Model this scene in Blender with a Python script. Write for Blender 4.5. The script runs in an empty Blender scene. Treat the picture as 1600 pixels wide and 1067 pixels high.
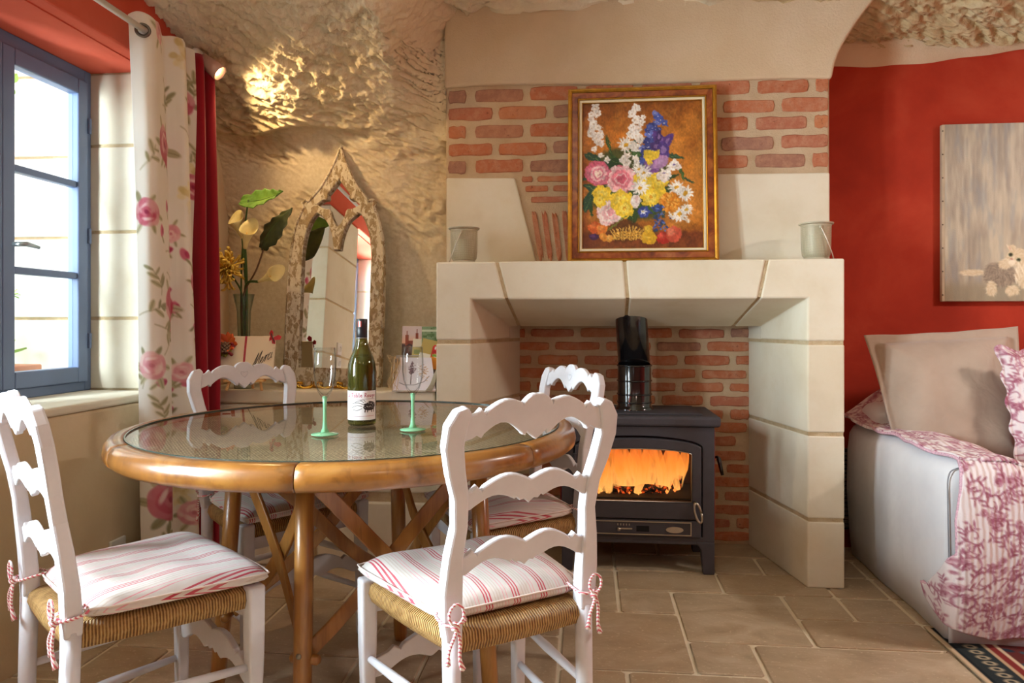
import bpy, bmesh, math, random
import numpy as np
from mathutils import Vector, Matrix, noise as mnoise
random.seed(7); np.random.seed(7)
PI = math.pi
scene = bpy.context.scene
COL = scene.collection

# ------------------------------------------------------------------ camera
FPX, YH, CAMH = 1120.0, 505.0, 1.05          # focal length in pixels of the 1600 px frame, horizon row, eye height
PSI = math.atan(115.0 / FPX)                 # the camera is turned slightly to the left of the fireplace wall
CS, SN = math.cos(PSI), math.sin(PSI)
cam_d = bpy.data.cameras.new('camera')
cam = bpy.data.objects.new('camera', cam_d); COL.objects.link(cam)
cam.location = (0, 0, CAMH); cam.rotation_euler = (PI / 2, 0, PSI)
cam_d.sensor_width = 36.0; cam_d.lens = 36.0 * FPX / 1600.0
cam_d.shift_y = -(533.5 - YH) / 1600.0
cam_d.clip_start = 0.02
scene.camera = cam

def cw(xc, d):
    """right/forward distances from the camera -> world x, y"""
    return (xc * CS - d * SN, xc * SN + d * CS)
def at(px, py, d):
    xc = (px - 800) / FPX * d
    x, y = cw(xc, d)
    return Vector((x, y, CAMH + (YH - py) * d / FPX))
def atY(px, py, Y):
    """the point of pixel px, py on the plane y = Y"""
    r = (px - 800) / FPX
    return at(px, py, Y / (r * SN + CS))

# ------------------------------------------------------------------ world, daylight, exposure
def lin(c):
    if isinstance(c, str):
        c = c.lstrip('#'); c = tuple(int(c[i:i + 2], 16) / 255 for i in (0, 2, 4))
    return tuple((v / 12.92 if v <= 0.04045 else ((v + 0.055) / 1.055) ** 2.4) for v in c[:3])
world = bpy.data.worlds.new('daylight'); scene.world = world
world.use_nodes = True
wn = world.node_tree
bg = wn.nodes['Background']
bg.inputs[0].default_value = (0.78, 0.90, 1.0, 1)
bg.inputs[1].default_value = 2.0
def area(name, loc, rot, sx, sy, power, col, portal=False):
    l = bpy.data.lights.new(name, 'AREA'); l.shape = 'RECTANGLE'; l.size = sx; l.size_y = sy
    l.energy = power; l.color = col
    o = bpy.data.objects.new(name, l); COL.objects.link(o); o.location = loc; o.rotation_euler = rot
    if portal:
        l.cycles.is_portal = True
    return o
# daylight outside the second window of the left wall; added fill lamps stand in their own builder
area('window_daylight', (-2.42, 0.68, 1.55), (0, -PI / 2 - 0.10, 0), 1.5, 1.1, 620, (0.78, 0.90, 1.0))
area('window_daylight', (-4.70, 0.95, 2.0), (0, -PI / 2 - 0.12, 0.42), 2.0, 2.0, 210, (0.78, 0.90, 1.0))
scene.view_settings.view_transform = 'Standard'
scene.view_settings.look = 'None'
scene.view_settings.exposure = 0.18
scene.view_settings.gamma = 1.0
scene.view_settings.use_curve_mapping = False
scene.cycles.max_bounces = 8; scene.cycles.diffuse_bounces = 4; scene.cycles.glossy_bounces = 4
scene.cycles.adaptive_threshold = 0.03
scene.cycles.transmission_bounces = 6; scene.cycles.transparent_max_bounces = 8
scene.cycles.sample_clamp_indirect = 6.0
scene.cycles.caustics_reflective = False; scene.cycles.caustics_refractive = False

# ------------------------------------------------------------------ helpers: objects
def setp(o, label=None, cat=None, group=None, kind=None):
    if label: o['label'] = label
    if cat: o['category'] = cat
    if group: o['group'] = group
    if kind: o['kind'] = kind
    return o
def thing(name, label, cat, loc=(0, 0, 0), rotz=0.0, group=None, kind=None):
    o = bpy.data.objects.new(name, None); COL.objects.link(o)
    o.empty_display_size = 0.05
    o.location = loc; o.rotation_euler = (0, 0, rotz)
    return setp(o, label, cat, group, kind)
def link(name, me, mat=None, parent=None, smooth=False):
    if mat is not None and len(me.materials) == 0: me.materials.append(mat)
    if smooth:
        me.polygons.foreach_set('use_smooth', [True] * len(me.polygons))
    o = bpy.data.objects.new(name, me); COL.objects.link(o)
    if parent is not None: o.parent = parent
    return o
def bevel(o, w, seg=2, ang=35):
    m = o.modifiers.new('bevel', 'BEVEL'); m.width = w; m.segments = seg; m.limit_method = 'ANGLE'; m.angle_limit = math.radians(ang)
    return o
def subd(o, n=1):
    m = o.modifiers.new('sub', 'SUBSURF'); m.levels = n; m.render_levels = n
    return o
def copy_tree(o, parent=None):
    c = o.copy(); COL.objects.link(c); c.parent = parent
    for ch in list(o.children): copy_tree(ch, c)
    return c

class MB:
    def __init__(s): s.v = []; s.f = []
    def add(s, vs, fs):
        n = len(s.v); s.v += [tuple(p) for p in vs]; s.f += [tuple(i + n for i in f) for f in fs]; return s
    def box(s, x0, x1, y0, y1, z0, z1):
        return s.add([(x0, y0, z0), (x1, y0, z0), (x1, y1, z0), (x0, y1, z0), (x0, y0, z1), (x1, y0, z1), (x1, y1, z1), (x0, y1, z1)],
                     [(0, 3, 2, 1), (4, 5, 6, 7), (0, 1, 5, 4), (1, 2, 6, 5), (2, 3, 7, 6), (3, 0, 4, 7)])
    def prism(s, poly, a0, a1, axis='z'):
        """extrude a 2D polygon along an axis: z (x,y), y (x,z), x (y,z)"""
        def P(p, a):
            return (p[0], p[1], a) if axis == 'z' else ((p[0], a, p[1]) if axis == 'y' else (a, p[0], p[1]))
        n = len(poly)
        return s.add([P(p, a0) for p in poly] + [P(p, a1) for p in poly],
                     [tuple(range(n))[::-1], tuple(range(n, 2 * n))] + [(i, (i + 1) % n, n + (i + 1) % n, n + i) for i in range(n)])
    def tube(s, pts, r, n=8, cap=True, squash=None):
        """round (or rectangular, see bar) tube along points; r a number or a list"""
        pts = [Vector(p) for p in pts]; m = len(pts)
        rr = r if isinstance(r, (list, tuple)) else [r] * m
        ring = []; up = None
        for i, p in enumerate(pts):
            t = (pts[min(i + 1, m - 1)] - pts[max(i - 1, 0)]).normalized()
            if up is None:
                up = Vector((0, 0, 1)) if abs(t.z) < 0.9 else Vector((1, 0, 0))
            a = t.cross(up)
            if a.length < 1e-5: a = t.orthogonal()
            a.normalize(); b = a.cross(t).normalized(); up = b
            for k in range(n):
                w = 2 * PI * k / n
                ring.append(p + a * math.cos(w) * rr[i] + b * math.sin(w) * rr[i] * (squash or 1))
        fs = [(i * n + k, i * n + (k + 1) % n, (i + 1) * n + (k + 1) % n, (i + 1) * n + k) for i in range(m - 1) for k in range(n)]
        if cap: fs += [tuple(range(n))[::-1], tuple(range((m - 1) * n, m * n))]
        return s.add(ring, fs)
    def bar(s, p0, p1, w, t, side=None):
        """rectangular bar from p0 to p1; w along side vector, t across"""
        p0 = Vector(p0); p1 = Vector(p1); d = (p1 - p0).normalized()
        a = Vector(side) if side is not None else Vector((0, 0, 1))
        a = (a - d * a.dot(d)).normalized(); b = d.cross(a).normalized()
        vs = []
        for p in (p0, p1):
            for (i, j) in ((-1, -1), (1, -1), (1, 1), (-1, 1)): vs.append(p + a * i * w / 2 + b * j * t / 2)
        return s.add(vs, [(3, 2, 1, 0), (4, 5, 6, 7), (0, 1, 5, 4), (1, 2, 6, 5), (2, 3, 7, 6), (3, 0, 4, 7)])
    def strip(s, path, sec):
        """sweep a per-station rectangular section: path of (p, side_vec, w, t) -> closed bar"""
        vs = []; m = len(path)
        for i, (p, a, w, t) in enumerate(path):
            p = Vector(p); d = (Vector(path[min(i + 1, m - 1)][0]) - Vector(path[max(i - 1, 0)][0])).normalized()
            a = Vector(a); a = (a - d * a.dot(d)).normalized(); b = d.cross(a).normalized()
            for (u, v) in ((-1, -1), (1, -1), (1, 1), (-1, 1)): vs.append(p + a * u * w / 2 + b * v * t / 2)
        fs = [(i * 4 + k, i * 4 + (k + 1) % 4, (i + 1) * 4 + (k + 1) % 4, (i + 1) * 4 + k) for i in range(m - 1) for k in range(4)]
        fs += [(3, 2, 1, 0), tuple(range((m - 1) * 4, m * 4))]
        return s.add(vs, fs)
    def lathe(s, prof, n=24, c=(0, 0, 0), closed=False, a0=0.0, a1=2 * PI):
        full = abs(a1 - a0 - 2 * PI) < 1e-6
        nn = n if full else n + 1; vs = []
        for (r, z) in prof:
            for k in range(nn):
                w = a0 + (a1 - a0) * k / n
                vs.append((c[0] + r * math.cos(w), c[1] + r * math.sin(w), c[2] + z))
        m = len(prof); fs = []
        for i in range(m if closed else m - 1):
            j = (i + 1) % m
            for k in range(n):
                l = (k + 1) % nn if full else k + 1
                fs.append((i * nn + k, i * nn + l, j * nn + l, j * nn + k))
        if closed and not full:
            fs.append(tuple(i * nn for i in range(m))); fs.append(tuple(i * nn + nn - 1 for i in range(m))[::-1])
        return s.add(vs, fs)
    def grid(s, P, close_u=False):
        """P array (nu, nv, 3)"""
        P = np.asarray(P); nu, nv = P.shape[:2]
        fs = [(i * nv + j, ((i + 1) % nu) * nv + j, ((i + 1) % nu) * nv + j + 1, i * nv + j + 1) for i in range(nu if close_u else nu - 1) for j in range(nv - 1)]
        return s.add(P.reshape(-1, 3).tolist(), fs)
    def mesh(s, name='mesh'):
        me = bpy.data.meshes.new(name); me.from_pydata(s.v, [], s.f); me.update()
        bm = bmesh.new(); bm.from_mesh(me); bmesh.ops.recalc_face_normals(bm, faces=bm.faces); bm.to_mesh(me); bm.free()
        return me
    def build(s, name, mat=None, parent=None, smooth=False):
        return link(name, s.mesh(name), mat, parent, smooth)

def catmull(pts, n=6, closed=False):
    pts = [np.array(p, float) for p in pts]; out = []; m = len(pts)
    rng = range(m if closed else m - 1)
    for i in rng:
        if closed: p0, p1, p2, p3 = pts[(i - 1) % m], pts[i], pts[(i + 1) % m], pts[(i + 2) % m]
        else: p0, p1, p2, p3 = pts[max(i - 1, 0)], pts[i], pts[i + 1], pts[min(i + 2, m - 1)]
        for k in range(n):
            t = k / n
            out.append(0.5 * ((2 * p1) + (-p0 + p2) * t + (2 * p0 - 5 * p1 + 4 * p2 - p3) * t * t + (-p0 + 3 * p1 - 3 * p2 + p3) * t ** 3))
    if not closed: out.append(pts[-1])
    return [tuple(p) for p in out]

def plate(loops, th, bev=0.0, name='plate'):
    """solid plate from 2D outlines (first outer, then holes) in the local x,z plane, thickness along y, chamfered by bev"""
    from mathutils.geometry import tessellate_polygon
    def clean(lp):
        out = []
        for p in lp:
            if not out or math.hypot(p[0] - out[-1][0], p[1] - out[-1][1]) > 1e-5: out.append((p[0], p[1]))
        if math.hypot(out[0][0] - out[-1][0], out[0][1] - out[-1][1]) < 1e-5: out.pop()
        return out
    def area2(lp): return sum(lp[i][0] * lp[(i + 1) % len(lp)][1] - lp[(i + 1) % len(lp)][0] * lp[i][1] for i in range(len(lp)))
    L = []
    for k, lp in enumerate(loops):
        lp = clean(lp)
        if (area2(lp) > 0) != (k == 0): lp = lp[::-1]
        L.append(lp)
    def inset(lp, d):
        out = []; n = len(lp)
        for i in range(n):
            p, q, r = lp[i - 1], lp[i], lp[(i + 1) % n]
            a = Vector((q[0] - p[0], q[1] - p[1])).normalized(); b = Vector((r[0] - q[0], r[1] - q[1])).normalized()
            m = Vector((-a.y - b.y, a.x + b.x)); 
            if m.length < 1e-4: m = Vector((-a.y, a.x))
            m.normalize(); c = max(0.5, m.dot(Vector((-a.y, a.x)))); out.append((q[0] + m.x * d / c, q[1] + m.y * d / c))
        return out
    I = [inset(lp, bev) for lp in L] if bev else L
    h = th / 2; mb = MB(); tris = tessellate_polygon([[Vector((x, z, 0)) for x, z in lp] for lp in I])
    flat = [p for lp in I for p in lp]; full = [p for lp in L for p in lp]; n = len(flat)
    if bev: rings = [(flat, -h), (full, -h + bev), (full, h - bev), (flat, h)]
    else: rings = [(flat, -h), (flat, h)]
    vs = [(x, y, z) for ring, y in rings for x, z in ring]; fs = []
    m = len(rings); last = (m - 1) * n
    for t in tris: fs.append(tuple(t)); fs.append(tuple(last + i for i in t[::-1]))
    o = 0
    for lp in L:
        k = len(lp)
        for r in range(m - 1): fs += [(r * n + o + i, r * n + o + (i + 1) % k, (r + 1) * n + o + (i + 1) % k, (r + 1) * n + o + i) for i in range(k)]
        o += k
    mb.add(vs, fs); return mb.mesh(name)

# ------------------------------------------------------------------ helpers: numpy noise
def _hash(ix, iy, iz):
    h = (ix.astype(np.int64) * 374761393 + iy.astype(np.int64) * 668265263 + iz.astype(np.int64) * 2147483647) & 0xffffffff
    h = ((h ^ (h >> 13)) * 1274126177) & 0xffffffff
    return ((h ^ (h >> 16)) & 0xffff) / 65535.0
def vn(x, y, z=0.0):
    x, y, z = np.broadcast_arrays(np.asarray(x, float), np.asarray(y, float), np.asarray(z, float))
    fx, fy, fz = np.floor(x), np.floor(y), np.floor(z)
    tx, ty, tz = x - fx, y - fy, z - fz
    tx, ty, tz = [t * t * t * (t * (6 * t - 15) + 10) for t in (tx, ty, tz)]
    r = 0
    for i in (0, 1):
        for j in (0, 1):
            for k in (0, 1):
                r = r + _hash(fx + i, fy + j, fz + k) * (tx if i else 1 - tx) * (ty if j else 1 - ty) * (tz if k else 1 - tz)
    return r * 2 - 1
def fbm(x, y, z=0.0, o=4, lac=2.03, g=0.5):
    r = 0; a = 1.0; f = 1.0
    for i in range(o):
        r = r + a * vn(x * f + 17.3 * i, y * f - 9.1 * i, np.asarray(z) * f + 4.7 * i); a *= g; f *= lac
    return r
def sstep(a, b, x):
    t = np.clip((np.asarray(x, float) - a) / (b - a), 0, 1); return t * t * (3 - 2 * t)

# ------------------------------------------------------------------ helpers: materials
class N:
    """tiny node-tree writer"""
    def __init__(s, name):
        s.m = bpy.data.materials.new(name); s.m.use_nodes = True
        s.t = s.m.node_tree; s.p = s.t.nodes['Principled BSDF']; s.out = s.t.nodes['Material Output']
    def n(s, ty, **kw):
        nd = s.t.nodes.new(ty)
        for k, v in kw.items(): setattr(nd, k, v)
        return nd
    def l(s, a, b): s.t.links.new(a, b)
    def coord(s, kind='Object', scale=(1, 1, 1), rot=(0, 0, 0)):
        c = s.n('ShaderNodeTexCoord'); m = s.n('ShaderNodeMapping')
        m.inputs['Scale'].default_value = scale; m.inputs['Rotation'].default_value = rot
        if kind == 'World':
            g = s.n('ShaderNodeNewGeometry'); s.l(g.outputs['Position'], m.inputs[0])
        else: s.l(c.outputs[kind], m.inputs[0])
        return m.outputs[0]
    def noise(s, co, scale, detail=4, rough=0.55, dist=0.0):
        nd = s.n('ShaderNodeTexNoise'); nd.inputs['Scale'].default_value = scale; nd.inputs['Detail'].default_value = detail
        nd.inputs['Roughness'].default_value = rough; nd.inputs['Distortion'].default_value = dist
        if co is not None: s.l(co, nd.inputs['Vector'])
        return nd.outputs['Fac']
    def vor(s, co, scale, feature='F1', out='Distance', rand=1.0):
        nd = s.n('ShaderNodeTexVoronoi', feature=feature); nd.inputs['Scale'].default_value = scale
        nd.inputs['Randomness'].default_value = rand
        if co is not None: s.l(co, nd.inputs['Vector'])
        return nd.outputs[out]
    def ramp(s, fac, stops, interp='LINEAR'):
        nd = s.n('ShaderNodeValToRGB'); cr = nd.color_ramp; cr.interpolation = interp
        while len(cr.elements) < len(stops): cr.elements.new(0.5)
        for e, (p, c) in zip(cr.elements, stops):
            e.position = p; c = lin(c) if isinstance(c, str) else c; e.color = (c[0], c[1], c[2], 1)
        s.l(fac, nd.inputs[0]); return nd.outputs[0]
    def mix(s, fac, a, b, mode='MIX'):
        nd = s.n('ShaderNodeMix', data_type='RGBA', blend_type=mode)
        for v, i in ((fac, 0), (a, 6), (b, 7)):
            if hasattr(v, 'node'): s.l(v, nd.inputs[i])
            elif i == 0: nd.inputs[0].default_value = v
            else:
                v = lin(v) if isinstance(v, str) else v; nd.inputs[i].default_value = (v[0], v[1], v[2], 1)
        return nd.outputs[2]
    def math(s, op, a, b=0.0, c=0.0):
        nd = s.n('ShaderNodeMath', operation=op)
        for i, v in enumerate((a, b, c)):
            if hasattr(v, 'node'): s.l(v, nd.inputs[i])
            else: nd.inputs[i].default_value = v
        return nd.outputs[0]
    def attr(s, name, out='Color'):
        nd = s.n('ShaderNodeAttribute', attribute_name=name); return nd.outputs[out]
    def rnd(s):
        return s.n('ShaderNodeObjectInfo').outputs['Random']
    def base(s, c):
        if hasattr(c, 'node'): s.l(c, s.p.inputs['Base Color'])
        else:
            c = lin(c) if isinstance(c, str) else c; s.p.inputs['Base Color'].default_value = (c[0], c[1], c[2], 1)
        return s
    def set(s, **kw):
        mp = dict(rough='Roughness', metal='Metallic', spec='Specular IOR Level', trans='Transmission Weight', ior='IOR',
                  coat='Coat Weight', coatr='Coat Roughness', sheen='Sheen Weight', sss='Subsurface Weight', alpha='Alpha')
        for k, v in kw.items():
            i = s.p.inputs[mp[k]]
            if hasattr(v, 'node'): s.l(v, i)
            else: i.default_value = v
        return s
    def bump(s, h, strength=0.3, dist=0.01, prev=None):
        nd = s.n('ShaderNodeBump'); nd.inputs['Strength'].default_value = strength; nd.inputs['Distance'].default_value = dist
        s.l(h, nd.inputs['Height'])
        if prev is not None: s.l(prev, nd.inputs['Normal'])
        s.l(nd.outputs[0], s.p.inputs['Normal']); return nd.outputs[0]
    def emit(s, c, st):
        if hasattr(c, 'node'): s.l(c, s.p.inputs['Emission Color'])
        else:
            c = lin(c) if isinstance(c, str) else c; s.p.inputs['Emission Color'].default_value = (c[0], c[1], c[2], 1)
        if hasattr(st, 'node'): s.l(st, s.p.inputs['Emission Strength'])
        else: s.p.inputs['Emission Strength'].default_value = st
        return s

def plain(name, c, rough=0.5, metal=0.0, var=0.0, vscale=8, bump=0.0, bscale=60, bdist=0.004, spec=0.5, coat=0.0, rnd=0.0, kind='Object', scale=(1, 1, 1)):
    m = N(name); co = m.coord(kind, scale)
    col = lin(c) if isinstance(c, str) else c
    out = col
    if var or rnd:
        dark = tuple(v * (1 - var) for v in col); lite = tuple(min(1, v * (1 + var)) for v in col)
        out = m.ramp(m.noise(co, vscale, 5), [(0.3, dark), (0.7, lite)])
        if rnd: out = m.mix(m.math('MULTIPLY', m.rnd(), rnd), out, tuple(v * 0.35 for v in col))
    m.base(out).set(rough=rough, metal=metal, spec=spec, coat=coat)
    if bump: m.bump(m.noise(co, bscale, 6), bump, bdist)
    return m.m

# a printed / painted picture: numpy image -> flat fine grid with a colour attribute
def color_attr(me, rgb, name='Col'):
    a = me.color_attributes.new(name, 'FLOAT_COLOR', 'POINT')
    rgb = np.asarray(rgb, float).reshape(-1, 3)
    rgb = np.where(rgb <= 0.04045, rgb / 12.92, ((np.clip(rgb, 0, 1) + 0.055) / 1.055) ** 2.4)
    a.data.foreach_set('color', np.concatenate([rgb, np.ones((len(rgb), 1))], 1).ravel())
def attr_mat(name, rough=0.6, bump=0.0, bscale=300, coat=0.0, spec=0.4):
    m = N(name); m.base(m.attr('Col')).set(rough=rough, coat=coat, spec=spec)
    if bump: m.bump(m.noise(m.coord(), bscale, 4), bump, 0.002)
    return m.m
PRINT = attr_mat('printed_paper', 0.5)
PAINT = attr_mat('oil_paint', 0.42, 0.5, 220)
def picture(name, img, w, h, mat, parent=None, mapf=None):
    """img (rows from the top, columns, 3); lies in local x,z with y = 0 facing -y, centred at the bottom"""
    ny, nx = img.shape[:2]
    xs = np.linspace(-w / 2, w / 2, nx); zs = np.linspace(h, 0, ny)
    X, Z = np.meshgrid(xs, zs); P = np.stack([X, np.zeros_like(X), Z], -1)
    if mapf: P = mapf(P)
    mb = MB(); mb.grid(P); me = mb.mesh(name)
    color_attr(me, img)
    return link(name, me, mat, parent, True)
class Img:
    """painter on a numpy canvas; coordinates in 0..W, 0..H (y down)"""
    def __init__(s, w, h, c, res=1.0):
        s.w, s.h, s.k = w, h, res
        s.nx, s.ny = int(w * res), int(h * res)
        s.a = np.empty((s.ny, s.nx, 3)); s.a[:] = s.c(c)
        s.Y, s.X = np.mgrid[0:s.ny, 0:s.nx] / res
    def c(s, c):
        if isinstance(c, str):
            c = c.lstrip('#'); return np.array([int(c[i:i + 2], 16) / 255 for i in (0, 2, 4)])
        return np.array(c, float)
    def put(s, m, c, al=1.0):
        m = np.clip(m, 0, 1)[..., None] * al; s.a = s.a * (1 - m) + s.c(c) * m
    def win(s, x0, y0, x1, y1):
        k = s.k; return slice(max(0, int(y0 * k) - 1), max(0, min(s.ny, int(y1 * k) + 3))), slice(max(0, int(x0 * k) - 1), max(0, min(s.nx, int(x1 * k) + 3)))
    def blend(s, w, m, c, al):
        m = np.clip(m, 0, 1)[..., None] * al; s.a[w] = s.a[w] * (1 - m) + s.c(c) * m
    def ell(s, x, y, rx, ry, c, ang=0.0, soft=0.8, al=1.0):
        R = max(rx, ry) + soft * max(rx, ry) / min(rx, ry) + 0.5; w = s.win(x - R, y - R, x + R, y + R)
        dx, dy = s.X[w] - x, s.Y[w] - y; ca, sa = math.cos(ang), math.sin(ang)
        u, v = (dx * ca + dy * sa) / rx, (-dx * sa + dy * ca) / ry
        s.blend(w, (1 - np.sqrt(u * u + v * v)) * min(rx, ry) / soft + 0.5, c, al)
    def line(s, pts, wd, c, soft=0.7, al=1.0):
        R = wd + soft + 1; w = s.win(min(p[0] for p in pts) - R, min(p[1] for p in pts) - R, max(p[0] for p in pts) + R, max(p[1] for p in pts) + R)
        X, Y = s.X[w], s.Y[w]; m = np.zeros_like(X)
        for (x0, y0), (x1, y1) in zip(pts[:-1], pts[1:]):
            dx, dy = x1 - x0, y1 - y0; L = dx * dx + dy * dy + 1e-9
            t = np.clip(((X - x0) * dx + (Y - y0) * dy) / L, 0, 1)
            d = np.hypot(X - x0 - t * dx, Y - y0 - t * dy); m = np.maximum(m, (wd / 2 - d) / soft + 0.5)
        s.blend(w, m, c, al)
    def rect(s, x0, y0, x1, y1, c, al=1.0):
        s.put(((s.X >= x0) & (s.X <= x1) & (s.Y >= y0) & (s.Y <= y1)).astype(float), c, al)
    def flower(s, x, y, r, n, c, cc, rc=0.3, ratio=0.45, rot=0.0, al=1.0):
        for k in range(n):
            w = rot + 2 * PI * k / n
            s.ell(x + math.cos(w) * r * 0.6, y + math.sin(w) * r * 0.6, r * 0.45, r * ratio * 0.5, c, w, al=al)
        s.ell(x, y, r * rc, r * rc, cc)
# ================================================================== MATERIALS
def m_rock():
    m = N('tuffeau_rock'); co = m.coord('World')
    big = m.ramp(m.noise(co, 2.2, 6, 0.6), [(0.28, '#c6ad86'), (0.48, '#dac6a2'), (0.62, '#e6dac0'), (0.8, '#d6be94')])
    fine = m.noise(co, 38, 6, 0.7)
    c = m.mix(0.38, big, m.ramp(fine, [(0.3, '#8f744d'), (0.5, '#d3bd94'), (0.75, '#eadfc6')]), 'OVERLAY')
    pits = m.ramp(m.noise(co, 9, 3, 0.5), [(0.60, (1, 1, 1)), (0.72, (0.55, 0.47, 0.37))])
    c = m.mix(m.attr('rough', 'Fac'), c, m.mix(0.7, c, pits, 'MULTIPLY'))
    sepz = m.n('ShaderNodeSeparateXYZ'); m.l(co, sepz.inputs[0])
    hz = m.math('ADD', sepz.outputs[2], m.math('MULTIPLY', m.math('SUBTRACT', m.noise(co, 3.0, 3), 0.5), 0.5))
    c = m.mix(m.ramp(m.math('MULTIPLY', m.math('SUBTRACT', hz, 1.8), 2.0), [(0.2, (0, 0, 0)), (0.9, (0.62,) * 3)]), c, m.mix(m.ramp(sepz.outputs[0], [(0.3, (0, 0, 0)), (0.8, (1, 1, 1))]), '#f0e7d4', '#b49a76'))  # paler high up on the left: window light put into the rock colour
    sand = m.ramp(m.noise(co, 60, 6, 0.6), [(0.3, '#d9c8a8'), (0.7, '#ecdfc6')])
    c = m.mix(m.attr('rough', 'Fac'), sand, c)
    m.base(c).set(rough=0.95, spec=0.15)
    h = m.math('MULTIPLY', m.noise(co, 48, 5, 0.7), m.math('ADD', m.math('MULTIPLY', m.attr('rough', 'Fac'), 0.8), 0.2))
    b = m.bump(h, 0.5, 0.012)
    m.bump(m.noise(co, 190, 4, 0.6), 0.25, 0.003, b)
    return m.m
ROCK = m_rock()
def m_plaster(name, c0, c1, scale=3.0, bs=120, bst=0.35, bd=0.004, rough=0.92):
    m = N(name); co = m.coord('World')
    c = m.ramp(m.noise(co, scale, 6, 0.6), [(0.3, c0), (0.7, c1)])
    m.base(c).set(rough=rough, spec=0.2)
    b = m.bump(m.noise(co, bs, 6, 0.7), bst, bd)
    m.bump(m.noise(co, scale * 4, 3), 0.15, 0.01, b)
    return m.m
SAND = m_plaster('sand_plaster', '#cdb391', '#d9c3a5', 3, 110, 0.5, 0.006)
OCHRE = m_plaster('ochre_plaster', '#d2ba94', '#e2cfb0', 2.2, 90, 0.25, 0.004)
MORTAR = m_plaster('lime_mortar', '#c3a684', '#d6bf9f', 8, 140, 0.8, 0.008)
def m_red():
    m = N('red_limewash'); co = m.coord('World')
    c = m.ramp(m.noise(co, 2.6, 7, 0.62, 0.3), [(0.25, '#922510'), (0.5, '#a63019'), (0.72, '#b44127')])
    m.base(c).set(rough=0.75, spec=0.25); m.bump(m.noise(co, 30, 5, 0.6), 0.12, 0.004); return m.m
RED = m_red()
def m_lime():
    m = N('pale_limestone'); co = m.coord('World')
    c = m.ramp(m.noise(co, 3.5, 6, 0.6), [(0.25, '#d6c9ae'), (0.5, '#e3dac5'), (0.75, '#ebe5d4')])
    c = m.mix(m.math('MULTIPLY', m.rnd(), 0.22), c, '#c9b48e')
    st = m.ramp(m.noise(co, 7, 5, 0.7), [(0.55, (1, 1, 1)), (0.8, (0.86, 0.78, 0.62))])
    c = m.mix(0.6, c, st, 'MULTIPLY')
    m.base(c).set(rough=0.85, spec=0.25); b = m.bump(m.noise(co, 140, 5, 0.6), 0.12, 0.003); m.bump(m.noise(co, 11, 3), 0.12, 0.008, b)
    return m.m
LIME = m_lime()
JOINT = m_plaster('joint_mortar', '#c9ad84', '#dcc8a4', 20, 160, 0.9, 0.008)
def m_brick():
    m = N('old_red_brick'); co = m.coord('World')
    r = m.rnd()
    c = m.ramp(r, [(0.0, '#b0694a'), (0.3, '#bb7350'), (0.55, '#ad6c54'), (0.75, '#c07a52'), (0.9, '#99705f'), (1.0, '#a97c68')])
    n = m.noise(co, 26, 6, 0.65)
    c = m.mix(m.ramp(n, [(0.45, (0, 0, 0)), (0.75, (0.75, 0.75, 0.75))]), c, '#c8997a')
    c = m.mix(m.ramp(m.noise(co, 70, 4, 0.6), [(0.62, (0, 0, 0)), (0.75, (0.8, 0.8, 0.8))]), c, '#6d3b2a')
    m.base(c).set(rough=0.92, spec=0.15); m.bump(m.noise(co, 85, 6, 0.7), 0.6, 0.006); return m.m
BRICK = m_brick()
def m_tile():
    m = N('travertine'); co = m.coord('World', (1, 1.6, 1))
    r = m.rnd()
    c = m.ramp(m.noise(co, 5, 8, 0.65, 0.6), [(0.25, '#97866d'), (0.5, '#b3a086'), (0.75, '#cabca5')])
    c = m.mix(m.math('MULTIPLY', r, 0.45), c, '#a08564')
    c = m.mix(m.ramp(m.noise(co, 60, 4, 0.6), [(0.6, (0, 0, 0)), (0.7, (0.7, 0.7, 0.7))]), c, '#dcccb0')
    m.base(c).set(rough=m.ramp(m.noise(co, 6, 3), [(0.3, (0.3,) * 3), (0.7, (0.5,) * 3)]), spec=0.5)
    b = m.bump(m.noise(co, 45, 5, 0.7), 0.1, 0.004); m.bump(m.noise(co, 4, 2), 0.1, 0.02, b); return m.m
TILE = m_tile()
GROUT = m_plaster('pale_grout', '#d6c8ae', '#e4d9c4', 10, 160, 0.5, 0.003)
BLUE = plain('blue_grey_paint', '#5f7090', 0.42, var=0.06, bump=0.05, bscale=90)
def m_clear(name, tint=(1, 1, 1), ior=1.45, rough=0.0, edge=None):
    m = N(name); t = m.t
    tr = m.n('ShaderNodeBsdfTransparent'); tr.inputs[0].default_value = (*tint, 1)
    if edge:
        lw = m.n('ShaderNodeLayerWeight'); lw.inputs[0].default_value = 0.35
        m.l(m.ramp(lw.outputs['Facing'], [(0.35, tint), (0.9, edge)]), tr.inputs[0])
    gl = m.n('ShaderNodeBsdfGlossy'); gl.inputs['Roughness'].default_value = rough
    fr = m.n('ShaderNodeFresnel'); fr.inputs[0].default_value = ior
    mx = m.n('ShaderNodeMixShader'); bf = m.n('ShaderNodeNewGeometry').outputs['Backfacing']; m.l(m.math('MULTIPLY', fr.outputs[0], m.math('SUBTRACT', 1.0, bf)), mx.inputs[0]); m.l(tr.outputs[0], mx.inputs[1]); m.l(gl.outputs[0], mx.inputs[2])
    m.l(mx.outputs[0], m.out.inputs[0]); return m.m
PANE = m_clear('window_glass', (0.97, 0.99, 0.98))

# ================================================================== THE SETTING
XL, XR, YB, YF = -1.70, 4.2, 3.50, -2.6      # left wall face, right wall, red back wall, wall behind the camera
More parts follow.
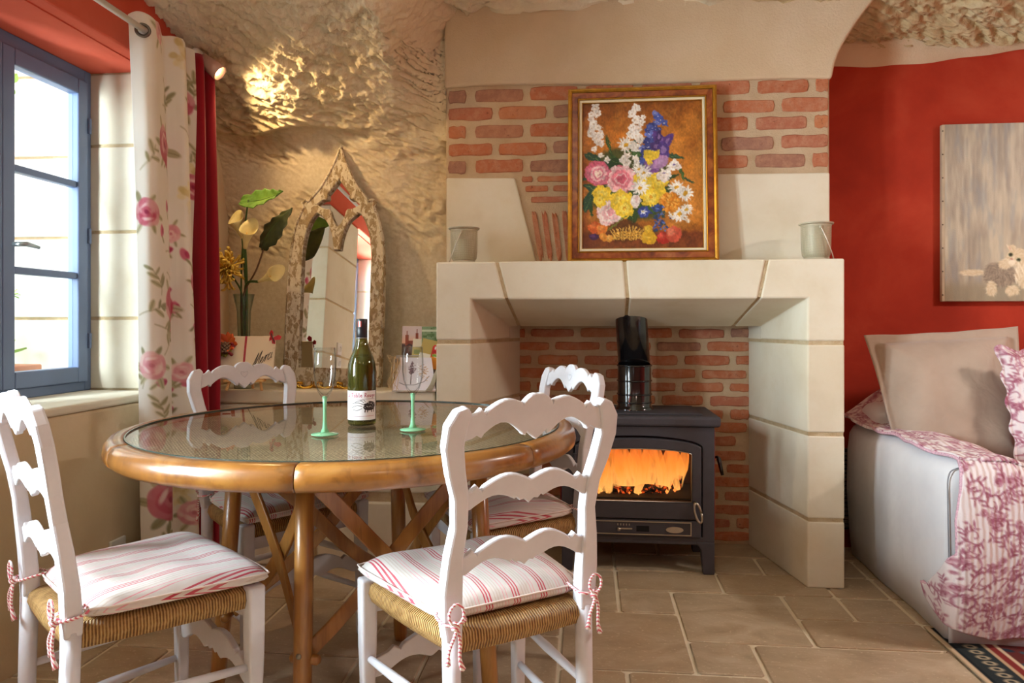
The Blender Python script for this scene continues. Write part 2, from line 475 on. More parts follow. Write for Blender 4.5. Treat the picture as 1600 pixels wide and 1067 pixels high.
# ---- floor: grout bed with every tile its own piece
fb = MB().box(XL - 0.4, XR, YF, YB + 0.12, -0.08, -0.006).build('floor', GROUT)
setp(fb, 'beige travertine floor of mixed square and oblong tiles with pale joints', 'floor', kind='structure')
GX, GY, PX, PY = 0.125, 2.86, 0.2075, 0.2225
def tile_mesh(nx, ny, seed):
    rg = random.Random(seed); w, h = nx * PX - 0.013, ny * PY - 0.013
    pts = []
    for (sx, sy) in ((-1, -1), (1, -1), (1, 1), (-1, 1)):
        cx, cy = sx * w / 2 + rg.uniform(-.002, .002), sy * h / 2 + rg.uniform(-.002, .002)
        a0 = math.atan2(sy, sx)
        for d in (-1, 1):
            c = 0.009
            pts.append((cx - (c if (d * sx * sy) > 0 else 0) * sx, cy - (c if (d * sx * sy) < 0 else 0) * sy))
    pts.sort(key=lambda p: math.atan2(p[1] / h, p[0] / w))
    n = len(pts); mb = MB()
    mb.add([(x, y, -0.01) for x, y in pts] + [(x, y, -0.0025) for x, y in pts] + [(x * (1 - .006 / w), y * (1 - .006 / h), 0) for x, y in pts],
           [(i, (i + 1) % n, n + (i + 1) % n, n + i) for i in range(n)] + [(n + i, n + (i + 1) % n, 2 * n + (i + 1) % n, 2 * n + i) for i in range(n)] + [tuple(range(2 * n, 3 * n))])
    return mb.mesh('tile')
_tm = {}
filled = set(); tiles = []
def put_tile(i, j, nx, ny):
    cells = [(i + a, j + b) for a in range(nx) for b in range(ny)]
    if any(c in filled for c in cells): return False
    filled.update(cells); tiles.append((i, j, nx, ny)); return True
# cells: column i to the right of GX, row j towards the camera from GY; the tiles the photograph shows clearly
for t in [(0, 0, 1, 1), (1, 0, 2, 2), (3, 0, 1, 1), (3, 1, 2, 1), (4, 0, 1, 1), (-1, 1, 2, 2), (1, 2, 1, 1), (2, 2, 3, 2), (0, 3, 2, 1), (-1, 3, 1, 1),
          (0, -1, 2, 1), (2, -1, 2, 1), (4, -1, 1, 1), (-2, -1, 2, 2), (2, -2, 1, 1), (3, -2, 2, 1), (0, -2, 2, 1), (-3, 1, 2, 1), (-2, 2, 1, 2)]:
    put_tile(*t)
rg = random.Random(3)
IMIN, IMAX, JMIN, JMAX = -11, 12, -3, 12
for j in range(JMIN, JMAX):
    for i in range(IMIN, IMAX):
        if (i, j) in filled: continue
        opts = [(2, 2), (2, 1), (1, 2), (1, 1), (3, 2), (2, 1)]; rg.shuffle(opts)
        for nx, ny in opts + [(1, 1)]:
            if i + nx <= IMAX and j + ny <= JMAX and put_tile(i, j, nx, ny): break
for k, (i, j, nx, ny) in enumerate(tiles):
    key = (nx, ny, k % 3)
    if key not in _tm:
        _tm[key] = tile_mesh(nx, ny, hash(key) % 99)
    o = link('floor_tile', _tm[key], TILE, fb)
    o.location = (GX + (i + nx / 2) * PX, GY - (j + ny / 2) * PY, rg.uniform(-.0012, .0006))
    o.rotation_euler = (rg.uniform(-.0015, .0015), rg.uniform(-.0015, .0015), 0)

# ---- vault profile of rock wall and ceiling: left of the chimney it leans forward early, right of it late
PROF_L = [(3.31, 0.70), (3.30, 1.10), (3.285, 1.45), (3.26, 1.72), (3.20, 1.90), (3.08, 2.05), (2.90, 2.17), (2.62, 2.30), (2.2, 2.44), (1.5, 2.56), (0.5, 2.62), (-1.0, 2.64), (-2.6, 2.64)]
PROF_R = [(3.50, 2.20), (3.50, 2.22), (3.50, 2.25), (3.49, 2.285), (3.46, 2.315), (3.40, 2.36), (3.25, 2.43), (2.95, 2.52), (2.4, 2.60), (1.5, 2.64), (0.5, 2.66), (-1.0, 2.66), (-2.6, 2.66)]
def prof(t, w):
    """t in 0..len-1, w 0 = left profile, 1 = right"""
    L = np.array(PROF_L); R = np.array(PROF_R)
    y = (1 - w) * np.interp(t, range(len(L)), L[:, 0]) + w * np.interp(t, range(len(R)), R[:, 0])
    z = (1 - w) * np.interp(t, range(len(L)), L[:, 1]) + w * np.interp(t, range(len(R)), R[:, 1])
    return y, z
def rock_surface(xs, ts, wfun, flat=None):
    X, T = np.meshgrid(xs, ts, indexing='ij'); W = wfun(X)
    # smooth the profile a little by averaging neighbouring parameters
    Y = 0; Z = 0
    for d in (-0.45, -0.2, 0, 0.2, 0.45):
        y, z = prof(np.clip(T + d, 0, 12), W); Y = Y + y / 5; Z = Z + z / 5
    y1, z1 = prof(np.clip(T + 0.4, 0, 12), W); y0, z0 = prof(np.clip(T - 0.4, 0, 12), W)
    ny, nz = (z1 - z0), -(y1 - y0); L = np.hypot(ny, nz) + 1e-9; ny, nz = -ny / L, -nz / L     # towards the room
    rough = sstep(1.46, 1.88, Z + 0.28 * fbm(X * 2.1, Z * 2.1, Y, 3) + 0.10 * (X + 1.7) - 0.10) * (1 - W) + W * sstep(2.27, 2.33, Z + 0.03 * vn(X * 3, Z))
    a, b = X * 0.75 + (Y - Z) * 0.66, -X * 0.66 + (Y - Z) * 0.75           # pick marks run diagonally
    marks = 1 - np.abs(fbm(a * 9, b * 26, Z * 9, 4, 2.1, 0.55))
    lumps = fbm(X * 4, Y * 4, Z * 4, 5)
    D = rough * ((marks - 0.75) * 0.040 + lumps * 0.026) + (1 - rough) * lumps * 0.006
    # overhanging lip near the lamp
    lip = np.exp(-((X + 1.36) / 0.28) ** 2) * (1 - W)
    D = D + lip * 0.09 * sstep(1.93, 1.965, Z + 0.02 * np.sin(X * 11)) * (1 - sstep(2.05, 2.25, Z))
    Y2 = Y + ny * D; 
    if flat is not None:
        k = sstep(-0.86, -0.64, X); Y2 = Y2 * (1 - k) + np.maximum(Y2, 3.212) * k + np.where((T > TSPLIT) & (k < 0.02), 0.006, 0.0)
    return np.stack([X, Y2, Z + nz * D], -1), rough
def rock_obj(name, xs, ts, wfun, flat=None):
    P, R = rock_surface(xs, ts, wfun, flat)
    mb = MB(); mb.grid(P); me = mb.mesh(name)
    at_ = me.attributes.new('rough', 'FLOAT', 'POINT'); at_.data.foreach_set('value', R.ravel())
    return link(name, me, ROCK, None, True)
TSPLIT = 4.0
xs_l = np.linspace(-1.78, -0.50, 210)
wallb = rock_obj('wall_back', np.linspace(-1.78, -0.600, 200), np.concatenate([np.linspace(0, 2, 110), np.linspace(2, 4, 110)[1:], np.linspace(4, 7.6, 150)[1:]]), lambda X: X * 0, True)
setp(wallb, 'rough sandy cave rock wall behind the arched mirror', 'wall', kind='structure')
wmix = lambda X: sstep(-0.84, -0.56, X)
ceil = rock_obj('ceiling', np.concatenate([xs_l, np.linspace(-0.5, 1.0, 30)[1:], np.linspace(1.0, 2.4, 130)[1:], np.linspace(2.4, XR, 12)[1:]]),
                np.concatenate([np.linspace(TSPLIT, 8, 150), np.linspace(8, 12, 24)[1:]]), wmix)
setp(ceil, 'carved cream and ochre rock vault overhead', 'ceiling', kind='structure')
WARMW = m_plaster('warm_wall', '#a8644c', '#b8745a', 2, 60, 0.2)
# ---- red wall to the right of the chimney
wr = MB().box(0.96, XR, YB, YB + 0.1, -0.01, 2.60).build('wall_red', RED)
setp(wr, 'deep red limewashed wall behind the sofa', 'wall', kind='structure')
# plaster band between red wall and rock
mb = MB(); xs = np.linspace(1.0, 2.6, 60); P = []
for x in xs:
    zb = 2.248 + 0.075 * max(0, x - 1.35) + 0.006 * math.sin(x * 7) + 0.003 * math.sin(x * 23)
    zt = zb + 0.075 + 0.02 * (x - 1.0) + 0.008 * math.sin(x * 5)
    P.append([(x, YB + 0.01, zb - 0.004), (x, YB - 0.010, zb), (x, YB - 0.016, (zb + zt) / 2), (x, YB - 0.06, zt), (x, YB - 0.03, zt + 0.05), (x, YB + 0.02, zt + 0.07)])
mb.grid(P); setp(mb.build('trim_1', SAND, None, True), 'pale plaster band between red wall and rock vault', 'trim', kind='structure')
setp(MB().box(-2.2, 1.1, YB + 0.13, YB + 0.2, -0.01, 2.7).build('wall_leak_block', WARMW), 'unseen panel added behind rock wall and chimney to stop light leaks', 'wall', kind='structure')  # added panel, keeps sky light from leaking in behind the rock
# ---- walls out of view, close the room so the light bounces as it does in the place
setp(MB().box(XR, XR + 0.1, YF, YB + 0.1, 0, 2.7).build('wall_right', RED), 'red wall closing the room on the right', 'wall', kind='structure')
setp(MB().box(XL - 0.4, XR, YF - 0.1, YF, 0, 2.7).build('wall_front', WARMW), 'pinkish plaster wall behind the viewer', 'wall', kind='structure')

# ---- left wall with two window openings
W1 = (1.80, 2.725); W2 = (0.25, 1.20); ZS, ZT = 0.78, 2.065; XO = -2.06
wl = MB()
wl.box(XO, XL, YF, 3.45, -0.01, ZS - 0.03)
wl.box(XO, XL - 0.012, YF, W2[0] - 0.02, ZS - 0.03, ZT)
wl.box(XO + 0.02, XL - 0.012, W2[1] + 0.02, W1[0] - 0.02, ZS - 0.03, ZT)
wl.box(XO, XL - 0.012, W1[1] + 0.02, 3.45, ZS - 0.03, 2.3)
wallL = bevel(wl.build('wall_left', OCHRE), 0.012, 2)
setp(wallL, 'ochre plastered window wall with deep stone reveals', 'wall', kind='structure')
# sills
for k, (y0, y1) in enumerate((W1, W2)):
    s = bevel(MB().box(XO + 0.02, XL + 0.006, y0 + 0.003, y1 - 0.003, ZS - 0.03, ZS).build('window_sill', LIME, wallL), 0.008, 2)
# reveal stones: each block its own piece
zj = [ZS, 1.07, 1.42, 1.77, ZT]
def reveal(y0, y1, xf):
    for a, b in zip(zj[:-1], zj[1:]):
        bevel(MB().box(XO + 0.005, xf, y0, y1, a + 0.006, b - 0.006).build('stone_block', LIME, wallL), 0.004, 2)
    MB().box(XO + 0.004, xf - 0.004, y0 + (0.004 if y1 > y0 else 0), y1 - 0.004, ZS, ZT).build('joint_mortar', JOINT, wallL)
reveal(W1[1], W1[1] + 0.30, XL)
reveal(W2[1], W1[0], XL)
reveal(W2[0] - 0.3, W2[0], XL)
# red lintel beam over the windows
lt = MB().box(XO - 0.02, XL + 0.01, YF, 2.86, ZT + 0.001, 2.66)
CORAL = m_plaster('coral_limewash', '#c8523c', '#d6654e', 2.4, 40, 0.1)
lint = bevel(lt.build('wall_lintel', CORAL), 0.008, 2)
setp(lint, 'red plastered lintel above the blue window', 'wall', kind='structure')
MB().box(XL - 0.055, XL - 0.047, YF, 2.84, ZT - 0.004, ZT + 0.004).build('soffit_bead', CORAL, lint)
# ---- casement windows
def casement(name, y0, y1, label, shown):
    w = thing(name, label, 'window', ((XO + 0.05), (y0 + y1) / 2, ZS), 0, kind='structure')
    x = XO + 0.05
    def b(n, xa, xb, ya, yb, za, zb, m=BLUE, par=w, bv=0.004):
        o = MB().box(xa - x, xb - x, ya - (y0 + y1) / 2, yb - (y0 + y1) / 2, za - ZS, zb - ZS).build(n, m, par)
        if bv: bevel(o, bv, 2)
        return o
    F = 0.038
    fr = MB()
    for (ya, yb, za, zb) in ((y0, y0 + F, ZS, ZT), (y1 - F, y1, ZS, ZT), (y0 + F, y1 - F, ZS, ZS + F), (y0 + F, y1 - F, ZT - F - 0.012, ZT)):
        fr.box(XO - x, XO + 0.06 - x, ya - (y0 + y1) / 2, yb - (y0 + y1) / 2, za - ZS, zb - ZS)
    bevel(fr.build('window_frame', BLUE, w), 0.004, 2)
    ym = (y0 + y1) / 2
    for s, (a, c) in enumerate(((y0 + F, ym), (ym, y1 - F))):
        st = 0.055; xa, xb = XO + 0.028, XO + 0.075
        za, zb = ZS + F, ZT - F - 0.012
        sash = MB()
        m_ = (y0 + y1) / 2
        for (p, q, r, t) in ((a, a + st, za, zb), (c - st, c, za, zb), (a + st, c - st, za, za + 0.06), (a + st, c - st, zb - 0.06, zb)):
            sash.box(xa - x, xb - x, p - m_, q - m_, r - ZS, t - ZS)
        so = bevel(sash.build('sash', BLUE, w), 0.005, 2)
        gz0, gz1 = za + 0.06, zb - 0.06; h = (gz1 - gz0) / 3
        for k in (1, 2):
            b('glazing_bar', xa + 0.008, xb - 0.006, a + st, c - st, gz0 + k * h - 0.013, gz0 + k * h + 0.013, par=so, bv=0.005)
        for k in range(3):
            b('pane', xa + 0.02, xa + 0.024, a + st, c - st, gz0 + k * h, gz0 + (k + 1) * h, PANE, so, 0)
        if s == 1:
            for zz in (ZS + 0.2, ZS + 0.62, ZS + 1.06):
                o = MB().tube([(xb - x + 0.003, c - m_ + 0.004, zz - ZS - 0.03), (xb - x + 0.003, c - m_ + 0.004, zz - ZS + 0.03)], 0.007, 8).build('hinge', BLUE, w)
    # espagnolette handle on the meeting stile
    hm = plain('handle_metal', '#9aa0a2', 0.3, 0.9)
    o = MB().tube([(0.065, 0.0, 0.54), (0.095, 0.0, 0.54), (0.10, 0.02, 0.542), (0.098, 0.075, 0.536)], [0.008, 0.008, 0.009, 0.006], 8).build('window_handle', hm, w, True)
    return w
casement('window_1', W1[0], W1[1], 'blue-grey casement window beside the floral curtain', True)
casement('window_2', W2[0], W2[1], 'blue-grey casement window seen only in the arched mirror', False)
# sockets
WHITEP = plain('white_plastic', '#eceae4', 0.35)
def socket(y, z, label):
    t = thing('wall_socket', label, 'socket', (XL, y, z), 0)
    bevel(MB().box(-0.002, 0.010, -0.042, 0.042, -0.042, 0.042).build('plate', WHITEP, t), 0.004, 2)
    MB().lathe([(0.019, 0), (0.021, 0.004), (0.017, 0.004), (0.016, 0.0005)], 20).build('ring', WHITEP, t).matrix_local = Matrix.Translation((0.010, 0, 0)) @ Matrix.Rotation(PI / 2, 4, 'Y')
    return t
socket(2.45, 0.225, 'white wall socket low on the ochre wall under the window')
socket(1.50, 1.02, 'lower of two white sockets reflected in the arched mirror')
socket(1.50, 1.12, 'upper of two white sockets reflected in the arched mirror')

# ---- low stone bench along the back wall, its slab carries the mirror
YBF = 2.985
lb = MB().box(XL, -0.60, YBF, 3.40, 0.0, 0.705).build('wall_bench', JOINT)
setp(lb, 'pale limestone block bench wall below the ledge', 'wall', kind='structure')
for (z0, z1, cuts) in ((0.0, 0.29, (-1.7, -1.16, -0.61)), (0.325, 0.70, (-1.7, -1.38, -0.80, -0.61))):
    for a, b in zip(cuts[:-1], cuts[1:]):
        bevel(MB().box(a + 0.008, b - 0.008, YBF - 0.008, YBF + 0.1, z0 + 0.003, z1).build('stone_block', LIME, lb), 0.01, 2)
ls = bevel(MB().box(XL, -0.63, YBF - 0.02, 3.36, 0.705, 0.763).build('trim_2', LIME), 0.009, 2)
setp(ls, 'cream stone ledge slab carrying the arched mirror', 'ledge', kind='structure')

# ---- outside the window
OUTW = m_plaster('outdoor_stone', '#e6e3d6', '#f3f0e8', 3, 60, 0.2)
ow = MB()
ow.box(-4.5, XO - 0.02, 2.90, 3.1, -0.4, 3.0)
oww = setp(ow.build('wall_outside', JOINT), 'sunlit stone wall outside the window', 'wall', kind='structure')
for a, b in zip([-0.3, 0.40, 0.74, 1.07, 1.42, 1.77, 2.12], [0.40, 0.74, 1.07, 1.42, 1.77, 2.12, 2.6]):
    x = -4.4
    while x < XO - 0.1:
        x2 = min(x + 0.75, XO - 0.03)
        bevel(MB().box(x + 0.006, x2 - 0.006, 2.885, 2.95, a + 0.006, b - 0.006).build('stone_block', OUTW, oww), 0.006, 2); x = x2
setp(MB().box(-9, XO - 0.05, -6, 9, -0.5, -0.4).build('ground_outside', plain('gravel', '#b9b09a', 0.9, var=0.2, vscale=40)), 'pale gravel ground outside the window', 'ground', kind='structure')
# ================================================================== CHIMNEY BREAST AND FIREPLACE
YM, YC = 2.95, 3.20                   # mantel front, chimney breast face
BX0, BX1 = -0.630, 1.043
flare = catmull([(BX1, 2.08), (BX1 + 0.012, 2.16), (BX1 + 0.05, 2.25), (BX1 + 0.12, 2.36), (BX1 + 0.20, 2.46), (BX1 + 0.32, 2.60)], 5)
cb = MB(); cb.prism([(BX0, 1.308), (BX1, 1.308)] + flare + [(BX0, 2.60)], YC, YB + 0.08, 'y')
wallC = bevel(cb.build('wall_chimney', MORTAR), 0.012, 3, 50)
setp(wallC, 'plastered chimney breast with exposed brick courses above the mantel', 'wall', kind='structure')
# smooth plaster hood above the bricks, a little proud
zl = 2.115; pts = [(BX0 - 0.004, zl - 0.005)] + [(BX0 + (BX1 - BX0) * t, zl + 0.006 * math.sin(t * 9) - 0.02 * t) for t in np.linspace(0.05, 0.95, 14)] + [(BX1 + 0.004, zl - 0.02)] + [(x + 0.006, z) for x, z in flare[3:]] + [(BX0 - 0.004, 2.60)]
hood = MB(); hood.prism(pts, YC - 0.016, YC + 0.02, 'y'); bevel(hood.build('plaster_hood', SAND, wallC), 0.012, 3, 50)

def brick_mesh(seed, asp):
    """unit brick in x,z (1 x 1), front at y = -1 .. chamfered irregular edge; asp = width / height"""
    r = random.Random(seed); pts = []
    n = 5
    for k in range(n): pts.append((-0.5 + (k + 0.5) / n, -0.5 + r.uniform(-.05, .06)))
    pts.append((0.5 - 0.10 / asp, -0.42)); pts.append((0.5 + r.uniform(-.03, .01) / asp * 2, r.uniform(-.1, .1))); pts.append((0.5 - 0.10 / asp, 0.42))
    for k in range(n): pts.append((0.5 - (k + 0.5) / n, 0.5 + r.uniform(-.06, .05)))
    pts.append((-0.5 + 0.10 / asp, 0.42)); pts.append((-0.5 + r.uniform(-.01, .03) / asp * 2, r.uniform(-.1, .1))); pts.append((-0.5 + 0.10 / asp, -0.42))
    m = len(pts); mb = MB()
    ins = [(x * (1 - 0.10 / asp), z * 0.86) for x, z in pts]
    mb.add([(x, 1, z) for x, z in pts] + [(x, -0.3, z) for x, z in pts] + [(x, -1 + r.uniform(-.25, .25), z) for x, z in ins],
           [(i, (i + 1) % m, m + (i + 1) % m, m + i) for i in range(m)] + [(m + i, m + (i + 1) % m, 2 * m + (i + 1) % m, 2 * m + i) for i in range(m)] + [tuple(range(2 * m, 3 * m))])
    return mb.mesh('brick')
BM = {('l', k): brick_mesh(k, 3.6) for k in range(5)}; BM.update({('s', k): brick_mesh(20 + k, 1.7) for k in range(4)})
BM.update({('t', k): brick_mesh(40 + k, 5.5) for k in range(4)})
brg = random.Random(11)
def brick(parent, xc, zc, w, h, Y, rot=0.0, proud=0.005):
    kind = 'l' if w / h > 2.6 else 's'
    if w / h > 4.6 or w / h < 0.5: kind = 't'
    o = link('brick', BM[(kind, brg.randrange(4))], BRICK, parent)
    o.location = (xc, Y, zc); o.rotation_euler = (0, rot, 0); o.scale = (w, proud, h)
    return o
# five courses above the mantel; left part read off the photograph, then the same bond across the breast
ROWS = [(2.075, 0), (1.993, 1), (1.914, 0), (1.832, 1), (1.754, 0)]
for z, odd in ROWS:
    hgt = 0.058
    xs = [(-0.620, -0.535), (-0.497, -0.275)] if not odd else [(-0.620, -0.415), (-0.390, -0.172)]
    x = xs[-1][1] + 0.026
    while x < BX1 - 0.05:
        x2 = min(x + 0.218 + brg.uniform(-.008, .008), BX1 - 0.006)
        if BX1 - 0.006 - x2 < 0.05: x2 = BX1 - 0.006
        xs.append((x, x2)); x = x2 + 0.027
    for a, b in xs:
        brick(wallC, (a + b) / 2, z + brg.uniform(-.003, .003), b - a, hgt + brg.uniform(-.004, .004), YC)
# pale stone corbels left and right, thin courses and slanting soldier bricks
LB = [(BX0 + 0.004, 1.309), (-0.215, 1.309), (-0.316, 1.70), (BX0 + 0.004, 1.706)]
mb = MB(); mb.prism(LB, YC - 0.010, YC + 0.02, 'y'); bevel(mb.build('stone_block', LIME, wallC), 0.006, 2)
RBk = [(0.50, 1.309), (BX1 - 0.003, 1.309), (BX1 - 0.003, 1.695), (0.46, 1.70)]
mb = MB(); mb.prism(RBk, YC - 0.010, YC + 0.02, 'y'); bevel(mb.build('stone_block', LIME, wallC), 0.006, 2)
for z, spans in ((1.694, ((-0.285, -0.235), (-0.215, -0.02), (0.0, 0.2), (0.22, 0.40))), (1.651, ((-0.27, -0.165), (-0.145, 0.0), (0.02, 0.2), (0.22, 0.42))), (1.602, ((-0.245, -0.03), (0.0, 0.22), (0.24, 0.44)))):
    for a, b in spans: brick(wallC, (a + b) / 2, z, b - a, 0.026, YC)
for k in range(13):
    x = -0.235 + k * 0.043; ln = (0.215 if k < 8 else 0.2)
    brick(wallC, x + 0.022, 1.44, 0.024, ln, YC, rot=-0.16 + 0.022 * k)

# ---- fireplace surround: thing > stone blocks, mortar core, firebox brick wall > bricks
fp = thing('fireplace', 'pale limestone fireplace surround with brick-backed opening around the stove', 'fireplace', (0.2, YM, 0))
def F(mb): # shift to the empty's frame
    mb.v = [(x - 0.2, y - YM, z) for x, y, z in mb.v]; return mb
ZM, ZL0, ZL1 = 1.306, 1.150, 1.035
JL = lambda y: -0.474 + (y - YM) * (0.119 / 0.42)          # inner faces of the jambs
JR = lambda y: 0.877 - (y - YM) * (0.083 / 0.42)
MX0, MX1 = -0.622, 1.018
YLB = 3.37                                              # back of the lintel
def leg(side, z0, z1, inset=0.0):
    J = JL if side < 0 else JR; o = (MX0 + inset) if side < 0 else (MX1 - inset)
    i = -side * 0.0 + side * inset
    poly = [(o, YM + inset), (J(YM) + i, YM + inset), (J(3.5) + i, 3.499), (o, 3.499)]
    return poly if side < 0 else [(poly[1]), (poly[0]), (poly[3]), (poly[2])]
for side in (-1, 1):
    zc = [0.0, 0.27, 0.61, 0.972] if side > 0 else [0.0, 0.28, 0.70, 0.972]
    core = MB(); core.prism(leg(side, 0, 1, 0.004), 0.0, 1.0); F(core).build('mortar_core', JOINT, fp)
    for a, b in zip(zc[:-1], zc[1:]):
        mb = MB(); mb.prism(leg(side, 0, 1), a + (0.007 if a > 0 else 0), b - 0.007); bevel(F(mb).build('stone_block', LIME, fp), 0.006, 2)
# lintel: prism across, cut into pieces at slanting joints; the end pieces run down into the legs
def lintel_piece(xa_f, xa_b, xb_f, xb_b, ins=0.0):
    """xa/xb front (bottom, top) x at both ends: tuples (bottom front, top front), and back-bottom"""
    mb = MB()
    A = [(xa_f[1], YM + ins, ZM - ins), (xa_f[0], YM + ins, ZL0 + ins), (xa_b, YLB - ins, ZL1 + ins), (xa_f[1], YLB - ins, ZM - ins)]
    B = [(xb_f[1], YM + ins, ZM - ins), (xb_f[0], YM + ins, ZL0 + ins), (xb_b, YLB - ins, ZL1 + ins), (xb_f[1], YLB - ins, ZM - ins)]
    return mb.add(A + B, [(0, 1, 2, 3), (7, 6, 5, 4), (0, 4, 5, 1), (1, 5, 6, 2), (2, 6, 7, 3), (3, 7, 4, 0)])
g = 0.006
j1 = ((-0.325, -0.366), -0.312); j2 = ((0.171, 0.158), 0.185); j3 = ((0.690, 0.722), 0.672)
def off(j, d): return (j[0][0] + d, j[0][1] + d), j[1] + d
def piece(ja, jb): return lintel_piece(ja[0], ja[1], jb[0], jb[1])
eL = ((JL(YM) - 0.002, JL(YM) - 0.002), JL(YLB) - 0.002); eR = ((JR(YM) + 0.002, JR(YM) + 0.002), JR(YLB) + 0.002)
F(lintel_piece((JL(YM), JL(YM)), JL(YLB), (JR(YM), JR(YM)), JR(YLB), 0.005)).build('mortar_core', JOINT, fp)
for a, b in ((off(j1, g), off(j2, -g)), (off(j2, g), off(j3, -g))):
    bevel(F(piece(a, b)).build('stone_block', LIME, fp), 0.007, 2)
for side, e, j in ((-1, eL, off(j1, -g)), (1, eR, off(j3, g))):
    J = JL if side < 0 else JR; o = MX0 if side < 0 else MX1
    # one stone: corner of leg and first lintel length, as a closed solid
    zb = 0.979
    y0, y1 = YM, YLB
    pts = [(o, y0, zb), (J(y0), y0, zb), (J(y0), y0, ZL0), (j[0][0], y0, ZL0), (j[0][1], y0, ZM), (o, y0, ZM)]
    bk = [(o, y1, zb), (J(y1), y1, zb), (J(y1), y1, ZL1), (j[1], y1, ZL1), (j[0][1], y1, ZM), (o, y1, ZM)]
    mb = MB(); mb.add(pts + bk, [(0, 1, 2, 5), (2, 3, 4, 5), (6, 11, 8, 7), (8, 11, 10, 9), (0, 6, 7, 1), (1, 7, 8, 2), (2, 8, 9, 3), (3, 9, 10, 4), (4, 10, 11, 5), (5, 11, 6, 0)])
    bevel(F(mb).build('stone_block', LIME, fp), 0.007, 2, 40)
    mb = MB(); mb.prism([(o, YLB), (J(YLB), YLB), (J(3.499), 3.499), (o, 3.499)], 0.979, ZM); F(mb).build('jamb_return', LIME, fp)
# firebox back wall
fbw = MB().box(-0.45, 0.95, 3.50, 3.58, 0, 1.6); fbw = F(fbw).build('firebox_wall', MORTAR, fp)
r = 0; z = 0.035
while z < 1.25:
    x = -0.36 - (0.115 if r % 2 else 0.0) + brg.uniform(-.02, .02)
    while x < 0.80:
        w = 0.205 + brg.uniform(-.012, .012)
        a, b = max(x, -0.335), min(x + w, 0.775)
        if b - a > 0.04:
            brick(fbw, (a + b) / 2 - 0.2, z + brg.uniform(-.003, .003), b - a, 0.044 + brg.uniform(-.005, .004), 3.50 - YM, proud=0.006)
        x += w + 0.028
    z += 0.0645; r += 1
# flue throat above the lintel, sooty
SOOT = plain('soot', '#2a2420', 0.95, var=0.2)
mb = MB(); mb.box(-0.40, 0.85, YLB, 3.5, 1.30, 1.32); F(mb).build('flue_plate', SOOT, fp)

# ================================================================== WOOD STOVE
IRON = plain('grey_cast_iron', '#47454b', 0.55, 0.35, var=0.08, vscale=30, bump=0.12, bscale=260, bdist=0.002)
BLACK = plain('black_enamel', '#0d0d0f', 0.14, 0.0, coat=0.6)
REDEN = plain('red_enamel', '#7c1513', 0.3)
SILV = plain('worn_steel', '#b8b0a2', 0.3, 1.0)
SX, SY = 0.217, 3.06; HW = 0.318
st = thing('wood_stove', 'dark grey cast-iron wood stove with arched glass door and fire burning', 'stove', (SX, SY, 0))
# body: shell of plates so the fire chamber is hollow
def sb(n, x0, x1, y0, y1, z0, z1, m=IRON, par=st, bv=0.004):
    o = MB().box(x0, x1, y0, y1, z0, z1).build(n, m, par)
    return bevel(o, bv, 2) if bv else o
sb('side_plate', -HW, -HW + 0.02, 0.012, 0.34, 0.125, 0.62); sb('side_plate', HW - 0.02, HW, 0.012, 0.34, 0.125, 0.62)
sb('back_plate', -HW + 0.02, HW - 0.02, 0.32, 0.34, 0.125, 0.62, plain('firebrick', '#5a3a28', 0.9, var=0.25, vscale=25))
sb('bottom_plate', -HW + 0.001, HW - 0.001, 0.0, 0.34, 0.122, 0.15)
sb('hearth_plate', -HW + 0.02, HW - 0.02, 0.02, 0.32, 0.29, 0.31, SOOT)
sb('heat_shield', HW + 0.001, HW + 0.008, 0.03, 0.34, 0.15, 0.60, REDEN); sb('heat_shield', -HW - 0.008, -HW - 0.001, 0.03, 0.34, 0.15, 0.60, REDEN)
# top: overhanging slab with a raised plate
tp = bevel(MB().box(-HW - 0.024, HW + 0.024, -0.022, 0.36, 0.617, 0.662).build('top_plate', IRON, st), 0.013, 3)
sb('cook_plate', -HW + 0.06, HW - 0.045, 0.03, 0.33, 0.6605, 0.668, bv=0.003, par=tp)
# frame posts / front surround
fr = MB()
dw, dz0, dz1 = 0.268, 0.245, 0.565
outer = [(-HW, 0.135), (HW, 0.135), (HW, 0.617), (-HW, 0.617)]
hole = [(-dw, dz0 - 0.09), (dw, dz0 - 0.09), (dw, 0.53)] + [(dw * math.cos(a), 0.53 + 0.045 * math.sin(a)) for a in np.linspace(0.1, PI - 0.1, 14)] + [(-dw, 0.53)]
me = plate([outer, hole], 0.03, 0.003); o = link('front_frame', me, IRON, st); o.location = (0, 0.014, 0)
# door with arched window
dh = [(dw - 0.006, 0.23), (dw - 0.006, 0.528)] + [((dw - 0.006) * math.cos(a), 0.528 + 0.040 * math.sin(a)) for a in np.linspace(0.1, PI - 0.1, 14)] + [(-dw + 0.006, 0.528), (-dw + 0.006, 0.23)]
gw = 0.222
gh = [(gw, 0.304), (gw, 0.502)] + [(gw * math.cos(a), 0.502 + 0.022 * math.sin(a)) for a in np.linspace(0.12, PI - 0.12, 14)] + [(-gw, 0.502), (-gw, 0.304)]
door = link('door', plate([dh, gh], 0.034, 0.004), IRON, st); door.location = (0, 0.0, 0)
gap_plate = link('door_gap_plate', plate([[(-dw - 0.02, 0.14), (dw + 0.02, 0.14), (dw + 0.02, 0.60), (-dw - 0.02, 0.60)], [(x * 1.03, 0.40 + (z - 0.40) * 1.04) for x, z in gh]], 0.012), IRON, door); gap_plate.location = (0, 0.036, 0)  # plate added behind the door to block firelight at its gap
STGLASS = m_clear('stove_glass', (0.86, 0.80, 0.74), 1.35, 0.05)
o = MB(); o.prism(gh, -0.002, 0.002, 'y'); o.build('door_glass', STGLASS, door)
# steel bead round the glass
ring = [Vector((x, -0.017, z)) for x, z in gh]; mb = MB()
mb.tube([tuple(p) for p in ring] + [tuple(ring[0])], 0.0022, 6); mb.build('glass_bead', SILV, door, True)
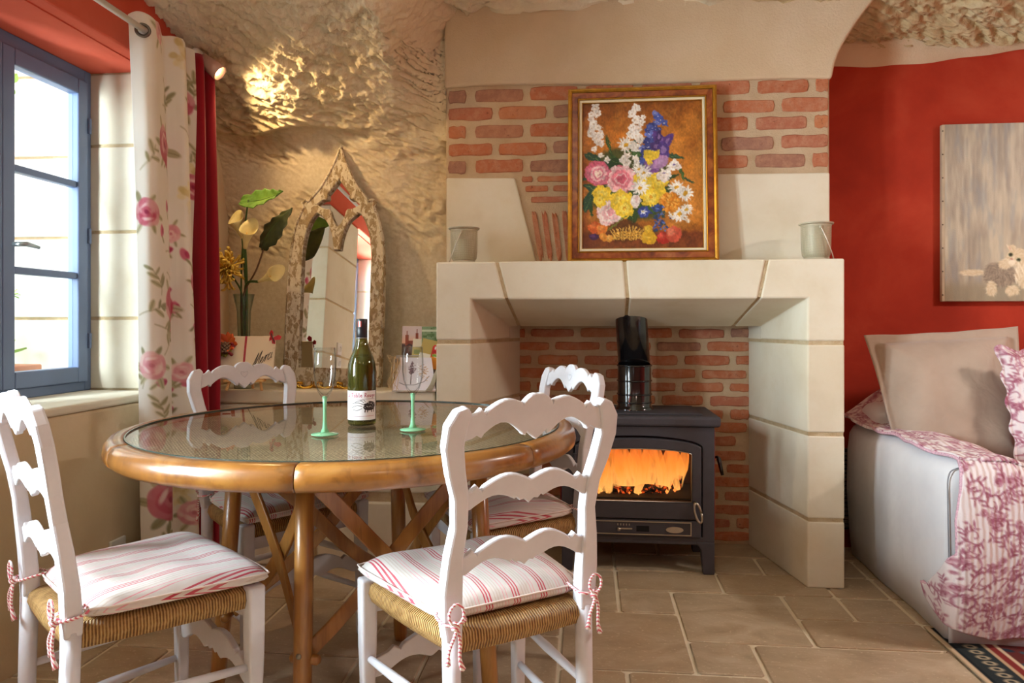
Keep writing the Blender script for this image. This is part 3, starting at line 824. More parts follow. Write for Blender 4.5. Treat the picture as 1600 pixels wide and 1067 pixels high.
# ash drawer panel
ap = sb('air_panel', -dw + 0.01, dw - 0.006, -0.012, 0.02, 0.155, 0.226)
pf = link('panel_rim', plate([[(-0.232, 0.163), (0.222, 0.163), (0.222, 0.220), (-0.232, 0.220)], [(-0.228, 0.167), (0.218, 0.167), (0.218, 0.216), (-0.228, 0.216)]], 0.004), SILV, ap); pf.location = (0, -0.0135, 0)
sb('draught_slot', -0.005, 0.048, -0.0135, -0.011, 0.176, 0.200, plain('black_hole', '#050505', 0.9), ap, 0)
sb('air_slider', -0.085, -0.022, -0.016, -0.012, 0.185, 0.190, SILV, ap, 0)
k_ = MB().lathe([(0, -0.02), (0.006, -0.019), (0.0085, -0.012), (0.006, -0.006), (0.004, 0)], 12); k_ = k_.build('air_knob', SILV, ap, True); k_.matrix_local = Matrix.Translation((-0.078, -0.014, 0.188)) @ Matrix.Rotation(-PI / 2, 4, 'X')
for q in range(5): sb('notch', -0.084 + q * 0.012, -0.080 + q * 0.012, -0.0135, -0.0115, 0.200, 0.208, SILV, ap, 0)
bd = MB(); bd.lathe([(0.036, 0.0), (0.036, 0.003), (0.032, 0.003), (0.032, 0.0015), (0.0, 0.0015)], 24); bd = bd.build('maker_badge', SILV, ap); bd.matrix_local = Matrix.Translation((0.153, -0.012, 0.187)) @ Matrix.Rotation(PI / 2, 4, 'X') @ Matrix.Diagonal((1, 0.36, 1, 1))
mb = MB(); zz = [(0.130 + 0.0075 * i, -0.0148, 0.187 + (0.004 if i % 2 else -0.004)) for i in range(7)]; mb.tube(zz, 0.0012, 5); mb.build('badge_lettering', SILV, ap)
# door handle: loop of steel
lp = [(0.246 + 0.013 * math.cos(a) + 0.006 * math.sin(a) * 0, -0.035, 0.305 + 0.040 * math.sin(a)) for a in np.linspace(0, 2 * PI, 20)]
lp = [(x + (z - 0.305) * -0.22, y, z - 0.04) for x, y, z in lp]
mb = MB(); mb.tube(lp, 0.0055, 8); mb.tube([(0.238, -0.035, 0.30), (0.236, -0.012, 0.305)], 0.007, 8); mb.build('door_handle', SILV, door, True)
for z_ in (0.32, 0.46): MB().tube([(-0.262, -0.016, z_), (-0.262, -0.016, z_ + 0.04)], 0.008, 8).build('door_hinge', IRON, door)
# damper lever on the right side
mb = MB(); mb.tube([(HW, 0.10, 0.47), (HW + 0.03, 0.10, 0.475), (HW + 0.033, 0.09, 0.47), (HW + 0.048, 0.085, 0.40)], [0.005, 0.006, 0.010, 0.007], 8); mb.build('damper_lever', BLACK, st, True)
# legs, tapered
for sx in (-1, 1):
    for y in (0.0, 0.30):
        mb = MB(); x0 = sx * HW
        t = [(x0, 0.135), (x0 - sx * 0.075, 0.135), (x0 - sx * 0.055, 0.10), (x0 - sx * 0.046, 0.0), (x0 - sx * 0.0, 0.0)]
        mb.prism(t, y - 0.003, y + 0.04, 'y'); bevel(mb.build('leg', IRON, st), 0.004, 2)
# fire: logs, embers and tongues of flame give off light
EMB = N('embers'); co = EMB.coord()
EMB.base('#1a0d07').set(rough=0.9); e = EMB.ramp(EMB.noise(co, 45, 5, 0.7), [(0.52, (0, 0, 0)), (0.66, (0.9, 0.10, 0.01)), (0.85, (1.0, 0.40, 0.07))]); EMB.emit(e, 1.6)
for k, (x0, y0, x1, y1, z, rr) in enumerate([(-0.20, 0.20, 0.16, 0.25, 0.335, 0.034), (-0.12, 0.26, 0.21, 0.20, 0.34, 0.032), (-0.10, 0.10, 0.14, 0.13, 0.322, 0.020)]):
    n_ = 10; P = [(x0 + (x1 - x0) * t, y0 + (y1 - y0) * t, z + 0.006 * math.sin(t * 9 + k)) for t in np.linspace(0, 1, n_)]
    mb = MB(); mb.tube(P, [rr * (1 + 0.12 * math.sin(i * 2.3 + k)) for i in range(n_)], 10); mb.build('log', EMB.m, st, True)
emb = MB()
for k in range(30):
    x, y, s = random.uniform(-0.21, 0.21), random.uniform(0.06, 0.27), random.uniform(0.006, 0.015)
    emb.add([(x + s * random.uniform(.5, 1) * a, y + s * b, 0.312 + s * (c + 0.8)) for a, b, c in ((1, 0, 0), (-1, 0, 0), (0, 1, 0), (0, -1, 0), (0, 0, 1), (0, 0, -1))],
            [(0, 2, 4), (2, 1, 4), (1, 3, 4), (3, 0, 4), (2, 0, 5), (1, 2, 5), (3, 1, 5), (0, 3, 5)])
HOT = N('hot_coal'); HOT.base('#301008').emit(HOT.ramp(HOT.noise(HOT.coord(), 30, 3), [(0.3, (0.9, 0.10, 0.01)), (0.7, (1, 0.42, 0.10))]), 2.0)
o = emb.build('ember_bed', HOT.m, st); o['kind'] = 'stuff'
def m_flame():
    m = N('flame'); t = m.t
    sep = m.n('ShaderNodeSeparateXYZ'); m.l(m.coord('Object'), sep.inputs[0])
    h = m.n('ShaderNodeMapRange'); h.inputs[1].default_value = 0.33; h.inputs[2].default_value = 0.58; m.l(sep.outputs[2], h.inputs[0])
    nz = m.noise(m.coord('Object', (1, 1, 0.22)), 26, 4, 0.6, 0.4)
    col = m.ramp(m.math('ADD', h.outputs[0], m.math('MULTIPLY', m.math('SUBTRACT', nz, 0.5), 0.9)), [(0.0, (1.0, 0.50, 0.13)), (0.4, (1.0, 0.30, 0.04)), (0.8, (0.75, 0.13, 0.015))])
    em = m.n('ShaderNodeEmission'); m.l(col, em.inputs[0]); em.inputs[1].default_value = 1.5
    tr = m.n('ShaderNodeBsdfTransparent'); mx = m.n('ShaderNodeMixShader')
    fac = m.math('MULTIPLY', m.ramp(nz, [(0.36, (0, 0, 0)), (0.60, (1, 1, 1))]), m.ramp(h.outputs[0], [(0.0, (0.95,) * 3), (0.7, (0.7,) * 3), (1.0, (0.15,) * 3)]))
    m.l(fac, mx.inputs[0]); m.l(tr.outputs[0], mx.inputs[1]); m.l(em.outputs[0], mx.inputs[2]); m.l(mx.outputs[0], m.out.inputs[0]); return m.m
FLAME = m_flame()
frg = random.Random(5)
for k in range(26):
    x, y = -0.215 + 0.43 * (k + frg.random()) / 26, frg.uniform(0.08, 0.22)
    hgt, w = frg.uniform(0.19, 0.29), frg.uniform(0.022, 0.042); ph = frg.uniform(0, 6)
    P = [(x + 0.014 * math.sin(t * 5 + ph), y, 0.314 + hgt * t) for t in np.linspace(0, 1, 9)]
    R_ = [w * (0.5 + 1.2 * t) if t < 0.35 else max(0.001, w * 0.92 * (1 - (t - 0.35) / 0.65) ** 0.8) for t in np.linspace(0, 1, 9)]
    mb = MB(); mb.tube(P, R_, 8); mb.build('flame', FLAME, st, True)
# stove pipe
pp = MB(); pp.lathe([(0.084, 0.655), (0.084, 0.672), (0.078, 0.68), (0.0745, 0.685), (0.0745, 0.86)], 32); 
collar = pp.build('pipe_section', BLACK, st, True); collar.location = (0, 0.185, 0)
for z in (0.70, 0.735, 0.795, 0.862):
    o = MB().lathe([(0.0745, -0.004), (0.0785, -0.002), (0.0785, 0.002), (0.0745, 0.004)], 32).build('pipe_ring', BLACK, st, True); o.location = (0, 0.185, z)
mb = MB(); mb.tube([(0, 0, 0), (0, 0, 0.62)], [0.071, 0.071], 32); o = mb.build('flue_pipe', BLACK, st, False); o.location = (0.0, 0.185, 0.855); o.rotation_euler = (-0.10, -0.06, 0)
for p in o.data.polygons: p.use_smooth = len(p.vertices) == 4
# ================================================================== ADDED FILL LAMPS (out of view, hung to brighten the room)
def fill_pendant(x, y, label, power, col=(1.0, 0.74, 0.62)):
    t = thing('added_fill_lamp', label, 'lamp', (x, y, 2.62), 0, 'added fill lamps out of view')
    LIN = plain('linen_shade', '#e9dcc6', 0.9)
    MB().tube([(0, 0, 0), (0, 0, -0.22)], 0.004, 6).build('cord', WHITEP, t)
    MB().lathe([(0.06, 0.03), (0.06, 0.0), (0, -0.02)], 20).build('rose', WHITEP, t, True)
    MB().lathe([(0.16, -0.18), (0.20, -0.30), (0.196, -0.30), (0.157, -0.18)], 28, closed=True).build('shade', LIN, t, True)
    l = bpy.data.lights.new('fill_light', 'AREA'); l.shape = 'DISK'; l.size = 0.36; l.energy = power; l.color = col
    o = bpy.data.objects.new('fill_light', l); COL.objects.link(o); o.parent = t; o.location = (0, 0, -0.31)
    return t
fill_pendant(0.9, -0.9, 'added fill lamp with linen drum shade behind the viewer, nearer the sofa side', 7)
fill_pendant(-0.7, -1.1, 'added fill lamp with linen drum shade behind the viewer, nearer the window wall', 4)
fill_pendant(3.0, 1.9, 'added fill lamp with linen drum shade high above the rug, right of the view', 52, (1.0, 0.91, 0.85))

# ================================================================== DINING TABLE
def m_wood(name, c0, c1, c2, scale=(1, 1, 1), rough=0.3, coat=0.3, rnd=0.3):
    m = N(name); co = m.coord('Object', scale)
    n = m.noise(co, 6, 6, 0.6, 1.2)
    c = m.ramp(n, [(0.25, c0), (0.5, c1), (0.75, c2)])
    c = m.mix(m.ramp(m.noise(co, 30, 3, 0.6, 0.5), [(0.55, (0, 0, 0)), (0.75, (0.6, 0.6, 0.6))]), c, c0)
    c = m.mix(m.math('MULTIPLY', m.rnd(), rnd), c, c0)
    m.base(c).set(rough=rough, coat=coat, coatr=0.15); m.bump(m.noise(co, 14, 4), 0.08, 0.003); return m.m
HONEY = m_wood('honey_rattan_wood', '#5f3914', '#935f26', '#b07c3a', (1, 1, 1))
HONEYV = m_wood('honey_wood_leg', '#7a4b1c', '#a87134', '#c08c4a', (3, 3, 0.35))
BOLT = plain('old_bolt', '#8f8878', 0.35, 0.9)
TCX, TCY = cw(-0.455, 2.078)
TZ = 0.762; RG, RO = 0.586, 0.638
tb = thing('dining_table', 'round honey-wood dining table with glass top over woven cane', 'table', (TCX, TCY, 0))
sec = [(RG - 0.012, TZ - 0.030), (RG - 0.012, TZ - 0.054), (RO - 0.014, TZ - 0.057), (RO - 0.003, TZ - 0.048), (RO, TZ - 0.034), (RO - 0.003, TZ - 0.016), (RO - 0.012, TZ - 0.004), (RO - 0.026, TZ), (RG + 0.004, TZ), (RG + 0.004, TZ - 0.010), (RG - 0.012, TZ - 0.010)]
for k in range(7):
    a = 0.35 + 2 * PI * k / 7
    o = MB().lathe(sec, 18, closed=True, a0=a + 0.0012, a1=a + 2 * PI / 7 - 0.0012).build('rim_segment', HONEY, tb)
    bevel(o, 0.002, 1, 60)
    for p in o.data.polygons: p.use_smooth = len(p.vertices) == 4
def m_cane():
    m = N('woven_cane'); co = m.coord('Object', (1, 1, 1), (0, 0, 0.35))
    a = m.n('ShaderNodeTexWave', wave_type='BANDS', bands_direction='X'); a.inputs['Scale'].default_value = 26; a.inputs['Distortion'].default_value = 1.5; a.inputs['Detail Scale'].default_value = 3; m.l(co, a.inputs[0])
    b = m.n('ShaderNodeTexWave', wave_type='BANDS', bands_direction='Y'); b.inputs['Scale'].default_value = 40; b.inputs['Distortion'].default_value = 1.5; b.inputs['Detail Scale'].default_value = 3; m.l(co, b.inputs[0])
    ch = m.math('MULTIPLY', a.outputs['Fac'], b.outputs['Fac'])
    n = m.noise(co, 18, 3)
    c = m.ramp(m.math('ADD', ch, m.math('MULTIPLY', m.math('SUBTRACT', n, 0.5), 0.5)), [(0.05, '#5a4930'), (0.35, '#a08a66'), (0.8, '#d8c7a0')])
    m.base(c).set(rough=0.6); m.bump(ch, 0.8, 0.004); return m.m
pn = MB().lathe([(0, -0.004), (RG - 0.002, -0.004), (RG - 0.002, 0), (0, 0)], 72).build('woven_panel', m_cane(), tb); pn.location = (0, 0, TZ - 0.014)
TGLASS = m_clear('table_glass', (0.98, 0.99, 0.985), 1.47)
gl = MB().lathe([(0, 0), (RG + 0.002, 0), (RG + 0.002, 0.006), (0, 0.006)], 96).build('glass_top', TGLASS, tb); gl.location = (0, 0, TZ - 0.008)
rm = MB().lathe([(RG + 0.0005, -0.001), (RG + 0.004, -0.001), (RG + 0.004, 0.0035), (RG + 0.0005, 0.0035)], 96, closed=True).build('glass_edge', plain('glass_edge_green', '#3d4a42', 0.2), tb); rm.location = (0, 0, TZ - 0.002)
legs = []
for xc, d, sp in ((-0.515, 1.785, 0.02), (-0.096, 1.955, 0.045), (-0.378, 2.355, 0.03), (-0.790, 2.062, 0.06)):
    x, y = cw(xc, d); x -= TCX; y -= TCY; L = math.hypot(x, y); ux, uy = x / L, y / L
    legs.append((x, y, x + ux * sp, y + uy * sp, ux, uy))
for (x, y, fx, fy, ux, uy) in legs:
    mb = MB(); w = 0.044; vs = []
    for z, s in ((0.0, 0.85), (0.02, 0.95), (0.35, 1.0), (0.72, 1.0)):
        t = z / 0.72; cx, cy = fx + (x - fx) * t ** 0.8, fy + (y - fy) * t ** 0.8
        for k in range(12):
            a = 2 * PI * k / 12; q = (abs(math.cos(a)) ** 4 + abs(math.sin(a)) ** 4) ** -0.25
            r_ = w / 2 * s * (0.45 + 0.55 * q)
            vs.append((cx + (ux * math.cos(a) - uy * math.sin(a)) * r_, cy + (uy * math.cos(a) + ux * math.sin(a)) * r_, z))
    mb.add(vs, [(i * 12 + k, i * 12 + (k + 1) % 12, (i + 1) * 12 + (k + 1) % 12, (i + 1) * 12 + k) for i in range(3) for k in range(12)] + [tuple(range(12))[::-1], tuple(range(36, 48))])
    lg = mb.build('leg', HONEYV, tb, True)
    for z in (0.665, 0.235):
        t = (z / 0.72) ** 0.8; cx, cy = fx + (x - fx) * t, fy + (y - fy) * t
        MB().tube([(cx + ux * 0.018, cy + uy * 0.018, z), (cx + ux * 0.025, cy + uy * 0.025, z)], [0.009, 0.006], 12).build('bolt', BOLT, lg, True)
    px, py = -uy, ux
    t = (0.225 / 0.72) ** 0.8; cx, cy = fx + (x - fx) * t - ux * 0.012, fy + (y - fy) * t - uy * 0.012
    MB().tube([(cx - px * 0.04, cy - py * 0.04, 0.215), (cx - px * 0.034, cy - py * 0.034, 0.215), (cx + px * 0.034, cy + py * 0.034, 0.215), (cx + px * 0.04, cy + py * 0.04, 0.215)], [0.008, 0.013, 0.013, 0.008], 12).build('dowel', HONEYV, lg, True)
for i in range(4):
    A, B = legs[i], legs[(i + 1) % 4]
    for s in (0, 1):
        P0, P1 = (A, B) if s == 0 else (B, A)
        inx, iny = (0.014 if s == 0 else 0.026), 0
        pth = []
        for t in np.linspace(0, 1, 9):
            z = 0.665 + (0.225 - 0.665) * t
            tz = (z / 0.72) ** 0.8
            x = (P0[2] + (P0[0] - P0[2]) * tz) * (1 - t) + (P1[2] + (P1[0] - P1[2]) * tz) * t
            y = (P0[3] + (P0[1] - P0[3]) * tz) * (1 - t) + (P1[3] + (P1[1] - P1[3]) * tz) * t
            L = math.hypot(x, y); k = 1 - (inx + 0.02 * math.sin(PI * t)) / L
            pth.append(((x * k, y * k, z - 0.02 * math.sin(PI * t)), (0, 0, 1), 0.040, 0.010))
        bevel(MB().strip(pth, None).build('brace', HONEYV, tb), 0.003, 2)

# ================================================================== LADDER-BACK CHAIRS
def m_white():
    m = N('white_painted_wood'); co = m.coord('Object')
    c = m.ramp(m.noise(co, 9, 5, 0.6), [(0.3, '#c6c4c8'), (0.7, '#d4d2d6')])
    chip = m.ramp(m.noise(co, 26, 5, 0.7, 0.4), [(0.735, (0, 0, 0)), (0.75, (1, 1, 1))])
    c = m.mix(chip, c, '#8a6a55')
    m.base(c).set(rough=0.42, spec=0.45); m.bump(m.noise(m.coord('Object', (1, 1, 0.12)), 70, 4), 0.10, 0.002); return m.m
WHITE = m_white()
def m_rush():
    m = N('rush_weave'); s = m.attr('strand', 'Fac')
    w = m.math('SINE', m.math('MULTIPLY', s, 2 * PI / 0.0062))
    n = m.noise(m.coord('Object'), 60, 4, 0.6)
    col = m.ramp(m.math('ADD', m.math('MULTIPLY', w, 0.33), n), [(0.12, '#7a5020'), (0.45, '#bb8843'), (0.8, '#dcb474')])
    m.base(col).set(rough=0.6); m.bump(w, 0.9, 0.004); return m.m
RUSH = m_rush()
def m_ticking():
    m = N('red_ticking_stripe'); sep = m.n('ShaderNodeSeparateXYZ'); m.l(m.coord('Object'), sep.inputs[0])
    f = m.math('FRACT', m.math('ADD', m.math('MULTIPLY', sep.outputs[0], 1 / 0.066), 10.13))
    W, R_, S = '#d5cdc7', '#bd4657', '#c9bbb0'
    st = [(0.0, W), (0.06, R_), (0.105, W), (0.16, R_), (0.205, W), (0.26, R_), (0.305, W), (0.42, S), (0.455, W), (0.52, S), (0.555, W), (0.62, S), (0.655, W), (0.74, '#dd9aa2'), (0.765, W), (0.85, '#dd9aa2'), (0.875, W)]
    c = m.ramp(f, st, 'CONSTANT')
    n = m.noise(m.coord('Object'), 9, 4)
    c = m.mix(m.ramp(n, [(0.4, (0, 0, 0)), (0.8, (0.18,) * 3)]), c, '#cfc6ba')
    m.base(c).set(rough=0.95, spec=0.1, sheen=0.2); b = m.bump(m.noise(m.coord('Object', (6, 1, 1)), 90, 3), 0.25, 0.002); m.bump(m.noise(m.coord('Object'), 14, 3), 0.35, 0.012, b); return m.m
TICK = m_ticking()
def m_cord():
    m = N('twisted_cord'); sep = m.n('ShaderNodeSeparateXYZ'); m.l(m.coord('Object'), sep.inputs[0])
    f = m.math('FRACT', m.math('MULTIPLY', m.math('ADD', m.math('ADD', sep.outputs[0], sep.outputs[1]), m.math('MULTIPLY', sep.outputs[2], 1.3)), 95))
    m.base(m.ramp(f, [(0, '#e8dfda'), (0.55, '#cc6670')], 'CONSTANT')).set(rough=0.9); return m.m
CORD = m_cord()

RW, FW, SD, SZ = 0.158, 0.205, 0.355, 0.452      # rear / front half widths, seat depth, seat height
def post_path(s):
    """rear post stations: z, x, y, width, depth"""
    st = [(0.435, RW, 0.0, 0.034, 0.034), (0.47, RW + 0.002, 0.0, 0.040, 0.034), (0.53, RW + 0.004, -0.004, 0.042, 0.032), (0.60, RW + 0.002, -0.012, 0.034, 0.030), (0.66, RW - 0.006, -0.020, 0.030, 0.028),
          (0.72, RW - 0.002, -0.030, 0.033, 0.027), (0.77, RW + 0.012, -0.040, 0.038, 0.027), (0.82, RW + 0.022, -0.050, 0.042, 0.026), (0.855, RW + 0.019, -0.057, 0.044, 0.026), (0.878, RW + 0.008, -0.061, 0.036, 0.025), (0.888, RW - 0.006, -0.063, 0.018, 0.024)]
    return [(z, s * x, y, w, d) for z, x, y, w, d in st]
def back_y(z): return np.interp(z, [0.45, 0.53, 0.60, 0.66, 0.72, 0.77, 0.82, 0.88], [0, -0.004, -0.012, -0.020, -0.030, -0.040, -0.050, -0.061])
def mirror_pts(top): return top
def outline(top, bot, half, zc):
    """half-outlines (x 0..1 from centre to post, z) -> closed symmetric loop"""
    T = [(x * half, zc + z) for x, z in top]; B = [(x * half, zc + z) for x, z in bot]
    right = T; left = [(-x, z) for x, z in T[::-1] if x > 1e-6]
    bl = [(-x, z) for x, z in B[::-1] if x > 1e-6][::-1]
    return [(-x, z) for x, z in T[::-1]] + T[1:] + B[::-1] + [(-x, z) for x, z in B[1:]]
def arc(x0, z0, x1, z1, h, n=6):
    return [(x0 + (x1 - x0) * t, z0 + (z1 - z0) * t + h * math.sin(PI * t)) for t in np.linspace(0, 1, n)]
crest_t = arc(0, 0.044, 0.20, 0.030, 0.006, 5) + [(0.215, 0.024)] + arc(0.235, 0.030, 0.70, 0.018, 0.012, 8) + [(0.725, 0.010), (0.79, 0.022), (0.85, 0.012), (1.0, 0.006)]
crest_b = [(0, -0.048), (0.10, -0.036), (0.14, -0.030), (0.16, -0.038), (0.20, -0.036)] + arc(0.22, -0.032, 0.74, -0.028, 0.022, 8) + [(0.77, -0.036), (0.83, -0.030), (0.90, -0.036), (1.0, -0.040)]
mid_t = [(0, 0.008)] + arc(0.02, 0.010, 0.68, 0.004, 0.017, 9) + [(0.72, -0.004), (0.79, 0.008), (0.86, -0.002), (1.0, -0.006)]
mid_b = [(0, -0.042), (0.08, -0.032), (0.14, -0.034), (0.19, -0.026)] + arc(0.22, -0.030, 0.80, -0.034, 0.016, 8) + [(0.86, -0.040), (1.0, -0.042)]
def make_chair():
    t = thing('dining_chair', 'chair', 'chair')
    # rear posts: sawn upper part, turned lower leg
    for s in (-1, 1):
        mb = MB(); mb.strip([((x, y, z), (1, 0, 0), w, d) for z, x, y, w, d in post_path(s)], None)
        bevel(mb.build('back_post', WHITE, t), 0.005, 2)
        mb = MB(); mb.tube([(s * RW, -0.012, 0), (s * RW, -0.010, 0.02), (s * RW, -0.005, 0.25), (s * RW, 0.0, 0.445)], [0.012, 0.016, 0.018, 0.019], 14); mb.build('leg', WHITE, t, True)
        mb = MB(); x = s * FW
        mb.strip([((x, SD, 0.0), (1, 0, 0), 0.024, 0.024), ((x, SD, 0.03), (1, 0, 0), 0.028, 0.028), ((x, SD, 0.22), (1, 0, 0), 0.032, 0.032), ((x, SD, 0.30), (1, 0, 0), 0.037, 0.037), ((x, SD, 0.455), (1, 0, 0), 0.040, 0.040)], None)
        bevel(mb.build('leg', WHITE, t), 0.007, 3)
        for z in (0.16, 0.27):
            mb = MB(); mb.tube([(s * RW, 0.0, z + 0.005), (s * (RW + FW) / 2, SD / 2, z + 0.003), (s * FW, SD, z)], [0.008, 0.0115, 0.008], 10); mb.build('stretcher', WHITE, t, True)
    # three scalloped slats, the crest taller
    for zc, T, B, nm in ((0.868, crest_t, crest_b, 'crest_rail'), (0.730, mid_t, mid_b, 'back_slat'), (0.600, mid_t, mid_b, 'back_slat')):
        half = RW - 0.004 if zc < 0.8 else RW + 0.002
        me = plate([outline(T, B, half, 0.0)], 0.015, 0.002)
        o = link(nm, me, WHITE, t); sl = (back_y(zc + 0.03) - back_y(zc - 0.03)) / 0.06
        o.location = (0, back_y(zc), zc); o.rotation_euler = (-math.atan(sl), 0, 0)
        if nm == 'crest_rail':       # small carved heart on the front of the crest
            h = [(0.0135 * math.sin(a) ** 3, 0.0105 * math.cos(a) - 0.004 * math.cos(2 * a) - 0.002 * math.cos(3 * a)) for a in np.linspace(0, 2 * PI, 25)]
            mb = MB(); mb.tube([(x, 0.0078, z + 0.002) for x, z in h], 0.0012, 5); mb.build('carved_heart', WHITE, o, True)
    # front shaped rail, seat rails
    fr_t = [(0, 0.030)] + arc(0.02, 0.032, 0.60, 0.018, 0.014, 8) + [(0.64, 0.008), (0.72, 0.018), (0.80, 0.006), (1.0, -0.004)]
    fr_b = [(0, -0.012), (0.08, -0.024), (0.13, -0.018), (0.2, -0.026)] + arc(0.24, -0.028, 0.8, -0.038, 0.018, 8) + [(0.86, -0.044), (1.0, -0.046)]
    o = link('front_rail', plate([outline(fr_t, fr_b, FW - 0.01, 0)], 0.016, 0.002), WHITE, t); o.location = (0, SD, 0.265)
    mb = MB(); mb.tube([(-RW, -0.004, 0.22), (0, -0.004, 0.22), (RW, -0.004, 0.22)], [0.008, 0.0115, 0.008], 10); mb.build('stretcher', WHITE, t, True)
    MB().box(-FW, FW, SD - 0.010, SD + 0.004, 0.375, 0.410).build('seat_rail', WHITE, t)
    # rush seat: four woven fields meeting at a ridge
    C = [(-RW + 0.012, 0.008), (RW - 0.012, 0.008), (FW - 0.012, SD - 0.012), (-FW + 0.012, SD - 0.012)]
    M = [(-0.05, SD * 0.5), (0.05, SD * 0.5)]
    inn = [(M[0], M[1]), (M[1], M[1]), (M[1], M[0]), (M[0], M[0])]
    mb = MB(); strand = []
    for k in range(4):
        A, B = Vector(C[k]), Vector(C[(k + 1) % 4]); A2, B2 = Vector(inn[k][0]), Vector(inn[k][1])
        e = (B - A); L = e.length; nrm = Vector((e.y, -e.x)).normalized()
        nu = 26; P = []
        stn = [(0, -0.008, 0.400), (0, 0.009, 0.404), (0, 0.017, 0.424), (0, 0.013, 0.443), (0.03, 0.0, SZ), (0.15, 0, SZ + 0.002), (0.4, 0, SZ), (0.7, 0, SZ - 0.004), (1.0, 0, SZ - 0.007)]
        for i in range(nu):
            u = i / (nu - 1); row = []
            bow = 0.006 * math.sin(PI * u)
            for (s, o_, z) in stn:
                p = (A.lerp(B, u)).lerp(A2.lerp(B2, u), s) + nrm * (o_ + (bow if s == 0 else bow * (1 - s)))
                row.append((p.x, p.y, z)); strand.append(u * L)
            P.append(row)
        mb.grid(P)
    mb.add([(C[0][0], C[0][1], 0.402), (C[1][0], C[1][1], 0.402), (C[2][0], C[2][1], 0.402), (C[3][0], C[3][1], 0.402)], [(0, 1, 2, 3)]); strand += [0] * 4
    me = mb.mesh('rush_seat'); a = me.attributes.new('strand', 'FLOAT', 'POINT'); a.data.foreach_set('value', strand)
    link('rush_seat', me, RUSH, t, True)
    return t
def make_cushion(seed=0):
    t = thing('seat_cushion', 'cushion', 'cushion'); r = random.Random(seed)
    n = 30; U = np.linspace(-1, 1, n); top = np.zeros((n, n, 3)); bot = np.zeros((n, n, 3))
    for i, u in enumerate(U):
        for j, v in enumerate(U):
            # round the corners of the square a little
            uu = u * (1 - 0.03 * v * v * abs(v) ** 6); vv = v * (1 - 0.03 * u * u * abs(u) ** 6)
            q = (vv + 1) / 2
            hw = (RW + 0.012) * (1 - q) + (FW + 0.020) * q
            if q < 0.12: hw -= 0.012 * (1 - q / 0.12)
            x = uu * hw; y = 0.022 + q * (SD + 0.010)
            puff = ((1 - abs(u) ** 7) * (1 - abs(v) ** 7)) ** 0.6
            tuft = sum(math.exp(-((u - a) ** 2 + (v - b) ** 2) / 0.035) for a in (-0.4, 0.4) for b in (-0.35, 0.4))
            crn = 0.006 * fb1(x * 9 + seed * 3, y * 9) 
            z = 0.026 + 0.024 * puff - 0.007 * tuft * puff + crn * puff
            sag = -0.004 * (abs(u) ** 3 + abs(v) ** 3)
            top[i, j] = (x * (1 - 0.012 * (1 - puff)), y, SZ + 0.006 + z + sag)
            bot[i, j] = (x * 0.975, (y - 0.2) * 0.975 + 0.2, SZ + 0.006 + 0.003 * (1 - puff) )
    mb = MB(); mb.grid(top); mb.grid(bot)
    N2 = n * n; idx = [(i, 0) for i in range(n)] + [(n - 1, j) for j in range(1, n)] + [(i, n - 1) for i in range(n - 2, -1, -1)] + [(0, j) for j in range(n - 2, 0, -1)]
    m = len(idx); mid = []
    for (i, j) in idx:
        a, b = top[i, j], bot[i, j]; c = (a + b) / 2; d = np.array([c[0], c[1] - 0.2, 0]); d = d / (np.linalg.norm(d) + 1e-9); mid.append(tuple(c + d * 0.007))
    base = len(mb.v); mb.v += mid
    for k in range(m):
        (i, j), (i2, j2) = idx[k], idx[(k + 1) % m]
        a, b = i * n + j, i2 * n + j2
        mb.f.append((a, b, base + (k + 1) % m, base + k)); mb.f.append((base + k, base + (k + 1) % m, N2 + b, N2 + a))
    pad = mb.build('pad', TICK, t, True)
    ed = [tuple(np.array(p) + np.array((0, 0, 0.010))) for p in mid]
    MB().tube(ed + [ed[0]], 0.0022, 5).build('piping', plain('cushion_piping', '#e3d4cc', 0.9), pad, True)
    for s in (-1, 1):       # twisted cord ties round the rear posts
        loop = [(s * (RW - 0.02) , 0.03, SZ + 0.03), (s * (RW - 0.024), 0.005, SZ + 0.028), (s * (RW - 0.018), -0.024, SZ + 0.024), (s * (RW + 0.018), -0.025, SZ + 0.022), (s * (RW + 0.026), -0.002, SZ + 0.024), (s * (RW + 0.022), 0.022, SZ + 0.028), (s * (RW - 0.005), 0.03, SZ + 0.030)]
        mb = MB(); mb.tube(catmull(loop, 5), 0.003, 6); tie = mb.build('tie_cord', CORD, t, True)
        kx, ky, kz = s * (RW + 0.006), -0.030, SZ + 0.02
        mb = MB()
        mb.lathe([(0, -0.010), (0.008, -0.006), (0.010, 0.0), (0.008, 0.006), (0, 0.010)], 10, (kx, ky, kz)); mb.build('knot', CORD, tie, True)
        for (dx, l, ph) in ((0.010, 0.085, 0.3), (-0.012, 0.070, 1.2)):
            P = [(kx + dx * tt * 1.6 + 0.004 * math.sin(6 * tt + ph), ky - 0.006 * math.sin(3 * tt), kz - l * tt) for tt in np.linspace(0, 1, 8)]
            mb = MB(); mb.tube(P, [0.0032] * 6 + [0.0045, 0.006], 6); mb.build('tie_end', CORD, tie, True)
        lp = [(kx + 0.016 * math.sin(a) * (1 if s > 0 else -1), ky - 0.006, kz + 0.004 + 0.02 * (1 - math.cos(a))) for a in np.linspace(0, 2 * PI, 12)]
        mb = MB(); mb.tube(lp, 0.0028, 6); mb.build('tie_bow', CORD, tie, True)
    return t
def fb1(x, y):
    return 1.3 * mnoise.noise((x, y, 0.5))
chair0 = make_chair(); cush0 = [make_cushion(k) for k in range(4)]
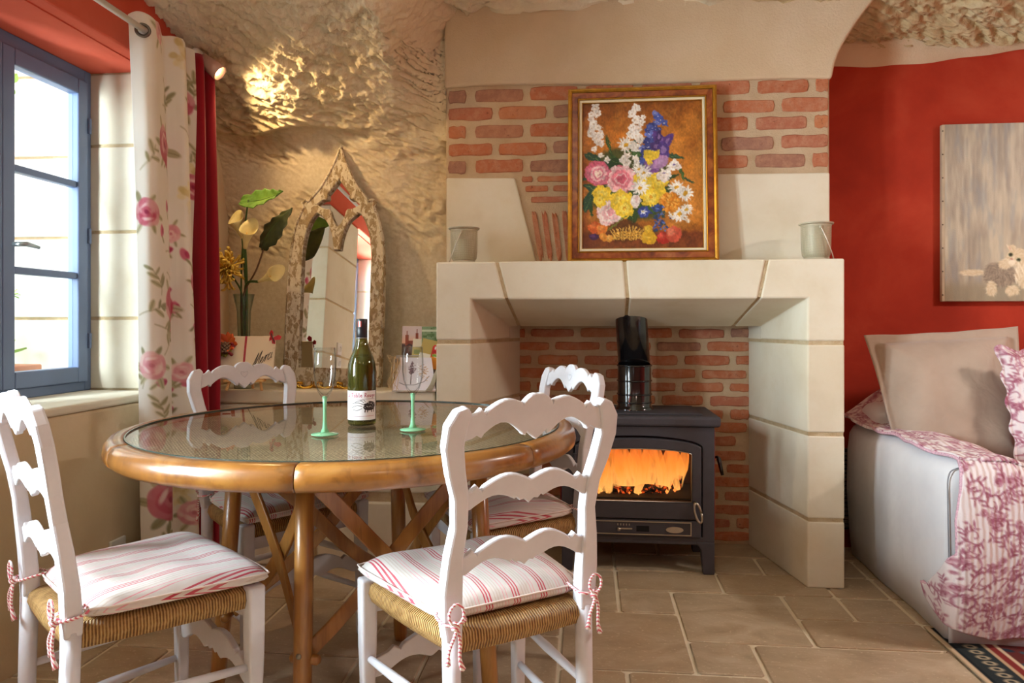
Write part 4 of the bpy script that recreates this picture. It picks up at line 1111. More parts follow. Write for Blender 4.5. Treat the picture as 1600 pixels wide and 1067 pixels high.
CH = [((0.018, 1.475), (-0.506, 0.864), 'white ladder-back chair nearest the viewer, its back towards the camera', 'red-striped cushion on the chair in front of the stove with its back to the viewer'),
      ((-0.982, 1.520), (0.690, 0.720), 'white ladder-back chair cut by the left edge, below the window', 'red-striped cushion on the chair at the left edge'),
      ((-0.912, 2.512), (0.740, -0.670), 'white ladder-back chair across the table, in front of the arched mirror', 'red-striped cushion on the far chair before the ledge'),
      ((0.145, 2.370), (-0.910, -0.410), 'white ladder-back chair beside the wood stove, half hidden by the nearest chair', 'red-striped cushion on the chair beside the stove')]
CHR = []
for k, ((xc, d), (vx, vd), la, lc) in enumerate(CH):
    X, Y = cw(xc, d); wx, wy = cw(vx, vd)
    rz = math.atan2(-wx, wy)
    c = chair0 if k == 0 else copy_tree(chair0)
    for o, l, gname in ((c, la, 'white chairs round the glass table'), (cush0[k], lc, 'striped seat cushions')):
        o.location = (X, Y, 0); o.rotation_euler = (0, 0, rz); o['label'] = l; o['group'] = gname
    CHR.append(c)
# ================================================================== ON THE MANTEL
GOLD = plain('gilt', '#b98a35', 0.32, 0.85, var=0.25, vscale=30, bump=0.1)
def m_burl():
    m = N('burl_veneer'); co = m.coord('Object')
    m.base(m.ramp(m.noise(co, 14, 6, 0.6, 1.5), [(0.3, '#5c2410'), (0.5, '#8c3f17'), (0.75, '#b0662a')])).set(rough=0.25, coat=0.4); return m.m
BURL = m_burl()
def rect(w, h, i): return [(-w / 2 + i, i), (w / 2 - i, i), (w / 2 - i, h - i), (-w / 2 + i, h - i)]
FWd, FHt = 0.633, 0.765
pc = atY(1003.5, 405, 3.105)
pt = thing('framed_painting', 'gilt-framed still life of flowers in a basket leaning above the mantel', 'painting', (pc.x, 3.105, ZM + 0.001))
pt.rotation_euler = (-0.085, 0, 0)
for nm, a, b, th, y, m, bv in (('outer_moulding', 0, 0.017, 0.036, 0.0, GOLD, 0.007), ('burl_band', 0.0165, 0.043, 0.024, 0.004, BURL, 0.002), ('inner_moulding', 0.0425, 0.049, 0.026, 0.0035, GOLD, 0.003), ('cream_liner', 0.0488, 0.060, 0.018, 0.006, plain('cream_liner', '#e6d6b4', 0.6), 0.002), ('gilt_slip', 0.0598, 0.0625, 0.016, 0.0065, GOLD, 0.001)):
    o = link(nm, plate([rect(FWd, FHt, a), rect(FWd, FHt, b)], th, bv), m, pt); o.location = (0, y - 0.02, 0)
MB().box(-FWd / 2 + 0.02, FWd / 2 - 0.02, -0.010, -0.006, 0.02, FHt - 0.02).build('backing_board', plain('board', '#7c5a36', 0.9), pt)
def bouquet():
    im = Img(160, 200, '#a8641f', 1.35); r = random.Random(4)
    X, Y = im.X, im.Y
    n1 = fbm(X / 30, Y / 30, 1.0, 4); n2 = fbm(X / 12, Y / 14, 5.0, 3)
    for c, m in (('#8a4a16', sstep(60, 0, Y) * 0.9), ('#d07a26', np.exp(-((X - 45) ** 2 + (Y - 55) ** 2) / 900)), ('#c47a2c', np.exp(-((X - 120) ** 2 + (Y - 60) ** 2) / 1400)), ('#cf8430', np.exp(-((X - 130) ** 2 + (Y - 120) ** 2) / 1200)), ('#7a3a14', sstep(20, 0, X) * 0.8), ('#dd8f3c', np.clip(n1, 0, 1) * 0.5), ('#7a4214', np.clip(-n1, 0, 1) * 0.5), ('#e0a050', np.clip(n2, 0, 1) * 0.25)):
        im.put(m, c)
    im.put(sstep(174, 180, Y), '#6e3417'); im.put(sstep(178, 200, Y) * np.clip(n2 + 0.5, 0, 1), '#8a4a22')
    G = lambda zx, zy: ((zx - 112) / 4.0, (zy - 128) / 4.0)
    GR = ['#2f4a24', '#3b5a2a', '#24401f', '#4d6b2e', '#2a4b38']
    for (zx, zy, a, b, an) in [(300, 470, 120, 90, 0), (350, 600, 170, 110, 0.2), (430, 690, 140, 80, 0), (480, 500, 90, 90, 0), (250, 640, 110, 80, 0)]:
        x, y = G(zx, zy); im.ell(x, y, a / 4, b / 4, '#3a4a22', an, 6, 0.85)
    for k in range(60):
        x, y = G(r.gauss(370, 120), r.gauss(600, 90)); im.ell(x, y, r.uniform(5, 11), r.uniform(1.4, 3.2), r.choice(GR), r.uniform(0, 3.1))
    for (zx, zy, l, w, an) in [(150, 640, 60, 20, -0.9), (140, 680, 50, 16, -1.2), (165, 600, 55, 16, 0.5), (165, 425, 45, 22, 0.4), (295, 455, 50, 22, 0.3), (255, 365, 60, 10, 1.3), (600, 430, 50, 12, 0.2), (635, 520, 50, 10, 1.2), (420, 420, 50, 26, 0.4), (375, 740, 50, 32, 1.4), (470, 700, 45, 24, 0.7), (560, 610, 40, 16, -0.5)]:
        x, y = G(zx, zy); im.ell(x, y, l / 4, w / 4, r.choice(GR), an); im.line([(x - math.cos(an) * l / 5, y - math.sin(an) * l / 5), (x + math.cos(an) * l / 5, y + math.sin(an) * l / 5)], 0.5, '#7d9550')
    def white(zx, zy, rr=20):
        x, y = G(zx, zy); im.flower(x, y, rr / 4, 5, r.choice(['#f1e9df', '#e9ded6', '#f6f0e8']), '#d8c3a8', 0.2, 0.9, r.uniform(0, 3))
    for (zx, zy) in [(180, 150), (160, 185), (190, 185), (160, 212), (172, 240), (200, 262), (165, 268), (212, 290), (182, 302), (158, 292), (198, 342), (215, 350), (175, 378), (188, 322), (212, 415), (245, 440), (205, 310)]: white(zx, zy, r.uniform(15, 24))
    for (zx, zy) in [(400, 160), (380, 190), (398, 225), (435, 208), (428, 240), (380, 265), (410, 275), (375, 300), (398, 310), (420, 330), (390, 372), (410, 380), (350, 420), (395, 432), (330, 440), (360, 460), (345, 455), (400, 460)]: white(zx, zy, r.uniform(16, 26))
    for k in range(46):
        t = r.random(); zx, zy = 515 - 75 * t + r.gauss(0, 22), 185 + 280 * t
        x, y = G(zx, zy); im.flower(x, y, r.uniform(3, 5.5), 5, r.choice(['#4a5aa8', '#39458f', '#6a7ac8', '#2f3878']), '#c8cfe8', 0.2, 0.9, r.uniform(0, 3))
    for (zx, zy, l, w, an, c) in [(530, 340, 60, 26, 0.9, '#53357c'), (560, 350, 55, 24, -0.9, '#5d3f8a'), (515, 375, 45, 28, 0.2, '#45306e'), (545, 395, 50, 30, 1.4, '#4f3a85'), (500, 445, 55, 38, 0.3, '#9a6aa6'), (480, 480, 48, 40, 1.2, '#7d4f92'), (530, 460, 45, 30, -0.6, '#b489b8'), (520, 320, 30, 14, 1.5, '#3d2a66')]:
        x, y = G(zx, zy); im.ell(x, y, l / 4, w / 4, c, an); im.ell(x, y, l / 9, w / 10, '#c7a8d4', an, 1, 0.5)
    for (zx, zy, l, w, an) in [(480, 415, 45, 20, 0.3), (462, 440, 40, 18, 1.3), (500, 420, 36, 16, -0.8)]:
        x, y = G(zx, zy); im.ell(x, y, l / 4, w / 4, '#e3c23c', an)
    def peony(zx, zy, rr, cols, rot=0):
        x0, y0 = G(zx, zy); R = rr / 4
        im.ell(x0, y0, R * 0.95, R * 0.9, cols[0], 0, 1.5)
        for ring, (n, q, c) in enumerate(((14, 0.82, cols[1]), (12, 0.62, cols[2]), (10, 0.42, cols[3]), (7, 0.22, cols[2]), (5, 0.1, cols[4]))):
            for k in range(n):
                w = rot + 2 * PI * (k + 0.4 * ring) / n + r.uniform(-.2, .2); q2 = q * r.uniform(0.85, 1.15)
                im.ell(x0 + math.cos(w) * R * q2, y0 + math.sin(w) * R * q2 * 0.92, R * 0.24, R * 0.17, c, w + PI / 2 + r.uniform(-.4, .4), 0.8)
                im.ell(x0 + math.cos(w) * R * q2 * 0.9, y0 + math.sin(w) * R * q2 * 0.83, R * 0.17, R * 0.05, cols[0], w + PI / 2, 0.8, 0.5)
    peony(195, 515, 74, ['#c8506e', '#d6647e', '#de7d92', '#efc0c4', '#f3dccf'])
    peony(320, 548, 84, ['#d8707f', '#f2cfcf', '#efb9bd', '#e0808e', '#d35f74'])
    peony(262, 728, 76, ['#e09a9e', '#f3d6d2', '#f5e2dc', '#edbfc0', '#e6a2a8'])
    def yel(zx, zy, rr, n=6):
        x, y = G(zx, zy); im.flower(x, y, rr / 4 * 1.25, n, r.choice(['#e8bf2c', '#efcb3a']), '#c98f1c', 0.25, 0.9, r.uniform(0, 3)); im.flower(x, y, rr / 4 * 0.7, n, '#f5dc62', '#d79a20', 0.3, 0.7, r.uniform(0, 3))
    yel(215, 632, 42); yel(205, 660, 30); yel(320, 668, 50); yel(335, 710, 42); yel(490, 590, 58); yel(475, 650, 44); yel(520, 560, 38); yel(415, 548, 26)
    def daisy(zx, zy, rr, cc='#d9a32a'):
        x, y = G(zx, zy); im.flower(x, y, rr / 4 * 1.1, 12, '#f4efe6', cc, 0.27, 0.28, r.uniform(0, 1))
    for d in [(345, 358, 40), (420, 595, 42), (440, 515, 36), (410, 495, 30), (610, 600, 38), (655, 632, 40), (625, 742, 38), (662, 718, 30), (590, 745, 20), (665, 772, 14)]: daisy(*d)
    for (zx, zy) in [(600, 470), (585, 490), (615, 485), (545, 515), (530, 535), (560, 525), (545, 545)]: white(zx, zy, 24)
    for (zx, zy) in [(600, 475), (545, 520)]:
        x, y = G(zx, zy); im.ell(x, y, 2.2, 1.3, '#5a3f86')
    x, y = G(575, 678); im.ell(x, y, 13, 13.5, '#cf7a1c', 0, 1.5)
    for k in range(90):
        a, q = r.uniform(0, 2 * PI), math.sqrt(r.random()) * 13; im.ell(x + math.cos(a) * q, y + math.sin(a) * q, 2.2, 0.9, r.choice(['#e8a03a', '#d98420', '#f0b85a']), a)
    x, y = G(395, 668); im.ell(x, y, 6.5, 9, '#e9dcd6', 0.2); im.ell(x + 1, y - 2, 2, 6, '#c9a8a8', 0.4, 1, 0.7); im.ell(x - 3, y + 1, 2.5, 6, '#f4ece6', -0.3)
    for k in range(70):
        x, y = G(r.gauss(520, 22), r.uniform(690, 830)); im.ell(x, y, 1.8, 1.4, r.choice(['#39509a', '#2c3f7a', '#5d77bd', '#28484c']), 0)
    x, y = G(437, 730); im.flower(x, y, 8, 6, '#3a4a9c', '#e8eefa', 0.3, 0.8); im.flower(x, y, 4.5, 5, '#e8eefa', '#d9c23a', 0.2, 0.35)
    # basket
    x0, y0 = G(335, 862)
    im.ell(x0 + 1, y0 - 8, 24, 15, '#5a3312', 0, 2, 0.9)
    for k in range(13):
        t = k / 12; xa, ya = G(258 + 210 * t, 760 + 40 * abs(t - .5) ** 0.5); xb, yb = G(290 + 140 * t, 875)
        im.line([(xa, ya + 8), ((xa + xb) / 2 + (t - .5) * 3, (ya + yb) / 2), (xb, yb)], 1.5, '#c9963a'); im.line([(xa + .5, ya + 8), (xb + .5, yb)], 0.5, '#edcb74')
    for yy in (838, 852, 868):
        for k in range(16):
            x, y = G(282 + 148 * k / 15, yy + 4 * math.sin(k)); im.ell(x, y, 1.8, 1.0, '#b98128' if k % 2 else '#dfb04e', 0.6)
    xa, ya = G(235, 835); xb, yb = G(350, 745); im.line([(xa, ya), (xa + 14, ya - 11), (xb, yb)], 1.6, '#6d7a30')
    for (zx, zy, rx, ry, c, h) in [(175, 808, 36, 32, '#cf5c26', '#e58a4c'), (215, 822, 30, 30, '#db7a30', '#eea45c'), (222, 862, 24, 20, '#d98a30', '#f0b45a'), (258, 872, 22, 20, '#dd9a3c', '#f2c474'), (170, 858, 28, 20, '#3d1d4a', '#7a4a80'), (540, 868, 34, 32, '#b32a20', '#dc6450'), (592, 850, 40, 42, '#c9543c', '#e08a6a'), (466, 866, 40, 40, '#d4a224', '#f0d060'), (460, 830, 24, 34, '#d4a224', '#e8c850')]:
        x, y = G(zx, zy); im.ell(x, y, rx / 4, ry / 4, c); im.ell(x - rx / 14, y - ry / 12, rx / 8, ry / 8, h, 0, 3, 0.7)
    wx, wy = fbm(X / 5, Y / 5, 21.0, 3) * 1.3 + vn(X / 1.3, Y / 1.3, 3.0) * 0.5, fbm(X / 5, Y / 5, 31.0, 3) * 1.3 + vn(X / 1.3, Y / 1.3, 8.0) * 0.5
    ix = np.clip(((X + wx) * im.k).astype(int), 0, im.nx - 1); iy = np.clip(((Y + wy) * im.k).astype(int), 0, im.ny - 1); im.a = im.a[iy, ix]
    im.a *= (0.97 + 0.10 * fbm(X / 1.6, Y / 2.4, 9.0, 2) + 0.08 * fbm(X / 9, Y / 9, 12.0, 2))[..., None]
    return np.clip(im.a, 0, 1)
o = picture('canvas', bouquet(), FWd - 0.122, FHt - 0.122, PAINT, pt); o.location = (0, -0.014, 0.061)

# ---- perforated metal candle lanterns
def m_mesh():
    m = N('perforated_zinc'); u = m.attr('uvp', 'Vector')
    v = m.vor(u, 1.0, 'F1', 'Distance', 0.0)
    tr = m.n('ShaderNodeBsdfTransparent'); mx = m.n('ShaderNodeMixShader')
    m.base('#b3a98e').set(rough=0.5, metal=0.1)
    m.l(m.math('LESS_THAN', v, 0.27), mx.inputs[0]); m.l(m.p.outputs[0], mx.inputs[1]); m.l(tr.outputs[0], mx.inputs[2]); m.l(mx.outputs[0], m.out.inputs[0]); return m.m
ZINC = m_mesh(); ZP = plain('pale_zinc', '#b9af97', 0.45, 0.1, var=0.1)
CANDLE = plain('pale_wax', '#e4e3c0', 0.6, var=0.05)
def lantern(px, label, hx):
    p = atY(px, 400, 3.055)
    t = thing('candle_lantern', label, 'lantern', (p.x, 3.055, ZM), hx, 'perforated lanterns on the mantel')
    prf = [(0.046, 0.012), (0.054, 0.022), (0.057, 0.05), (0.058, 0.10), (0.0585, 0.140), (0.062, 0.150)]
    mb = MB(); mb.lathe(prf, 40); me = mb.mesh('bucket')
    a = me.attributes.new('uvp', 'FLOAT_VECTOR', 'POINT')
    vals = []
    for i, (r_, z_) in enumerate(prf):
        for k in range(40): vals += [k / 40 * 2 * PI * 0.058 / 0.0042, z_ / 0.0042, 0]
    a.data.foreach_set('vector', vals); link('bucket', me, ZINC, t, True)
    MB().lathe([(0.061, 0.146), (0.067, 0.149), (0.068, 0.154), (0.061, 0.155)], 40, closed=True).build('rim', ZP, t, True)
    MB().lathe([(0.0, 0.0), (0.052, 0.0), (0.053, 0.005), (0.048, 0.010), (0.046, 0.014), (0.0, 0.014)], 40).build('base', ZP, t, True)
    MB().lathe([(0, 0.014), (0.040, 0.014), (0.042, 0.03), (0.042, 0.098), (0.036, 0.104), (0, 0.102)], 28).build('candle', CANDLE, t, True)
    for s in (-1, 1):
        MB().lathe([(0.0, -0.004), (0.007, -0.002), (0.007, 0.002), (0, 0.004)], 12).build('rivet', ZP, t, True).matrix_local = Matrix.Translation((s * 0.0, -s * 0.0605, 0.132)) @ Matrix.Rotation(PI / 2, 4, 'X')
    hd = [(0.0, -0.062, 0.132), (-0.018, -0.066, 0.09), (-0.035, -0.062, 0.05), (-0.054, -0.045, 0.008), (-0.066, 0.0, 0.004), (-0.054, 0.045, 0.008), (-0.035, 0.062, 0.05), (0.0, 0.062, 0.132)]
    MB().tube(catmull(hd, 6), 0.0022, 6).build('wire_handle', plain('wire', '#cfc8b8', 0.3, 0.8), t, True)
lantern(725, 'perforated pale metal lantern at the left end of the mantel', 0.0)
lantern(1275, 'perforated pale metal lantern at the right end of the mantel', PI)

# ================================================================== ON THE LEDGE
LZ = 0.763
def m_chippy():
    m = N('chippy_cream_paint'); co = m.coord('Object')
    n = m.noise(m.coord('Object', (1.5, 1, 0.8)), 34, 5, 0.62, 0.6)
    f = m.ramp(n, [(0.50, (0, 0, 0)), (0.53, (1, 1, 1))])
    c = m.mix(f, m.ramp(m.noise(co, 60, 3), [(0.3, '#d2c3a8'), (0.7, '#e6dcc6')]), m.ramp(m.noise(co, 90, 4), [(0.3, '#98815f'), (0.7, '#b9a380')]))
    m.base(c).set(rough=0.85, spec=0.2); m.bump(m.math('SUBTRACT', 1.0, f), 0.7, 0.003); return m.m
CHIP = m_chippy()
MIR = N('mirror_silver'); MIR.base((0.93, 0.95, 0.93)).set(rough=0.0, metal=1.0); MIR = MIR.m
mp = atY(519, 608, 3.13)
mr = thing('arched_mirror', 'gothic arched mirror with chipped cream frame leaning on the rock wall', 'mirror', (mp.x, 3.135, LZ))
mr.rotation_euler = (-0.075, 0.012, 0.0)
HWm = 0.228
outl = [(HWm, 0), (HWm, 0.50)] + catmull([(HWm - 0.003, 0.56), (HWm - 0.014, 0.68), (HWm - 0.038, 0.775), (HWm - 0.062, 0.826)], 5) + [(HWm - 0.052, 0.846), (HWm - 0.066, 0.860), (HWm - 0.082, 0.852)] + catmull([(HWm - 0.086, 0.856), (0.085, 0.925), (0.038, 1.01), (0.014, 1.07), (0.0, 1.105)], 5)
outl = outl + [(-x, z) for x, z in outl[::-1][1:]]
OW = 0.162
# main opening: two lancets meeting at a hanging pendant
lan = [(OW, 0.085), (OW, 0.60)] + catmull([(OW, 0.60), (OW - 0.012, 0.69), (OW - 0.035, 0.755), (OW - 0.058, 0.790)], 5)[1:] + catmull([(OW - 0.066, 0.792), (0.052, 0.752), (0.026, 0.69), (0.015, 0.622)], 5) 
lan = lan + [(-x, z) for x, z in lan[::-1]]
qf = catmull([(0.0, 0.950), (0.024, 0.915), (0.052, 0.880)], 4) + catmull([(0.050, 0.868), (0.054, 0.856), (0.074, 0.852), (0.100, 0.832)], 4) + [(0.090, 0.824), (0.062, 0.812), (0.044, 0.812), (0.036, 0.802), (0.030, 0.776), (0.014, 0.745), (0.0, 0.728)]
qf = qf + [(-x, z) for x, z in qf[::-1][1:-1]]
frm = link('frame', plate([outl, lan, qf], 0.030, 0.004), CHIP, mr); frm.location = (0, 0, 0)
# raised outer bead following the arch
bead = [(x * 0.975, -0.015, 0.004 + z * 0.988) for x, z in outl]
MB().tube(bead, 0.006, 6).build('edge_bead', CHIP, frm, True)
MB().lathe([(0, 0), (0.010, 0.004), (0.012, 0.014), (0.006, 0.026), (0, 0.034)], 10, (0, 0, 1.09)).build('finial', CHIP, frm, True)
gls = [(x * 0.93, z * 0.97 + 0.01) for x, z in outl]
mb = MB(); mb.prism(gls, 0.008, 0.011, 'y'); mb.build('mirror_glass', MIR, mr)
mb = MB(); mb.prism([(x * 0.97, z * 0.985 + 0.005) for x, z in outl], 0.013, 0.020, 'y'); mb.build('back_board', plain('mirror_back', '#6b563c', 0.9), mr)

# gold garland lying in front of the mirror
gt = thing('gold_garland', 'coil of shiny gold ribbon garland lying before the arched mirror', 'garland', (mp.x - 0.02, 3.055, LZ))
for k in range(2):
    P = []; n = 90
    for i in range(n):
        t = i / (n - 1); x = -0.14 + 0.30 * t; a = t * 42 + k * 2.1
        P.append([(x + 0.016 * math.cos(a), 0.022 * math.sin(a * 0.5) - 0.01 + 0.012 * k, 0.014 + 0.012 * math.sin(a) + s * 0.012) for s in (-0.5, 0.5)])
    mb = MB(); mb.grid(P); o = mb.build('ribbon', plain('gold_foil', '#c9993a', 0.18, 1.0), gt, True)
    m_ = o.modifiers.new('thick', 'SOLIDIFY'); m_.thickness = 0.0008

# ---- glass vase with calla lilies, leaves and a chrysanthemum
vp = at(381, 600, 3.16); VX, VY = vp.x, vp.y
VG = m_clear('vase_glass', (0.88, 0.93, 0.91), 1.5, 0.0, (0.30, 0.38, 0.36))
vs = thing('glass_vase', 'tall narrow clear glass vase behind the thank-you card', 'vase', (VX, VY, LZ))
MB().lathe([(0, 0.0), (0.040, 0.0), (0.041, 0.01), (0.030, 0.10), (0.026, 0.22), (0.030, 0.34), (0.046, 0.415), (0.043, 0.416), (0.027, 0.34), (0.023, 0.22), (0.027, 0.10), (0.036, 0.016), (0, 0.014)], 32).build('body', VG, vs, True)
MB().lathe([(0, 0.016), (0.035, 0.017), (0.027, 0.10), (0.023, 0.2), (0, 0.2)], 28).build('water', m_clear('vase_water', (0.72, 0.80, 0.70), 1.33), vs, True)
STEM = plain('green_stem', '#3f5a22', 0.55, var=0.2); CALLA = plain('calla_cream', '#efdf9a', 0.5, var=0.12, vscale=14)
SPAD = plain('spadix_yellow', '#e0b030', 0.7)
LEAFG = N('leaf_green'); _c = LEAFG.coord(); LEAFG.base(LEAFG.ramp(LEAFG.noise(_c, 12, 4), [(0.3, '#4c7a24'), (0.7, '#84ad48')])).set(rough=0.45); LEAFG = LEAFG.m
LEAFD = N('leaf_dark'); _c = LEAFD.coord(); LEAFD.base(LEAFD.ramp(LEAFD.noise(_c, 12, 4), [(0.3, '#2c3318'), (0.7, '#5c6334')])).set(rough=0.5); LEAFD = LEAFD.m
def V(px, py, d): return at(px, py, d) - Vector((VX, VY, LZ))
STN = [0]
def stem_path(top, bottom=(0, 0, 0.03), bow=(0, 0, 0), r=0.004, n=14):
    a, b = Vector(bottom), Vector(top); w_ = STN[0] * 2 * PI / 6; STN[0] += 1
    a = a + Vector((0.012 * math.cos(w_), 0.012 * math.sin(w_), 0)); nk = Vector((b.x * 0.08 + 0.014 * math.cos(w_), b.y * 0.08 + 0.014 * math.sin(w_), 0.40)); bw = Vector(bow)
    return catmull([tuple(a), tuple(nk * 0.5 + a * 0.5), tuple(nk), tuple(nk.lerp(b, 0.5) + bw), tuple(b)], 5)
def calla(head, axis, size, label, bow=(0, 0, 0), bottom=(0, 0, 0.03)):
    t = thing('calla_lily', label, 'flower', (VX, VY, LZ), 0, 'calla lilies in the glass vase')
    h = Vector(head); ax = Vector(axis).normalized()
    MB().tube(stem_path(h, bottom, bow), 0.0055, 8).build('stem', STEM, t, True)
    s_ = ax.orthogonal().normalized(); s_ = Vector((1, 0, 0)) - ax * ax.x; s_.normalize(); u = ax.cross(s_).normalized()
    P = []
    for i in range(10):
        q = i / 9; r_ = size * (0.09 + 0.10 * q + 0.26 * q ** 3); row = []
        for k in range(21):
            w = -PI + 2 * PI * k / 20 * 1.03
            lip = (0.55 * size * (0.5 + 0.5 * math.cos(w)) ** 3) * q ** 3
            rr = r_ * (1 + 0.25 * q * q * math.cos(w))
            c = h + ax * (size * q + lip) + (u * math.cos(w) + s_ * math.sin(w)) * rr - u * (0.0)
            row.append(tuple(c + (u * 0.5 * lip)))
        P.append(row)
    mb = MB(); mb.grid(P); o = mb.build('spathe', CALLA, t, True); m_ = o.modifiers.new('thick', 'SOLIDIFY'); m_.thickness = 0.0012
    MB().tube([tuple(h + ax * size * q) for q in (0.1, 0.4, 0.7, 0.95)], [0.004, 0.0045, 0.004, 0.001], 8).build('spadix', SPAD, t, True)
calla(V(379, 372, 3.12), (-0.30, -0.35, 1.0), 0.075, 'cream calla lily highest in the vase, under the green leaf')
calla(V(383, 388, 3.09), (0.35, -0.45, 1.0), 0.078, 'cream calla lily in the middle of the vase, against the dark leaf', (0.004, -0.004, 0))
calla(V(404, 440, 3.10), (1.0, -0.2, 0.38), 0.072, 'cream calla lily leaning right towards the arched mirror', (-0.02, 0, 0.03))
def leaf_stem(base, tip, width, mat, label, side, bow, fold=0.25, red=False):
    t = thing('leaf_stem', label, 'leaf', (VX, VY, LZ))
    b, e = Vector(base), Vector(tip); ax = (e - b); L = ax.length; ax.normalize()
    sv = Vector(side); sv = (sv - ax * sv.dot(ax)).normalized(); nv = ax.cross(sv).normalized()
    MB().tube(stem_path(b, (0.006, 0, 0.03), bow), 0.004, 8).build('stem', plain('reddish_stem', '#5a3a20', 0.6) if red else STEM, t, True)
    P = []
    for i in range(19):
        q = -0.22 + 1.22 * i / 18
        if q < 0: wd = width * (0.62 * math.sqrt(max(0, 1 - (q / 0.23) ** 2)))
        else: wd = width * (0.62 + 0.38 * math.sin(min(1, q / 0.3) * PI / 2)) * (1 - q ** 1.6) ** 0.85 if q < 1 else 0.001
        row = []
        for k in range(13):
            s = (k - 6) / 6
            if q < 0 and abs(s) < 0.34: s = math.copysign(0.34 * (1 + q / 0.3), s) if s else 0
            rip = 0.006 * math.sin(abs(s) * 5 + q * 24) * abs(s)
            row.append(tuple(b + ax * (L * q - 0.02 * abs(s) * L) + sv * (wd * s) + nv * (-fold * wd * (1 - abs(s)) + rip + 0.10 * L * q * q)))
        P.append(row)
    mb = MB(); mb.grid(P); o = mb.build('blade', mat, t, True); m_ = o.modifiers.new('thick', 'SOLIDIFY'); m_.thickness = 0.001
    vn_ = MB()
    vn_.tube([tuple(b + ax * L * q + nv * (-fold * width * (0.62 + 0.38 * min(1, q / 0.3)) * (1 - q) ** 0.8 + 0.10 * L * q * q - 0.0015)) for q in np.linspace(0, 0.95, 10)], [0.0022 * (1 - q * 0.8) for q in np.linspace(0, 1, 10)], 6); vn_.build('midrib', STEM, o, True)
leaf_stem(V(388, 312, 3.10), V(447, 304, 3.02), 0.060, LEAFG, 'bright green arrow-shaped leaf at the top of the vase', (0.2, 0.5, 0.8), (-0.01, 0, 0.0))
leaf_stem(V(416, 376, 3.14), V(452, 322, 3.10), 0.068, LEAFD, 'dark drooping arrow-shaped leaf beside the arched mirror', (0.8, -0.3, 0.3), (0.01, 0, 0.0), red=True)
# spidery chrysanthemum
ct = thing('chrysanthemum', 'yellow spider chrysanthemum leaning left in the vase', 'flower', (VX, VY, LZ))
hc = V(353, 421, 3.13)
MB().tube(stem_path(hc, (0, 0.0, 0.03), (0.0, 0, 0.02)), 0.004, 8).build('stem', STEM, ct, True)
YEL = N('yellow_petal'); YEL.base(YEL.mix(YEL.math('MULTIPLY', YEL.rnd(), 0.8), '#f2d45c', '#e0b044')).set(rough=0.6); YEL = YEL.m
crg = random.Random(9)
pet = []
for v_ in range(4):
    mb = MB(); c = [0.35, 0.9, 1.5, 2.2][v_]
    P = [(0, 0, 0), (0, 0, 0.25), (0.03 * c, 0, 0.5), (0.10 * c, 0, 0.78), (0.2 * c, 0, 0.96), (0.28 * c, 0, 0.93)]
    mb.tube(catmull(P, 2), [0.035, 0.045, 0.05, 0.05, 0.05, 0.05, 0.055, 0.06, 0.065, 0.07, 0.05], 5); pet.append(mb.mesh('petal'))
for me in pet:
    me.materials.append(YEL); me.polygons.foreach_set('use_smooth', [True] * len(me.polygons))
for k in range(110):
    z_ = crg.uniform(-0.55, 1); a = crg.uniform(0, 2 * PI); q = math.sqrt(1 - z_ * z_)
    d = Vector((q * math.cos(a), z_ * -0.8, q * math.sin(a))); d = (d + Vector((0, -0.25, -0.05))).normalized()
    o = bpy.data.objects.new('petal', pet[k % 4]); COL.objects.link(o); o.parent = ct; o.location = hc
    o.rotation_euler = (d.to_track_quat('Z', 'Y').to_matrix() @ Matrix.Rotation(crg.uniform(0, 6), 3, 'Z')).to_euler()
    s = crg.uniform(0.052, 0.095) * (0.75 + 0.35 * (1 - abs(d.y))); o.scale = (s, s, s)

# ---- thank-you card on a small easel
PINE = plain('pale_pine', '#d0a366', 0.6, var=0.15, scale=(1, 1, 0.2), vscale=30)
ep = at(384, 603, 3.04)
es = thing('mini_easel', 'small pale wooden easel on the ledge under the thank-you card', 'easel', (ep.x, ep.y, LZ), 0.10)
for s in (-1, 1): bevel(MB().bar((s * 0.075, -0.02, 0.003), (s * 0.030, 0.035, 0.175), 0.010, 0.009, (1, 0, 0)).build('leg', PINE, es), 0.001, 1)
bevel(MB().bar((0, 0.085, 0.003), (0, 0.036, 0.175), 0.010, 0.008, (1, 0, 0)).build('rear_leg', PINE, es), 0.001, 1)
bevel(MB().box(-0.085, 0.085, -0.030, 0.004, 0.040, 0.050).build('tray', PINE, es), 0.001, 1)
bevel(MB().bar((-0.045, 0.033, 0.165), (0.045, 0.033, 0.165), 0.010, 0.008).build('crossbar', PINE, es), 0.001, 1)
cd = thing('thank_you_card', 'cream card lettered Merci with autumn flower and red butterfly', 'card', (ep.x, ep.y, LZ), 0.10)
CARD = plain('cream_canvas', '#e8d8bf', 0.75, var=0.04)
bw = Empty = None
hold = bpy.data.objects.new('board', MB().box(-0.118, 0.118, 0, 0.012, 0, 0.185).mesh('board')); COL.objects.link(hold); hold.parent = cd; hold.data.materials.append(CARD)
hold.location = (0, -0.018, 0.0525); hold.rotation_euler = (-0.25, 0, 0.0); bevel(hold, 0.002, 2)
INK = plain('black_ink', '#2a2420', 0.6); RIBB = plain('red_ribbon', '#a83440', 0.6, var=0.3, vscale=120)
MB().box(-0.012, -0.003, -0.0012, 0, 0.0, 0.185).build('ribbon', RIBB, hold)
MB().box(-0.105, -0.02, -0.0012, 0, 0.012, 0.055).build('printed_slip', plain('slip_paper', '#e9e2e4', 0.6), hold)
for (x0, x1, z0, z1) in ((-0.095, -0.06, 0.035, 0.042), (-0.058, -0.042, 0.020, 0.050), (-0.095, -0.065, 0.020, 0.026)):
    MB().box(x0, x1, -0.0016, -0.001, z0, z1).build('print_mark', RIBB, hold)
